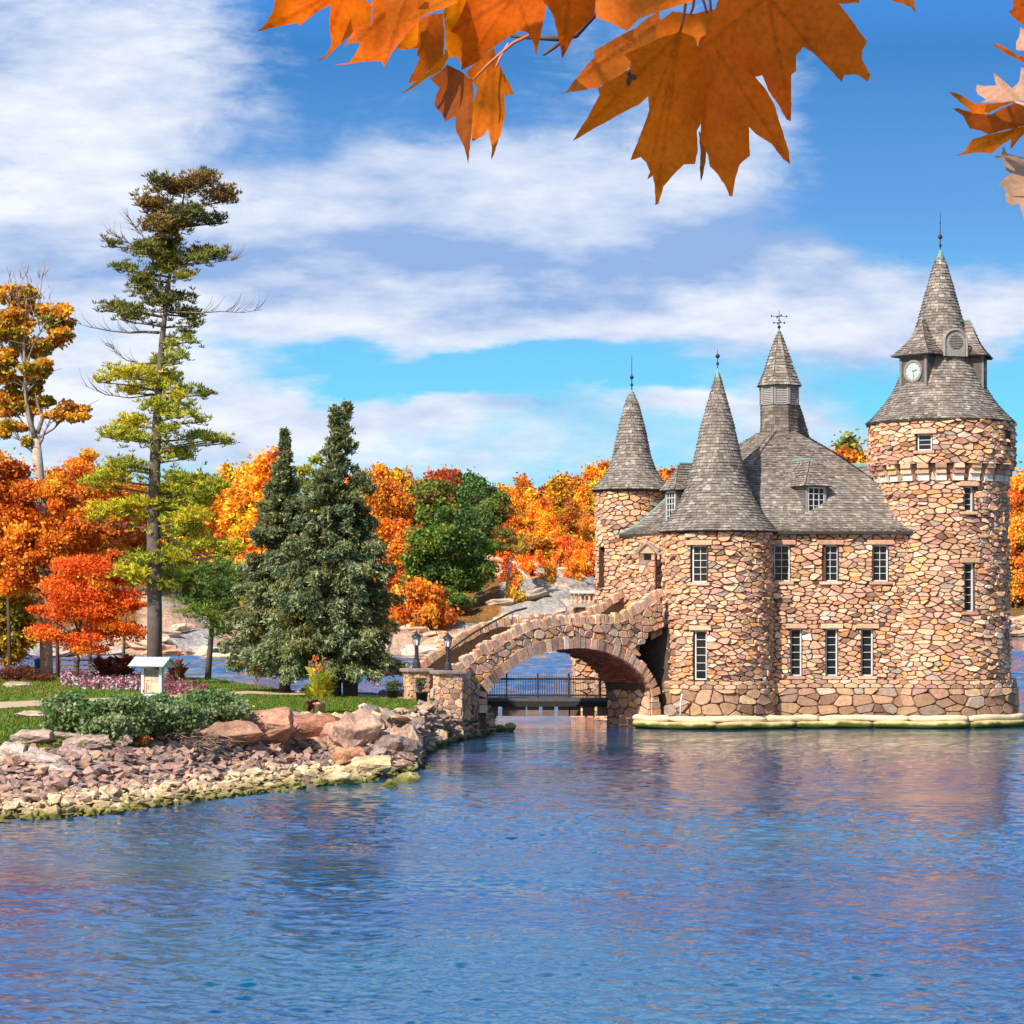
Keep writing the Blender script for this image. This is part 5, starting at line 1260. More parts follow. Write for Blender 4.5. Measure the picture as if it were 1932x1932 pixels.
# ---- tall pine
ZAx = lambda x, y: (x*.2866, 298+y*.2866)
ZBx = lambda x, y: (x*.2645, 766.6+y*.2645)
PA = [(1150,200,160,50),(1060,180,60,40),(1370,180,105,50),(1480,270,115,50),(1000,300,100,55),(930,280,45,50),(1250,400,120,50),(1400,390,90,30),(1060,470,120,60),(1170,470,100,50),(720,560,50,25),(860,600,60,20),(990,620,100,45),(1280,585,70,20),(1420,640,95,35),(1250,655,60,18),(1330,690,80,22),(800,720,75,28),(930,785,80,25),(1080,700,90,80),(1080,560,90,60),(1230,790,65,25),(950,860,85,60),(1060,900,90,45),(1200,905,70,20),(740,980,105,38),(890,1010,60,25),(870,1070,55,32),(1060,960,100,30),(1210,1005,105,30),(1270,1080,50,30),(1200,1150,40,30),(1220,1200,65,20),(1130,1240,45,25),(1040,1315,90,28),(1200,1330,60,25),(680,1465,60,20),(850,1440,150,42),(1080,1430,110,42),(960,1400,110,32),(850,1520,90,28),(1080,1510,80,35),(1200,1520,70,28),(1330,1545,70,20),(1180,1590,70,24),(1060,1650,120,42),(1240,1640,60,16),(1200,1705,110,24),(1310,1730,60,16),(850,1740,115,42),(800,1830,130,45),(900,1850,70,35),(1130,1810,70,28),(1280,1820,100,24),(1430,1860,70,20),(1380,1850,60,16),(1490,1870,40,12)]
PB = [(1260,335,120,30),(1330,365,50,20),(830,430,105,40),(950,430,90,30),(670,545,110,35),(800,505,110,34),(1350,530,170,42),(1550,560,100,34),(1200,610,130,28),(1450,620,120,50),(800,735,160,45),(980,700,130,40),(700,800,55,24),(1180,700,120,34),(1400,690,110,60),(1400,800,110,60),(1350,890,100,45),(1450,990,150,40),(1600,1045,80,30),(1680,1010,60,45),(1180,1060,130,34),(1030,1100,150,50),(950,1200,120,48),(1150,1230,110,50),(1300,1100,80,45),(1150,1290,90,28)]
pads = [(*ZAx(a, b), c*.2866, e*.2866) for a, b, c, e in PA]+[(*ZBx(a, b), c*.2645, e*.2645) for a, b, c, e in PB]
DPI = 134.0; pp = gp(291, DPI)
TRK = [(291, 1300, .44), (292, 1160, .42), (289, 1010, .37), (292, 880, .32), (299, 740, .22), (306, 640, .165), (317, 540, .11), (332, 450, .07), (346, 375, .045), (350, 345, .04)]
def trunk_at(y): return float(np.interp(y, [t[1] for t in TRK][::-1], [t[0] for t in TRK][::-1]))
pine = empty('pine_tree', (pp.x, pp.y, pp.z-.2), 'very tall white pine with flat yellow-green boughs and bare dead branches, behind the notice board', 'tree')
tb = MB(); tb.tube([PT(x, y, DPI) for x, y, r in TRK], [r for *_, r in TRK], 12, (.135, .105, .095))
tb.build('trunk', M_BARK, pine, True)
def needle_pads(pads, d, name_br, parent, palf, dens=1.0, nl=.28, trunkf=None, brk_=True, sc_p=(1.2, 1.5)):
    br = MB(); Vs = []; Cs = []
    for (x, y, rx, ry) in pads:
        rx_, ry_ = rx*sc_p[0]*d/F, ry*sc_p[1]*d/F; offx = (x-trunkf(y)) if trunkf else 0
        dy = rng.uniform(-1, 1)*max(.4, 3.0-abs(offx)*.02)*.8 if trunkf else rng.uniform(-1, 1); c = np.array([XA(x, d), d+dy, ZA(y, d)])
        nt_ = int(dens*max(16, rx_*ry_*150)); u = sph(nt_)*(rng.random((nt_, 1))**.4); u[:, 2] = u[:, 2]*.8+.1
        P = c+u*np.array([rx_, rx_*.9, ry_]); col0 = palf(y)
        if trunkf and brk_ and abs(offx) > 12:       # tufts strung along the bough back towards the trunk
            m2 = int(nt_*.35); ft_ = rng.uniform(.15, 1, m2)[:, None]; b0 = np.array([XA(trunkf(y), d), d, ZA(y+min(24, abs(offx)*.2), d)])
            P2 = b0+(c-b0)*ft_+rng.normal(size=(m2, 3))*np.array([.35, .45, .22])*(.5+ft_); P = np.concatenate([P, P2]); nt_ += m2
        P += rng.normal(size=P.shape)*np.array([.16, .2, .10])
        k = 9; PP = np.repeat(P, k, 0); ax = sph(len(PP)); ax[:, 2] = np.abs(ax[:, 2])*.9+.15; ax /= np.linalg.norm(ax, axis=1)[:, None]
        ln = rng.uniform(.7, 1.2, len(PP))*nl; V, _ = quads(PP+ax*ln[:, None]*.5, ln, None, .20, ax, .12); Vs.append(V)
        tuftc = np.repeat(jit_cols(col0[rng.integers(len(col0))], nt_, .22), k, 0); Cs.append(tuftc*(1+rng.normal(size=(len(tuftc), 1))*.1))
        if trunkf and brk_:
            y0 = y+min(30, abs(offx)*.25)*(.8 if y > 420 else 1.3); a = PT(trunkf(y0), y0, d); b = Vector(c)-Vector((0, 0, ry_*.5)); limb(br, a, b, .05+.02*min(3, rx_), .03, (.13, .10, .085), .06)
            for _ in range(3): q = Vector(c)+Vector((rnd.uniform(-.9, .9)*rx_, rnd.uniform(-.5, .5)*rx_, -ry_*.2)); limb(br, b, q, .03, .012, (.13, .10, .085), .1, 3)
    br.build(name_br, M_BARK, parent, True); np_mesh('needles', np.concatenate(Vs), np.concatenate(Cs), M_NEEDLE, parent)
def pine_pal(y):
    if y < 460: return [(.17, .14, .03), (.12, .12, .03), (.25, .15, .04)]
    if y < 640: return [(.19, .19, .035), (.30, .26, .03), (.14, .14, .03)]
    return [(.42, .40, .03), (.54, .46, .03), (.28, .30, .03), (.36, .38, .04)]
needle_pads(pads, DPI, 'branches', pine, pine_pal, 1.35, .33, trunk_at, sc_p=(1.1, 1.35))
mb = MB()   # dead bare branches
for pts, r in (([(1050,1150),(950,1145),(850,1150),(740,1140),(600,1115),(530,1095)], .09), ([(1050,1110),(950,1080),(850,1040)], .05), ([(1100,1010),(1330,1020),(1450,1010),(1600,1018),(1730,998)], .05), ([(1020,1350),(920,1355),(830,1330),(760,1270),(740,1230)], .06), ([(1050,640),(960,540),(900,470),(855,400)], .05), ([(1000,600),(880,580),(800,540),(760,510)], .03), ([(1190,700),(1400,690),(1560,665)], .04), ([(1010,1560),(850,1580),(700,1560),(560,1500)], .05), ([(1060,1850),(1180,1910),(1240,2000)], .04)):
    P = [PT(*ZAx(x, y), DPI+rnd.uniform(-.2, .2)) for x, y in pts]; mb.tube(P, [r*(1-.85*k/(len(P)-1)) for k in range(len(P))], 6, (.20, .165, .15))
    for _ in range(16):
        k = rnd.randint(1, len(P)-2) if len(P) > 2 else 0; a = P[k].lerp(P[min(k+1, len(P)-1)], rnd.random()); s = -1 if P[-1].x < P[0].x else 1
        b = a+Vector((s*rnd.uniform(.2, .9), rnd.uniform(-.5, .5), rnd.uniform(.15, 1.1))); mb.tube([a, a.lerp(b, .5)+Vector((s*.12, 0, 0)), b], [.018, .013, .006], 4, (.26, .21, .19))
mb.build('dead_branches', M_BARK, pine, True)
# second, lighter green pine behind
pd2 = [(*ZBx(a, b), c*.2645, e*.2645) for a, b, c, e in [(1350,1200,120,50),(1500,1180,120,60),(1300,1290,80,45),(1400,1385,150,50),(1580,1300,110,70),(1400,1470,100,42),(1550,1500,120,60),(1700,1200,80,60),(1650,1400,80,60),(1480,1270,110,50),(1240,1210,60,30),(1600,1600,90,40)]]
p = gp(392, 145); e = empty('pine_tree', (p.x, p.y, p.z-.2), 'smaller fresh-green pine between the tall pine and the spruces', 'tree')
tb = MB(); tb.tube([p, PT(400, 1180, 145), PT(410, 1060, 145)], [.2, .15, .05], 8, (.15, .12, .1)); tb.build('trunk', M_BARK, e, True)
needle_pads(pd2, 145, 'branches', e, lambda y: [(.18, .27, .04), (.22, .30, .04), (.12, .19, .04)], 1.0, .30, lambda y: 402)
# ---- spruces
def spruce(px, row, top, prof, label, seed, pal, d=None, double=None):
    p = gp(px, d) if d else gy(px, row); d = p.y; e = empty('spruce_tree', (p.x, p.y, p.z-.1), label, 'tree'); zt = ZA(top, d); tb = MB(); h = zt-p.z
    tb.tube([p-Vector((0, 0, .2)), p+Vector((.05, 0, h*.5)), p+Vector((0, 0, h*.98))], [.36*h/16, .2*h/16, .03], 9, (.13, .10, .085))
    ys = [q[0] for q in prof]; ws = [q[1] for q in prof]; Vs = []; Cs = []; bb = MB()
    z = zt
    tops = [(0.0, zt)]+([(double, zt-.5)] if double else [])
    while z > ZA(prof[-1][0], d):
        row_ = HY-(z-CH)*F/d; Lr = float(np.interp(row_, ys, ws))*d/F; nb = 5 if Lr < .8 else (8 if Lr < 2.2 else 13)
        fz_ = (zt-z)/h; lev = rnd.uniform(.84, 1.12)
        for k in range(nb):
            a = rnd.uniform(0, 2*PI); L_ = Lr*lev*rnd.uniform(.66, 1.14)+.08; dr = .10+.40*fz_; x0 = p.x+(rnd.choice([0, double]) if double and z > zt-4 else 0)
            n = max(3, int(L_/.2)); dirv = np.array([math.cos(a), math.sin(a), 0])
            t = np.linspace(0.08, 1, n)
            B = np.array([x0, p.y, z])+dirv*(t*L_)[:, None]; B[:, 2] += -dr*L_*t**1.3+.28*L_*np.maximum(t-.6, 0)**1.1*(1.2 if fz_ < .5 else .8)
            if L_ > .7 and rnd.random() < .6: bb.tube([B[0], B[n//2], B[-1]], [.03, .022, .01], 4, (.12, .09, .08))
            # sprays: lateral twigs spread out and hang from the bough
            m_ = int(38*L_)+6; tt = rng.uniform(.15, 1.0, m_)**.75; C = np.stack([np.interp(tt, t, B[:, j]) for j in range(3)], 1)
            side = np.array([-math.sin(a), math.cos(a), 0]); sg = rng.uniform(-1, 1, m_); wsp = .30*L_*(1.1-tt)+.10
            C += side*(sg*wsp)[:, None]+dirv*(np.abs(sg)*.25*wsp)[:, None]; hang = rng.random(m_)**1.5*(.12+.62*fz_); C[:, 2] -= hang+np.abs(sg)*wsp*.18
            k4 = 5; CC = np.repeat(C, k4, 0)+rng.normal(size=(m_*k4, 3))*.07; ax = np.repeat(dirv[None]*.55+side[None]*sg[:, None]*.8+np.array([0, 0, 1])*(.45*(fz_ < .35)-.5*(fz_ >= .35)), k4, 0)
            V, _ = quads(CC, rng.uniform(.14, .32, len(CC)), None, .34, ax, .45); Vs.append(V)
            edge_ = np.repeat(tt, k4); c0 = np.array(pal[rng.integers(len(pal))]); tipc = np.array((.29, .34, .17)); f = np.clip((edge_-.72)/.28, 0, 1)*np.repeat(rng.random(m_) < .55, k4)
            col = c0[None]*(1-f[:, None])+tipc[None]*f[:, None]; Cs.append(col*(1+rng.normal(size=(len(col), 1))*.2).clip(.4, 1.6))
        z -= .18+.24*min(fz_*2.2, 1)
    tb.build('trunk', M_BARK, e, True); bb.build('boughs', M_BARK, e, True); np_mesh('needles', np.concatenate(Vs), np.concatenate(Cs), M_NEEDLE, e)
    return e
SP = [(.135, .16, .06), (.09, .115, .05), (.18, .195, .075), (.11, .145, .075), (.20, .19, .06)]
spruce(537, 1307, 812, [(812, 1), (835, 5), (862, 8), (880, 20), (900, 26), (950, 44), (1000, 66), (1100, 92), (1180, 106), (1215, 100), (1238, 50)], 'shorter, left-hand of the two big spruces, with a thin leader', 3, SP+[(.13, .13, .05)])
spruce(632, 1316, 762, [(762, 2), (790, 7), (818, 9), (838, 24), (850, 16), (900, 46), (960, 74), (1000, 90), (1100, 118), (1180, 132), (1215, 122), (1235, 70)], 'taller, right-hand of the two big spruces, with a double top', 5, SP, double=.55)
# yellow-green tree between / behind the spruces
broadleaf('yellow-green leafy tree showing between the tops of the two spruces', 'tree', None, (XA(590, 300), 300, 0), 330, [(590, 900, 38, 52), (575, 950, 45, 50), (520, 930, 30, 40)], [(.33, .36, .05), (.42, .40, .06), (.25, .30, .05)], .5, 9000, .3, 26, (.3, .15))
broadleaf('large dark green maple on the far shore, right of the spruces', 'tree', None, (XA(850, 336), 336, 3), 336,
          [(850, 1010, 72, 52), (800, 1030, 52, 50), (895, 1020, 45, 50), (850, 1080, 85, 50), (795, 1090, 45, 42), (900, 1090, 40, 42), (870, 1125, 55, 28), (820, 970, 40, 30)],
          [(.13, .22, .03), (.09, .17, .03), (.20, .27, .04), (.07, .13, .03)], .50, 30000, .30, 90, (.4, .2), (.12, .1, .09))

# ---- far woods: every tree its own object, copied from a few models
M_LEAFO = mat('far_leaf', .6, .15, noise=None, trans=.25)
t = NT(M_LEAFO.node_tree); bs = t.n['Principled BSDF']; src = bs.inputs['Base Color'].links[0].from_socket; oi = t.node('ShaderNodeObjectInfo'); mc = t.mix(1.0, src, oi.outputs['Color'], 'MULTIPLY'); t.put(bs.inputs['Base Color'], mc)
for n_ in t.n:
    if n_.type == 'BSDF_TRANSLUCENT': t.put(n_.inputs[0], mc)
def proto(kind, seed):
    global rng; rng = np.random.default_rng(seed); Vs = []; Cs = []; tb = MB(); H = 12.0
    rx = {'round': 3.6, 'tall': 2.2, 'shrub': 3.0}[kind]; z0, z1 = {'round': (2.5, 12), 'tall': (2, 13), 'shrub': (0, 4)}[kind]; bark = (.36, .30, .26) if kind == 'tall' else (.2, .16, .13)
    tb.tube([(0, 0, -1), (.1, 0, z1*.5), (0, 0, z1*.93)], [.22, .15, .03], 6, bark)
    nb = 46 if kind != 'shrub' else 22
    for _ in range(nb):
        f = rng.random(); z = z0+(z1-z0)*f; w = rx*(math.sin(PI*min(.97, .12+.8*f))**.7)*(1 if kind != 'tall' else (1.15-.75*f)); a = rng.uniform(0, 2*PI); rr = w*rng.uniform(.35, .95)
        c = np.array([rr*math.cos(a), rr*math.sin(a), z]); br = rng.uniform(.6, 1.25)*(1 if kind != 'tall' else .7); n = 130
        P = c+sph(n)*np.where(rng.random((n, 1)) < .18, rng.uniform(1, 1.7, (n, 1)), rng.uniform(.35, 1.1, (n, 1)))*br*np.array([1.1, 1.1, .85 if kind != 'tall' else 1.3]); V, _ = quads(P, rng.uniform(.3, .62, n), None, .7); Vs.append(V)
        hue = np.array((1+rng.normal()*.10, 1+rng.normal()*.22, 1+rng.normal()*.1)); Cs.append(jit_cols(hue*rng.uniform(.7, 1.2), n, .25))
        limb(tb, (0, 0, z*.8), c, .07, .02, bark, .1, 3)
    tr = tb.build('trunk', M_BARK); cr = np_mesh('crown', np.concatenate(Vs), np.concatenate(Cs), M_LEAFO); 
    for o in (tr, cr): COL.objects.unlink(o)
    return tr.data, cr.data
PR = {'round': [proto('round', 50+k) for k in range(4)], 'tall': [proto('tall', 70+k) for k in range(3)], 'shrub': [proto('shrub', 90+k) for k in range(2)]}
rng = np.random.default_rng(21)
CN = {'orange': (.92, .36, .03), 'golden': (.95, .50, .05), 'rust-red': (.66, .18, .03), 'maroon': (.38, .06, .04), 'olive green': (.20, .22, .04), 'green': (.12, .22, .05), 'yellow-green': (.36, .40, .06), 'bright red-orange': (.78, .24, .03)}
def far_tree(px, d, toprow, colname, where, kind='round', wid=1.0):
    z = ground_z(FAR, px, d); H = max(3.5, ZA(toprow, d)-z); tr, cr = rnd.choice(PR[kind]); s = H/12.3 if kind != 'shrub' else H/4
    what = {'round': 'rounded', 'tall': 'slender', 'shrub': 'low bushy'}[kind]
    nm = {'round': 'autumn_tree', 'tall': 'autumn_tree', 'shrub': 'bush'}[kind]; ct = 'tree' if kind != 'shrub' else 'bush'
    e = empty(nm, (XA(px, d), d, z-.3), f'{what} {colname} far {ct} {where}', ct, f'{what} {colname} {ct}s {where}')
    e.rotation_euler = (0, 0, rnd.uniform(0, 6.28)); w_ = s*wid*rnd.uniform(.85, 1.15); e.scale = (w_, w_, s)
    for nme, me in (('trunk', tr), ('crown', cr)):
        o = bpy.data.objects.new(nme, me); COL.objects.link(o); o.parent = e
        c = CN[colname]; k = rnd.uniform(.75, 1.2); o.color = (c[0]*k, c[1]*k*rnd.uniform(.8, 1.2), c[2], 1)
    return e
ZN = [ # px range, (d range), top rows, colours, n, kind, where, width
 (-20, 300, (340, 430), (900, 1010), ['orange', 'rust-red', 'golden', 'orange'], 16, 'round', 'behind the trees at the left edge', 1.1),
 (300, 440, (400, 470), (880, 960), ['golden', 'orange', 'rust-red', 'yellow-green'], 12, 'round', 'between the tall pine and the spruces', 1),
 (410, 520, (370, 420), (870, 930), ['golden', 'orange'], 9, 'tall', 'just left of the spruces', 1),
 (330, 480, (345, 375), (1010, 1080), ['rust-red', 'yellow-green', 'golden'], 9, 'round', 'low behind the fresh-green pine', .9),
 (500, 700, (430, 500), (900, 960), ['orange', 'golden', 'olive green'], 14, 'round', 'behind the spruces', 1),
 (690, 765, (380, 430), (875, 930), ['orange', 'bright red-orange', 'orange'], 9, 'round', 'against the right side of the taller spruce', .9),
 (700, 780, (350, 375), (960, 1060), ['rust-red', 'orange', 'rust-red'], 9, 'round', 'low beside the taller spruce', 1),
 (775, 830, (400, 440), (898, 935), ['olive green', 'rust-red', 'olive green'], 6, 'round', 'behind the left half of the big green maple', .9),
 (825, 880, (430, 460), (878, 905), ['maroon', 'maroon', 'rust-red'], 5, 'round', 'above the middle of the big green maple', .85),
 (880, 938, (390, 430), (890, 960), ['green', 'green', 'olive green'], 8, 'round', 'behind the right half of the big green maple', .9),
 (935, 1120, (430, 500), (905, 940), ['orange', 'golden', 'golden', 'rust-red'], 20, 'tall', 'left of the rear turret', 1.25),
 (935, 1125, (390, 425), (935, 1010), ['orange', 'bright red-orange', 'golden', 'orange'], 22, 'round', 'above the bare rock slope left of the castle', .85),
 (945, 1125, (380, 392), (1010, 1035), ['bright red-orange', 'orange', 'rust-red'], 12, 'shrub', 'along the top of the bare rock slope', 1),
 (950, 1120, (336, 366), (1085, 1135), ['rust-red', 'orange', 'golden'], 9, 'shrub', 'scattered on the bare rock slope', .6),
 (760, 860, (325, 345), (1095, 1165), ['rust-red', 'orange', 'golden', 'bright red-orange'], 9, 'shrub', 'at the foot of the big green maple', .9),
 (1130, 1330, (480, 520), (868, 915), ['orange', 'rust-red', 'golden'], 12, 'round', 'between the rear turret and the front turret', 1),
 (1340, 1660, (520, 600), (860, 900), ['orange', 'rust-red'], 10, 'round', 'behind the castle roof', 1),
 (1560, 1625, (530, 560), (838, 880), ['rust-red', 'orange', 'olive green'], 6, 'tall', 'between the main roof and the clock tower', 1.2),
 (1880, 1970, (560, 620), (890, 930), ['golden', 'rust-red', 'orange'], 8, 'round', 'right of the clock tower', 1),
 (1880, 1970, (545, 560), (960, 1090), ['rust-red', 'golden', 'olive green', 'orange'], 12, 'round', 'low on the shore right of the clock tower', .9)]
for a, b, dr, tr_, cols, n, kind, where, wid in ZN:
    for k in range(n):
        px = a+(b-a)*(k+rnd.uniform(.1, .9))/n; far_tree(px, rnd.uniform(*dr), rnd.uniform(*tr_), rnd.choice(cols), where, kind, wid)
for k in range(17):
    px = rnd.uniform(945, 1128); d = rnd.uniform(330, 372); p = gp(px, d, FAR); sz = rnd.uniform(2.5, 6.5)
    grey = d < 352; tag(place_rock(rnd.choice(BIGR), p, sz, rnd.choice([(.44, .32, .24), (.36, .29, .23), (.50, .36, .26)] if grey else [(.72, .40, .24), (.66, .34, .19), (.76, .48, .32)]), stretch=(1.7, 1.0, .5), rz=rnd.uniform(-.3, .3)),
        ('grey' if grey else 'orange-pink')+' outcrop on the bare hillside left of the castle', 'rock', ('grey' if grey else 'orange-pink')+' outcrops on the bare hillside')
# thin leaning pine on the bare rocks
dq = 338; e = empty('pine_tree', PT(945, 1172, dq), 'thin leaning pine with a bare trunk on the rocks left of the castle', 'tree')
tb = MB(); tb.tube([PT(945, 1180, dq), PT(955, 1120, dq), PT(963, 1060, dq), PT(966, 1040, dq)], [.35, .28, .2, .12], 7, (.34, .26, .22)); tb.build('trunk', M_BARK, e, True)
needle_pads([(968, 1022, 32, 12), (955, 1036, 22, 9), (985, 1040, 18, 8), (970, 1100, 16, 5), (950, 1010, 18, 8)], dq, 'branches', e, lambda y: [(.50, .24, .03), (.42, .26, .04), (.24, .2, .04)], .12, .8, lambda y: 964)

# ---- bushes along the bank
for px, row, w, h, lb in [(135, 1398, 62, 46, 'leftmost of the grey-green bushes on the bank, beside the wooden post'), (222, 1405, 72, 50, 'second grey-green bush from the left, below the notice board'),
                          (310, 1402, 78, 48, 'third grey-green bush from the left, right of the notice board'), (402, 1392, 76, 44, 'rightmost grey-green bush, reaching towards the pink boulders')]:
    p = gy(px, row); p = gp(px, min(p.y, 90)+1.2); d = p.y; h *= 1.12
    broadleaf(lb, 'bush', None, (p.x, p.y, p.z-.1), d, [(px, row-h*.95, w, h), (px-w*.45, row-h*.75, w*.5, h*.72), (px+w*.45, row-h*.75, w*.5, h*.72)], [(.18, .26, .09), (.24, .32, .12), (.11, .18, .06), (.30, .36, .18), (.15, .24, .07)], .15, 15000, .28, 70, (.05, .03), (.12, .09, .07), name='bush')
# dry twigs and a red creeper under the bushes
p = gy(345, 1412); e = empty('twig_pile', p, 'pile of dry brown twigs under the right end of the bushes', 'twigs'); mb = MB()
for _ in range(420):
    a = p+Vector((rnd.gauss(0, .75), rnd.gauss(.4, .5), rnd.uniform(0, .55))); b = a+Vector((rnd.uniform(-.5, .5), rnd.uniform(-.3, .3), rnd.uniform(-.15, .25))); mb.tube([a, b], [.012, .006], 3, rnd.choice([(.30, .19, .13), (.22, .13, .09), (.38, .26, .18)]))
mb.build('twigs', M_BARK, e)
p = gy(268, 1402); broadleaf('small orange-red creeper at the foot of the bushes', 'bush', None, (p.x, p.y-.6, p.z), p.y-.6, [(268, 1398, 20, 12), (240, 1392, 14, 8)], [(.6, .18, .02), (.45, .14, .02), (.3, .2, .03)], .1, 1300, .4, 8, (.02, .01), name='bush')
# low maroon bushes near the golden tree and red cannas in the flower bed
for cx_, cy_, rx, ry, dd_, lb in [(35, 1272, 48, 14, 140, 'low dark maroon bush at the foot of the trees by the left edge'), (85, 1282, 22, 10, 139, 'small maroon bush right beside the big grey trunk')]:
    p = gp(cx_, dd_); broadleaf(lb, 'bush', None, (p.x, p.y, p.z), dd_, [(cx_, cy_, rx, ry)], [(.16, .05, .025), (.24, .08, .03), (.12, .035, .02)], .13, 2600, .35, 22, (.03, .02), name='bush')
def canna(px, rowb, wpx, hpx, d, pal, label, n, name='canna_plant', flowers=None, base=None, lf=(.35, .8)):
    p = base or gp(px, d); W_, H_ = wpx*d/F, hpx*d/F; e = empty(name, p, label, 'plant'); mb = MB()
    for _ in range(n):
        z = rnd.uniform(.1, .82)*H_; a = rnd.uniform(0, 2*PI); r0 = rnd.random()**.5*W_*.36; o = Vector((p.x+r0*math.cos(a), p.y+r0*math.sin(a), p.z+z)); L_ = rnd.uniform(*lf)*H_*.62; a += rnd.uniform(-.5, .5)
        dv = Vector((math.cos(a), math.sin(a), rnd.uniform(.5, 1.7))).normalized(); sd_ = dv.cross(Vector((0, 0, 1))).normalized(); nn = sd_.cross(dv); w_ = L_*.27; c = rnd.choice(pal); c = tuple(x*rnd.uniform(.75, 1.2) for x in c)
        rows = [(0, .15, 0), (.3, .9, .03), (.6, .95, .0), (.85, .5, -.08), (1, .02, -.18)]; vs = []
        for f, w2, dz in rows: q = o+dv*L_*f+Vector((0, 0, dz*L_)); vs += [q-sd_*w_*w2+nn*w_*.25, q, q+sd_*w_*w2+nn*w_*.25]
        mb.add(vs, [(k*3+j, k*3+j+1, k*3+j+4, k*3+j+3) for k in range(4) for j in range(2)], c)
    mb.build('leaves', M_LEAF, e); mb = MB()
    for _ in range(6): a = rnd.uniform(0, 6.28); mb.tube([(p.x+.08*math.cos(a), p.y+.08*math.sin(a), p.z-.1), (p.x+.15*math.cos(a), p.y+.15*math.sin(a), p.z+H_*.85)], .018, 5, (.2, .2, .06))
    mb.build('stems', M_BARK, e)
    if flowers:
        for fx, fz, c in flowers:
            q = Vector((p.x+fx, p.y+rnd.uniform(-.1, .1), p.z+fz)); mb = MB(); mb.tube([(p.x+fx*.4, q.y, p.z+H_*.5), q], .012, 4, (.35, .22, .12)); 
            for _ in range(9): s_ = q+Vector((rnd.gauss(0, .05), rnd.gauss(0, .05), rnd.gauss(0, .07))); mb.box(s_, (.09, .09, .03), M=Matrix.Rotation(rnd.uniform(0, 3), 3, Vector((rnd.random(), rnd.random(), rnd.random()+.1)).normalized()), col=c)
            mb.build('flower', M_LEAF, e)
    return e
RED = [(.13, .035, .025), (.20, .05, .03), (.09, .03, .025), (.26, .08, .04)]
canna(198, 1270, 52, 42, 143, RED, 'left half of the dark red canna clump behind the pink flowers', 110)
canna(232, 1270, 48, 46, 142, RED, 'right half of the dark red canna clump, next to the tall pine trunk', 110)
canna(333, 1298, 42, 44, 137, RED, 'small dark red canna clump right of the notice board', 80, flowers=[(.15, 1.65, (.8, .15, .03))])
# pink bedding flowers
mb = MB(); C = []; CL = []
fl = [(115, 1266, 1290), (160, 1264, 1298), (230, 1268, 1300), (300, 1276, 1308), (350, 1280, 1310), (392, 1296, 1308)]
for _ in range(9000):
    px = rnd.uniform(115, 392); r0 = float(np.interp(px, [f[0] for f in fl], [f[1] for f in fl])); r1 = float(np.interp(px, [f[0] for f in fl], [f[2] for f in fl])); row = rnd.uniform(r0+7, r1+4)
    d = DG(row, 1.8); g_ = mn.noise(Vector((px*.05, row*.15, 0))); p = gp(px, min(d, 155)); C.append((p.x, p.y, p.z+rnd.uniform(.05, .34)))
    if rnd.random() < .45: c = rnd.choice([(.10, .14, .04), (.08, .10, .03), (.14, .06, .05)])
    elif px < 310: c = rnd.choice([(.72, .30, .45), (.80, .50, .60), (.62, .16, .32), (.82, .66, .72)] if g_ > -.15 else [(.42, .06, .14), (.55, .12, .25)])
    else: c = rnd.choice([(.48, .06, .14), (.62, .14, .26), (.36, .05, .10), (.66, .30, .40)])
    CL.append(c)
V, _ = quads(np.array(C), rng.uniform(.09, .2, len(C)), None, .8); tag(np_mesh('flower_bed', V, np.array(CL), M_LEAF), 'pink and white bedding flowers', None, None, 'stuff')
# grass: short blades over the near lawn
C = []; CL = []
for _ in range(60000):
    px = rnd.uniform(-40, 800); s = section(STA, px); k = rnd.uniform(3.0, 4.99); i = int(k); d = s[i][0]+(s[i+1][0]-s[i][0])*(k-i); p = gp(px, d)
    row = HY+(CH-p.z)*F/d
    r0 = float(np.interp(px, [q[0] for q in edge], [q[1] for q in edge])); r1 = float(np.interp(px, [q[0] for q in edge], [q[2] for q in edge]))
    if r0-1 < row < r1+1: continue
    C.append((p.x, p.y, p.z+.05)); k2 = rnd.uniform(.6, 1.5); g_ = mn.noise(Vector((p.x*.3, p.y*.1, 0)))
    CL.append((.12*k2+.05*max(g_, 0), .19*k2, .02)) if rnd.random() > .06 else CL.append((.35, .22, .05))
ax = np.tile(np.array([[0, 0, 1.0]]), (len(C), 1)); V, _ = quads(np.array(C), rng.uniform(.08, .2, len(C)), None, .35, ax, .45); tag(np_mesh('grass', V, np.array(CL), M_LEAF), None, None, None, 'stuff')

# ------------------------------------------------------------------ small things on the lawn
# notice board with its little roof
pk = gy(288, 1326); pk = gp(288, 108.0); d = pk.y; u_ = d/F
e = empty('notice_board', pk, 'pale grey wooden notice board under a small shingled gable roof, behind the bushes', 'notice board')
rzk = -.50; Mk = Matrix.Rotation(rzk, 3, 'Z'); kx = Mk @ Vector((1, 0, 0)); ky = Mk @ Vector((0, 1, 0))
zk1 = ZA(1262, d); GW = (.50, .52, .53); up = Vector((0, 0, 1))
for s in (-1, 1):
    for f in (0,):
        mb = MB(); mb.box(pk+kx*s*.50+up*((zk1-pk.z)/2), (.15, .20, zk1-pk.z+.1), M=Mk, col=GW); mb.build('post', M_WOOD, e)
zb_ = ZA(1308, d); zt_ = ZA(1277, d)
mb = MB(); mb.box(pk+up*((zb_+zt_)/2-pk.z), (.86, .08, zt_-zb_), M=Mk, col=(.42, .36, .33)); bo = mb.build('board', M_WOOD, e)
mb = MB(); mb.box(pk-kx*.24-ky*.045+up*((zb_+zt_)/2-pk.z+.0), (.34, .012, .66), M=Mk, col=(.72, .45, .28)); po = mb.build('poster', M_PLAIN, bo)
mb = MB(); 
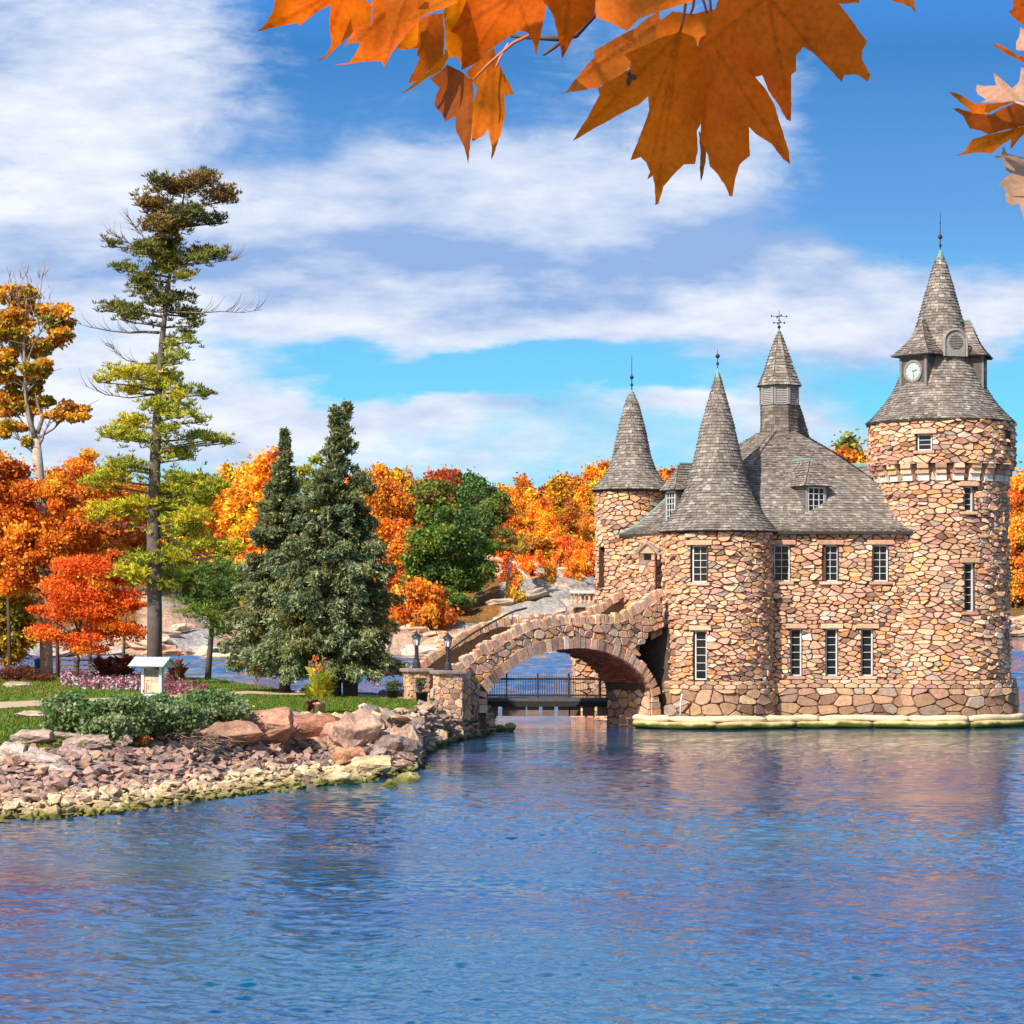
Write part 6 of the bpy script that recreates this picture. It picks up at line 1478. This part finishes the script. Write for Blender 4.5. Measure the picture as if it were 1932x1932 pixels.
for x, z, w, h, c in ((-.30, -.05, .05, .30, (.15, .12, .1)), (-.2, -.1, .06, .22, (.2, .16, .12)), (-.24, .2, .2, .04, (.5, .15, .08))): mb.box(pk+kx*x-ky*.055+up*((zb_+zt_)/2-pk.z+z), (w, .008, h), M=Mk, col=c)
mb.build('poster_print', M_PLAIN, po)
mb = MB(); mb.box(pk+kx*.2-ky*.045+up*((zb_+zt_)/2-pk.z-.12), (.42, .012, .42), M=Mk, col=(.66, .48, .30)); mb.build('poster', M_PLAIN, bo)
mb = MB(); mb.box(pk-ky*.02+up*((zt_+zk1)/2-pk.z), (.86, .06, (zk1-zt_)*.8), M=Mk, col=(.20, .18, .17)); mb.build('header', M_WOOD, e)
mb = MB(); mb.box(pk+up*(zb_-pk.z-.08), (.86, .1, .1), M=Mk, col=GW); mb.build('rail', M_WOOD, e)
for s in (-1, 1):
    mb = MB(); sl = .62
    for r in range(6):
        for c in range(8):
            off = r/6*.66+.07; q = pk+up*(ZA(1240, d)-pk.z)+ky*s*(off*math.cos(sl))-up*off*math.sin(sl)+kx*(-.87+c*.25+.02*(r % 2)); M3 = Mk @ Matrix.Rotation(-s*(sl-.05), 3, 'X')
            k_ = rnd.uniform(.85, 1.1); mb.box(q, (.235, .16, .025), M=M3, col=(.50*k_, .52*k_, .52*k_))
    mb.build('roof_slope', M_WOOD, e)
for s in (-1, 1):
    mb = MB(); q = pk+kx*s*.86; zt2 = ZA(1241, d)
    mb.add([q-ky*.56+up*(zt2-.44-pk.z), q+ky*.56+up*(zt2-.44-pk.z), q+up*(zt2-.02-pk.z)]+[q-kx*s*.05-ky*.56+up*(zt2-.44-pk.z), q-kx*s*.05+ky*.56+up*(zt2-.44-pk.z), q-kx*s*.05+up*(zt2-.02-pk.z)], [(0, 1, 2), (3, 5, 4), (0, 2, 5, 3), (1, 4, 5, 2), (0, 3, 4, 1)], (.55, .57, .58)); mb.build('gable_board', M_WOOD, e)
# terracotta pot with yellow-green canna
pc = gy(602, 1348); e = empty('flower_pot', pc, 'terracotta pot at the edge of the lawn holding the yellow-green canna', 'pot'); sc_ = pc.y/F
mb = MB(); mb.lathe((pc.x, pc.y, pc.z), [(10*sc_, 0), (12.3*sc_, 19*sc_), (13.6*sc_, 19.5*sc_), (13.6*sc_, 23.5*sc_), (12*sc_, 23.7*sc_), (11.5*sc_, 21*sc_)], 24, (.55, .30, .21)); mb.build('pot_body', M_PLAIN, e, True)
mb = MB(); mb.lathe((pc.x, pc.y, pc.z+20*sc_), [(11.6*sc_, 0), (11.6*sc_, .01)], 16, (.05, .035, .025)); mb.build('soil', M_BARK, e)
canna(602, 0, 58, 68, pc.y, [(.52, .50, .03), (.42, .46, .04), (.60, .52, .05), (.30, .36, .04), (.66, .50, .06)], 'yellow-green canna with orange flowers growing in the terracotta pot', 95, base=pc+Vector((0, 0, 20*sc_)), lf=(.35, .7),
      flowers=[(-.15, 1.85, (.85, .20, .03)), (-.05, 1.5, (.9, .3, .04)), (.05, 1.42, (.9, .34, .05)), (-.35, 1.65, (.4, .22, .15)), (.22, 1.8, (.42, .26, .18)), (.3, 1.6, (.4, .22, .15))])
broadleaf('dark red trailing plant spilling over the rim of the terracotta pot', 'plant', None, (pc.x-.2, pc.y, pc.z+.4), pc.y-.15, [(586, 1325, 13, 9), (582, 1336, 8, 8)], [(.22, .03, .04), (.14, .03, .03)], .09, 700, .4, 8, (.01, .01), name='trailing_plant')
# black litter bin
pb_ = gy(661, 1316); sc_ = pb_.y/F; e = empty('litter_bin', pb_, 'dark brown litter bin with a hooded lid, right of the taller spruce trunk', 'litter bin')
mb = MB(); mb.box(pb_+up*15.5*sc_, (28*sc_, 28*sc_, 31*sc_), rz=.1, col=(.035, .026, .024)); o = mb.build('body', M_PLAIN, e); bev(o, .03)
mb = MB(); mb.box(pb_+up*35*sc_, (32*sc_, 32*sc_, 8*sc_), rz=.1, col=(.10, .06, .05), top=.9); o = mb.build('lid', M_PLAIN, e); bev(o, .03)
mb = MB(); mb.box(pb_+up*31.5*sc_-Vector((0, 15.2*sc_, 0)), (20*sc_, .03, 3*sc_), rz=.1, col=(.005, .005, .005)); mb.build('opening', M_PLAIN, e)
# two black pots in front of the pillars
for px, row, w, h, lb, pl3, ps in [(741, 1320, 21, 19, 'black plastic pot, the left one, in front of the free-standing pillar', 'dark green sprawling plant in the left black pot', (742, 1293, 20, 12)),
                              (796, 1326, 23, 21, 'black plastic pot, the right one, between the two gate pillars', 'thin purple-green grass in the right black pot', (796, 1290, 13, 16))]:
    p = gy(px, row); s_ = p.y/F; e = empty('plant_pot', p, lb, 'pot'); mb = MB(); mb.lathe(p, [(w*.40*s_, 0), (w*.5*s_, h*.86*s_), (w*.54*s_, h*.87*s_), (w*.54*s_, h*s_), (w*.48*s_, h*s_), (w*.46*s_, h*.9*s_)], 20, (.02, .019, .02)); mb.build('pot_body', M_PLAIN, e, True)
    mb = MB(); mb.lathe((p.x, p.y, p.z+h*.88*s_), [(w*.46*s_, 0), (w*.46*s_, .01)], 14, (.05, .035, .025)); mb.build('soil', M_BARK, e)
    broadleaf(pl3, 'plant', None, (p.x, p.y, p.z+h*.8*s_), p.y, [ps], [(.07, .11, .04), (.10, .15, .05), (.16, .12, .13)], .10, 700, .4, 12, (.02, .01), (.12, .1, .06), name='potted_plant')
# wooden post by the bushes, rail fence, blue barrel
p = gy(94, 1345); s_ = p.y/F; mb = MB(); mb.box(p+up*16*s_, (8*s_, 8*s_, 34*s_), rz=.2, col=(.20, .15, .12)); o = mb.build('wooden_post', M_WOOD); bev(o, .015); tag(o, 'short dark wooden post at the left end of the bushes', 'post')
f0, f1 = gp(112, 150), gp(232, 149); e = empty('rail_fence', f0, 'dark wooden rail fence by the water behind the small maple', 'fence')
for k in range(5):
    q = f0.lerp(f1, k/4); mb = MB(); mb.box(q+up*.5, (.14, .14, 1.25), col=(.12, .085, .07)); mb.build('fence_post', M_WOOD, e)
for z in (.35, .7, 1.02): mb = MB(); mb.tube([f0+up*z-Vector((.1, .08, 0)), f1+up*z-Vector((-.1, .08, 0))], .055, 5, (.14, .10, .08)); mb.build('fence_rail', M_WOOD, e)
p = gp(77, 152.5); mb = MB(); mb.lathe(p, [(.36, 0), (.42, .9), (.45, .92), (.45, 1.0), (.3, 1.1)], 16, (.03, .13, .42)); tag(mb.build('barrel', M_PLAIN, smooth=True), 'blue barrel half hidden behind the big grey trunk', 'barrel')

# ------------------------------------------------------------------ maple leaves hanging close above the viewer
M_MAPLE = mat('maple_leaf', .6, .15, noise=(30, .15), trans=.6, bump=(60, .25, .004), fine=(160, .12))
def maple_leaf(parent, conv, pts, pet, d, col, tilt=(0, 0), curl=.012, vein=.68, seed=0, wob=.02, name='leaf', label=None, spots=()):
    poly = [conv(*q) for q in pts]; P2 = [Vector((a, -b)) for a, b in poly]; A = sum(P2[i-1].cross(P2[i]) for i in range(len(P2)))
    if sum(poly[i-1][0]*poly[i][1]-poly[i][0]*poly[i-1][1] for i in range(len(poly))) < 0: poly = poly[::-1]
    # refine + round the outline
    out = []
    n = len(poly)
    for i in range(n):
        a, b = poly[i], poly[(i+1) % n]; L_ = math.hypot(b[0]-a[0], b[1]-a[1]); k = max(1, int(L_/7))
        for j in range(k): f = j/k; out.append((a[0]+(b[0]-a[0])*f+(rnd.uniform(-.7, .7) if j else 0), a[1]+(b[1]-a[1])*f+(rnd.uniform(-.7, .7) if j else 0)))
    xs = [q[0] for q in out]; ys = [q[1] for q in out]; ins = []
    y = min(ys)+4
    while y < max(ys):
        x = min(xs)+4
        while x < max(xs):
            q = (x+rnd.uniform(-1.5, 1.5), y+rnd.uniform(-1.5, 1.5))
            if in_poly(q, out): ins.append(q)
            x += 4.8
        y += 4.8
    V2 = [Vector(q) for q in out+ins]; m_ = len(out)
    r = delaunay_2d_cdt(V2, [], [list(range(m_))] if A > 0 or True else [list(range(m_))[::-1]], 1, 1e-4)
    vs2, fs = r[0], r[2]
    pc_ = conv(*pet); cx_, cy_ = sum(xs)/len(xs), sum(ys)/len(ys)
    # lobe tips: outline corners farthest from the stalk that are sharp
    tips = []
    for i in range(n):
        a, b, c = Vector(poly[i-1]), Vector(poly[i]), Vector(poly[(i+1) % n]); u, v = (a-b), (c-b)
        if u.length < 1e-6 or v.length < 1e-6: continue
        if u.angle(v) < 1.35 and (b-Vector(pc_)).length > .35*max((Vector(q)-Vector(pc_)).length for q in poly): 
            if in_poly(tuple(b+(u.normalized()+v.normalized())*3), poly): tips.append(b)
    verts = []; cols = []
    for v in vs2:
        dx, dy = (v.x-cx_)*d/F, (v.y-cy_)*d/F
        dd = d+tilt[0]*dx+tilt[1]*dy+curl*(math.sin(dx*38+seed)+math.cos(dy*33+seed*2))+wob*mn.noise(Vector((dx*18, dy*18, seed)))
        verts.append(PT(v.x, v.y, dd))
        k = 1.0+.18*mn.noise(Vector((v.x*.02, v.y*.02, seed*3)))
        mv = 99; sv = 9
        for t in tips:
            ab = t-Vector(pc_); f = max(0, min(1, (v-Vector(pc_)).dot(ab)/ab.length_squared)); dist = (v-(Vector(pc_)+ab*f)).length
            if dist+f*1.2 < mv: mv = dist+f*1.2; sv = abs(((f*ab.length-dist*1.1) % 30)-15)
        k *= 1-(1-vein)*math.exp(-(mv/3.4)**2)-.13*math.exp(-(sv/2.6)**2)*(mv < 70)
        verts[-1].y -= .0012*max(0, 1-mv/5)
        cols.append((min(.98, col[0]*k*(1.15 if col[2] < .09 else 1)), col[1]*k*(.70 if col[2] < .09 else 1), col[2]*k*(.25 if col[2] < .09 else 1)))
    me = bpy.data.meshes.new(name); me.from_pydata(verts, [], fs); ca = me.color_attributes.new('Col', 'FLOAT_COLOR', 'POINT')
    for i, c in enumerate(cols): ca.data[i].color = (*c, 1)
    me.polygons.foreach_set('use_smooth', [True]*len(me.polygons)); me.materials.append(M_MAPLE); o = bpy.data.objects.new(name, me); COL.objects.link(o)
    attach(o, parent)
    if label: o['label'] = label
    return o
def twig(parent, conv, pts, r0, r1, d, col=(.10, .07, .06), name='twig'):
    P = [PT(*conv(x, y), d+dz) for x, y, dz in pts]; mb = MB(); n = len(P); mb.tube(P, [r0+(r1-r0)*k/(n-1) for k in range(n)], 8, col); return mb.build(name, M_PLAIN, parent, True)
cL = lambda x, y: (468.5+x*.3086, y*.3086)
cM = lambda x, y: (1022+x*.3527, y*.3527)
cR = lambda x, y: (1746+x*.2205, y*.2205)
br1 = empty('maple_branch', PT(1150, -60, 2.3), 'overhanging maple branch with big orange leaves across the top of the view', 'maple branch')
O1, O2, O3, O4 = (.95, .26, .004), (.98, .36, .005), (.9, .2, .006), (.74, .20, .01)
twig(br1, cM, [(420, -160, 0), (330, 20, .0), (180, 190, .02), (100, 208, 0), (-40, 200, 0), (-160, 190, .02)], .004, .0022, 2.34)
twig(br1, cM, [(105, 225, 0), (55, 262, 0), (12, 292, -.01)], .0022, .0014, 2.33)
twig(br1, cL, [(1720, 215, 0), (1620, 262, 0), (1480, 380, 0), (1375, 488, 0)], .0018, .0011, 2.3, (.45, .16, .08), 'petiole')
twig(br1, cL, [(1590, 265, 0), (1540, 350, 0), (1515, 410, 0)], .0012, .0010, 2.3, (.62, .25, .3), 'petiole')
for a, b in (((770, 20), (738, 180)), ((890, -40), (905, 60)), ((845, -40), (885, 75)), ((815, 0), (795, 80)), ((1195, -30), (1205, 165))): twig(br1, cM, [(*a, 0), ((a[0]+b[0])/2+5, (a[1]+b[1])/2, 0), (*b, 0)], .0014, .0011, 2.20, (.35, .09, .05), 'petiole')
maple_leaf(br1, cL, [(170,-60),(150,70),(100,150),(50,195),(110,180),(220,155),(300,140),(310,162),(360,120),(440,60),(510,30),(520,-60)], (520, -40), 2.30, O1, (.3, .2), seed=1)
maple_leaf(br1, cL, [(510,20),(495,120),(500,200),(510,270),(480,330),(415,380),(480,350),(540,290),(620,220),(700,150),(750,160),(755,30),(640,-60),(520,-60)], (600, -60), 2.34, O1, (-.3, .3), seed=2)
maple_leaf(br1, cL, [(750,-60),(760,120),(750,160),(700,145),(650,180),(580,290),(620,265),(685,262),(660,320),(620,380),(515,400),(600,395),(690,378),(810,372),(830,415),(880,320),(950,230),(1040,120),(1000,-60)], (960, -40), 2.28, (.85, .26, .03), (.2, -.3), seed=3)
maple_leaf(br1, cL, [(900,-60),(830,20),(850,170),(870,250),(940,150),(1080,10),(1060,-60)], (980, -60), 2.22, (.62, .22, .03), (.3, .1), seed=4)
maple_leaf(br1, cL, [(1030,110),(900,300),(960,305),(1040,295),(1060,110)], (1060, 100), 2.33, O2, (.1, .1), seed=14)
maple_leaf(br1, cL, [(1045,110),(1030,340),(1050,350),(1010,440),(975,510),(1040,490),(1110,430),(1190,350),(1200,200),(1190,80),(1100,90)], (1130, 70), 2.27, (.60, .22, .03), (-.2, .2), seed=5)
maple_leaf(br1, cL, [(1190,70),(1205,200),(1200,330),(1100,440),(1000,520),(930,575),(990,550),(1100,470),(1180,430),(1230,350),(1280,350),(1310,420),(1320,200),(1360,0),(1250,-60)], (1280, -40), 2.33, O2, (.2, .2), seed=6)
maple_leaf(br1, cL, [(1080,-30),(1000,80),(958,130),(1010,125),(1100,85),(1280,20),(1300,-60),(1120,-60)], (1290, -40), 2.21, (.86, .36, .06), (.4, -.4), seed=7)
maple_leaf(br1, cL, [(1360,-60),(1290,110),(1235,195),(1300,210),(1310,290),(1300,430),(1400,380),(1470,310),(1600,220),(1650,190),(1710,200),(1740,260),(1760,345),(1790,200),(1820,60),(1830,-60)], (1640, -50), 2.24, O4, (-.2, .25), seed=8)
maple_leaf(br1, cL, [(1330,440),(1450,330),(1500,290),(1515,340),(1550,430),(1600,520),(1625,580),(1565,580),(1570,700),(1540,830),(1510,920),(1485,978),(1490,900),(1465,790),(1440,830),(1370,865),(1360,700),(1400,540)], (1500, 300), 2.32, (.74, .27, .03), (.3, .15), seed=9)
maple_leaf(br1, cL, [(1215,395),(1290,430),(1370,490),(1380,560),(1365,800),(1345,1005),(1320,900),(1270,800),(1265,710),(1205,745),(1185,700),(1140,650),(1145,580),(1170,540),(1110,480),(1170,440)], (1372, 488), 2.26, (.34, .13, .05), (-.5, .2), curl=.02, seed=10, label='curled brown leaf')
maple_leaf(br1, cM, [(-30,-60),(60,80),(90,200),(110,315),(140,260),(180,180),(280,80),(300,-60)], (150, -50), 2.24, O4, (.1, .1), seed=11)
maple_leaf(br1, cM, [(630,60),(560,100),(500,150),(400,200),(275,275),(285,300),(200,400),(130,490),(40,522),(110,500),(240,480),(300,470),(450,380),(600,250),(640,190)], (640, 110), 2.30, (.90, .32, .08), (.3, -.2), seed=12)
maple_leaf(br1, cM, [(290,-60),(290,90),(380,130),(460,165),(520,100),(640,60),(800,10),(900,-60)], (700, -50), 2.30, (.90, .32, .08), (.1, .2), seed=13)
maple_leaf(br1, cM, [(610,190),(620,120),(700,60),(800,75),(940,45),(1000,150),(800,250),(640,200)], (800, 200), 2.26, (.66, .26, .04), (.1, .1), seed=15)
maple_leaf(br1, cM, [(740,170),(640,200),(560,240),(440,290),(480,330),(470,370),(300,470),(310,510),(250,620),(205,690),(165,755),(260,700),(400,620),(520,560),(570,515),(575,590),(540,690),(475,858),(530,840),(560,870),(580,920),(565,960),(595,940),(605,1000),(607,1098),(625,1090),(650,1000),(710,930),(760,880),(820,878),(835,800),(830,700),(880,600),(880,400),(820,200)], (740, 172), 2.20, (.86, .29, .02), (.25, .15), seed=16, label='biggest leaf, with an insect-eaten hole')
maple_leaf(br1, cM, [(850,200),(820,300),(830,450),(850,600),(850,750),(890,830),(900,890),(940,930),(985,1000),(1005,1050),(1020,1050),(1035,960),(1060,880),(1115,832),(1108,678),(1150,720),(1230,770),(1290,850),(1330,882),(1320,800),(1275,660),(1245,560),(1200,480),(1140,410),(1050,330),(960,250),(900,180)], (880, 180), 2.23, (.84, .25, .03), (-.1, .2), seed=17)
maple_leaf(br1, cM, [(960,-60),(900,140),(845,262),(930,265),(1000,300),(1080,370),(1140,412),(1180,402),(1210,480),(1260,550),(1310,640),(1333,650),(1335,580),(1335,400),(1362,380),(1360,300),(1400,250),(1460,290),(1520,350),(1605,442),(1620,400),(1690,400),(1745,437),(1760,400),(1715,320),(1715,270),(1740,220),(1700,170),(1640,80),(1590,20),(1700,15),(1700,-60)], (1210, -20), 2.17, (.82, .24, .03), (.1, .25), seed=18)
maple_leaf(br1, cM, [(840,700),(880,760),(878,850),(865,930),(852,975),(845,900),(850,820)], (865, 720), 2.27, (.5, .26, .06), (0, .1), seed=19)
maple_leaf(br1, cM, [(1850,-60),(1870,5),(1932,20),(1975,40),(2000,70),(1990,-60)], (1900, -50), 2.25, (.55, .2, .05), (0, .1), seed=20)
# the insect-eaten spot on the biggest leaf
mb = MB(); q = [cM(x, y) for x, y in [(450,440),(462,410),(455,395),(475,375),(480,395),(505,400),(508,425),(480,430),(470,462),(455,455)]]; mb.add([PT(x, y, 2.165) for x, y in q]+[PT(x, y, 2.168) for x, y in q], [tuple(range(10)), tuple(range(19, 9, -1))], (.05, .03, .015)); mb.build('blight_spot', M_PLAIN, br1)
br2 = empty('maple_branch', PT(2010, 260, 2.2), 'maple twig with curled pale-backed leaves reaching in at the right edge', 'maple branch')
SL = (.78, .43, .27)
maple_leaf(br2, cR, [(745,-60),(750,80),(710,95),(760,160),(860,225),(900,240),(960,-60)], (900, 0), 2.2, (.62, .17, .03), seed=21)
maple_leaf(br2, cR, [(200,790),(330,900),(400,970),(530,975),(640,915),(760,872),(680,866),(560,890),(430,890),(330,830),(240,792)], (760, 875), 2.17, (.80, .30, .03), (.1, .5), seed=22)
maple_leaf(br2, cR, [(440,725),(432,770),(450,810),(520,850),(470,880),(620,880),(780,870),(880,860),(900,600),(820,575),(800,700),(740,755),(700,720),(630,660),(570,612),(610,730),(500,735)], (800, 870), 2.20, SL, (.2, -.5), curl=.02, seed=23, label='curled leaf showing its pale underside')
maple_leaf(br2, cR, [(235,930),(320,990),(380,1100),(480,1120),(540,1150),(650,1120),(760,1100),(840,1080),(900,1060),(900,930),(760,880),(650,930),(560,980),(400,960),(280,925)], (840, 1085), 2.23, (.52, .17, .05), (.1, .2), seed=24)
maple_leaf(br2, cR, [(250,1337),(340,1290),(400,1190),(500,1160),(640,1130),(840,1080),(900,1100),(790,1200),(725,1280),(735,1190),(650,1240),(560,1317),(500,1305),(400,1310)], (850, 1085), 2.19, (.82, .32, .03), (.2, .2), seed=25)
maple_leaf(br2, cR, [(665,1250),(650,1310),(655,1360),(700,1470),(745,1490),(680,1520),(628,1577),(680,1620),(690,1720),(730,1765),(800,1740),(850,1900),(960,1900),(960,1380),(760,1330),(700,1315)], (900, 1380), 2.2, (.68, .38, .22), (-.4, .1), curl=.025, seed=26, label='curled leaf showing its pale underside')
maple_leaf(br2, cR, [(590,1335),(600,1350),(700,1350),(800,1400),(900,1440),(900,1390),(780,1340),(680,1325)], (900, 1410), 2.17, (.42, .26, .16), seed=27)
maple_leaf(br2, cR, [(580,380),(585,392),(690,460),(800,520),(900,560),(960,560),(960,500),(780,480),(680,400),(620,375)], (900, 520), 2.2, (.58, .2, .06), seed=28)
maple_leaf(br2, cR, [(810,235),(800,320),(775,360),(775,425),(800,432),(860,430),(960,420),(960,240),(850,250)], (900, 330), 2.2, SL, (-.3, .3), curl=.02, seed=29)
twig(br2, cR, [(1400, 900, 0), (1000, 940, 0), (760, 872, 0)], .002, .0012, 2.19, (.62, .3, .2), 'petiole')
twig(br2, cR, [(1500, 500, .0), (1300, 900, 0), (1150, 1200, 0), (1100, 1500, 0)], .004, .002, 2.22)
# shade-giving foliage of the same maple, above the frame between the sun and the middle leaves
lo, rs = [], []
can = empty('maple_branch', PT(1250, -420, 2.1), 'out-of-view upper maple bough whose leaves shade the hanging ones', 'maple branch')
star = [(0, -1), (.18, -.55), (.55, -.75), (.45, -.35), (1, -.3), (.65, .05), (.7, .5), (.25, .35), (0, .75), (-.25, .35), (-.7, .5), (-.65, .05), (-1, -.3), (-.45, -.35), (-.55, -.75), (-.18, -.55)]
rnd.seed(99)
for k in range(9):
    tx_, ty_ = 1130+k*68, rnd.uniform(20, 240); t = rnd.uniform(.42, .62); q = PT(tx_, ty_, 2.2)+to_sun*t; 
    while q.z < ZA(-60, q.y): q = q+to_sun*.04
    r = to_sun.cross(Vector((0, 0, 1))).normalized(); u2 = r.cross(to_sun); a = rnd.uniform(0, 6.28); s_ = rnd.uniform(.075, .11); mb = MB()
    mb.add([q]+[q+(r*(x*math.cos(a)-y*math.sin(a))+u2*(x*math.sin(a)+y*math.cos(a)))*s_+to_sun*rnd.uniform(-.01, .01) for x, y in star], [(0, i+1, (i+1) % 16+1) for i in range(16)], O1); mb.build('leaf', M_MAPLE, can)
mb = MB(); mb.tube([PT(1150, -700, 1.9), PT(1350, -600, 1.8), PT(1700, -560, 1.9)], [.008, .006, .004], 6, (.1, .07, .06)); mb.build('twig', M_PLAIN, can)
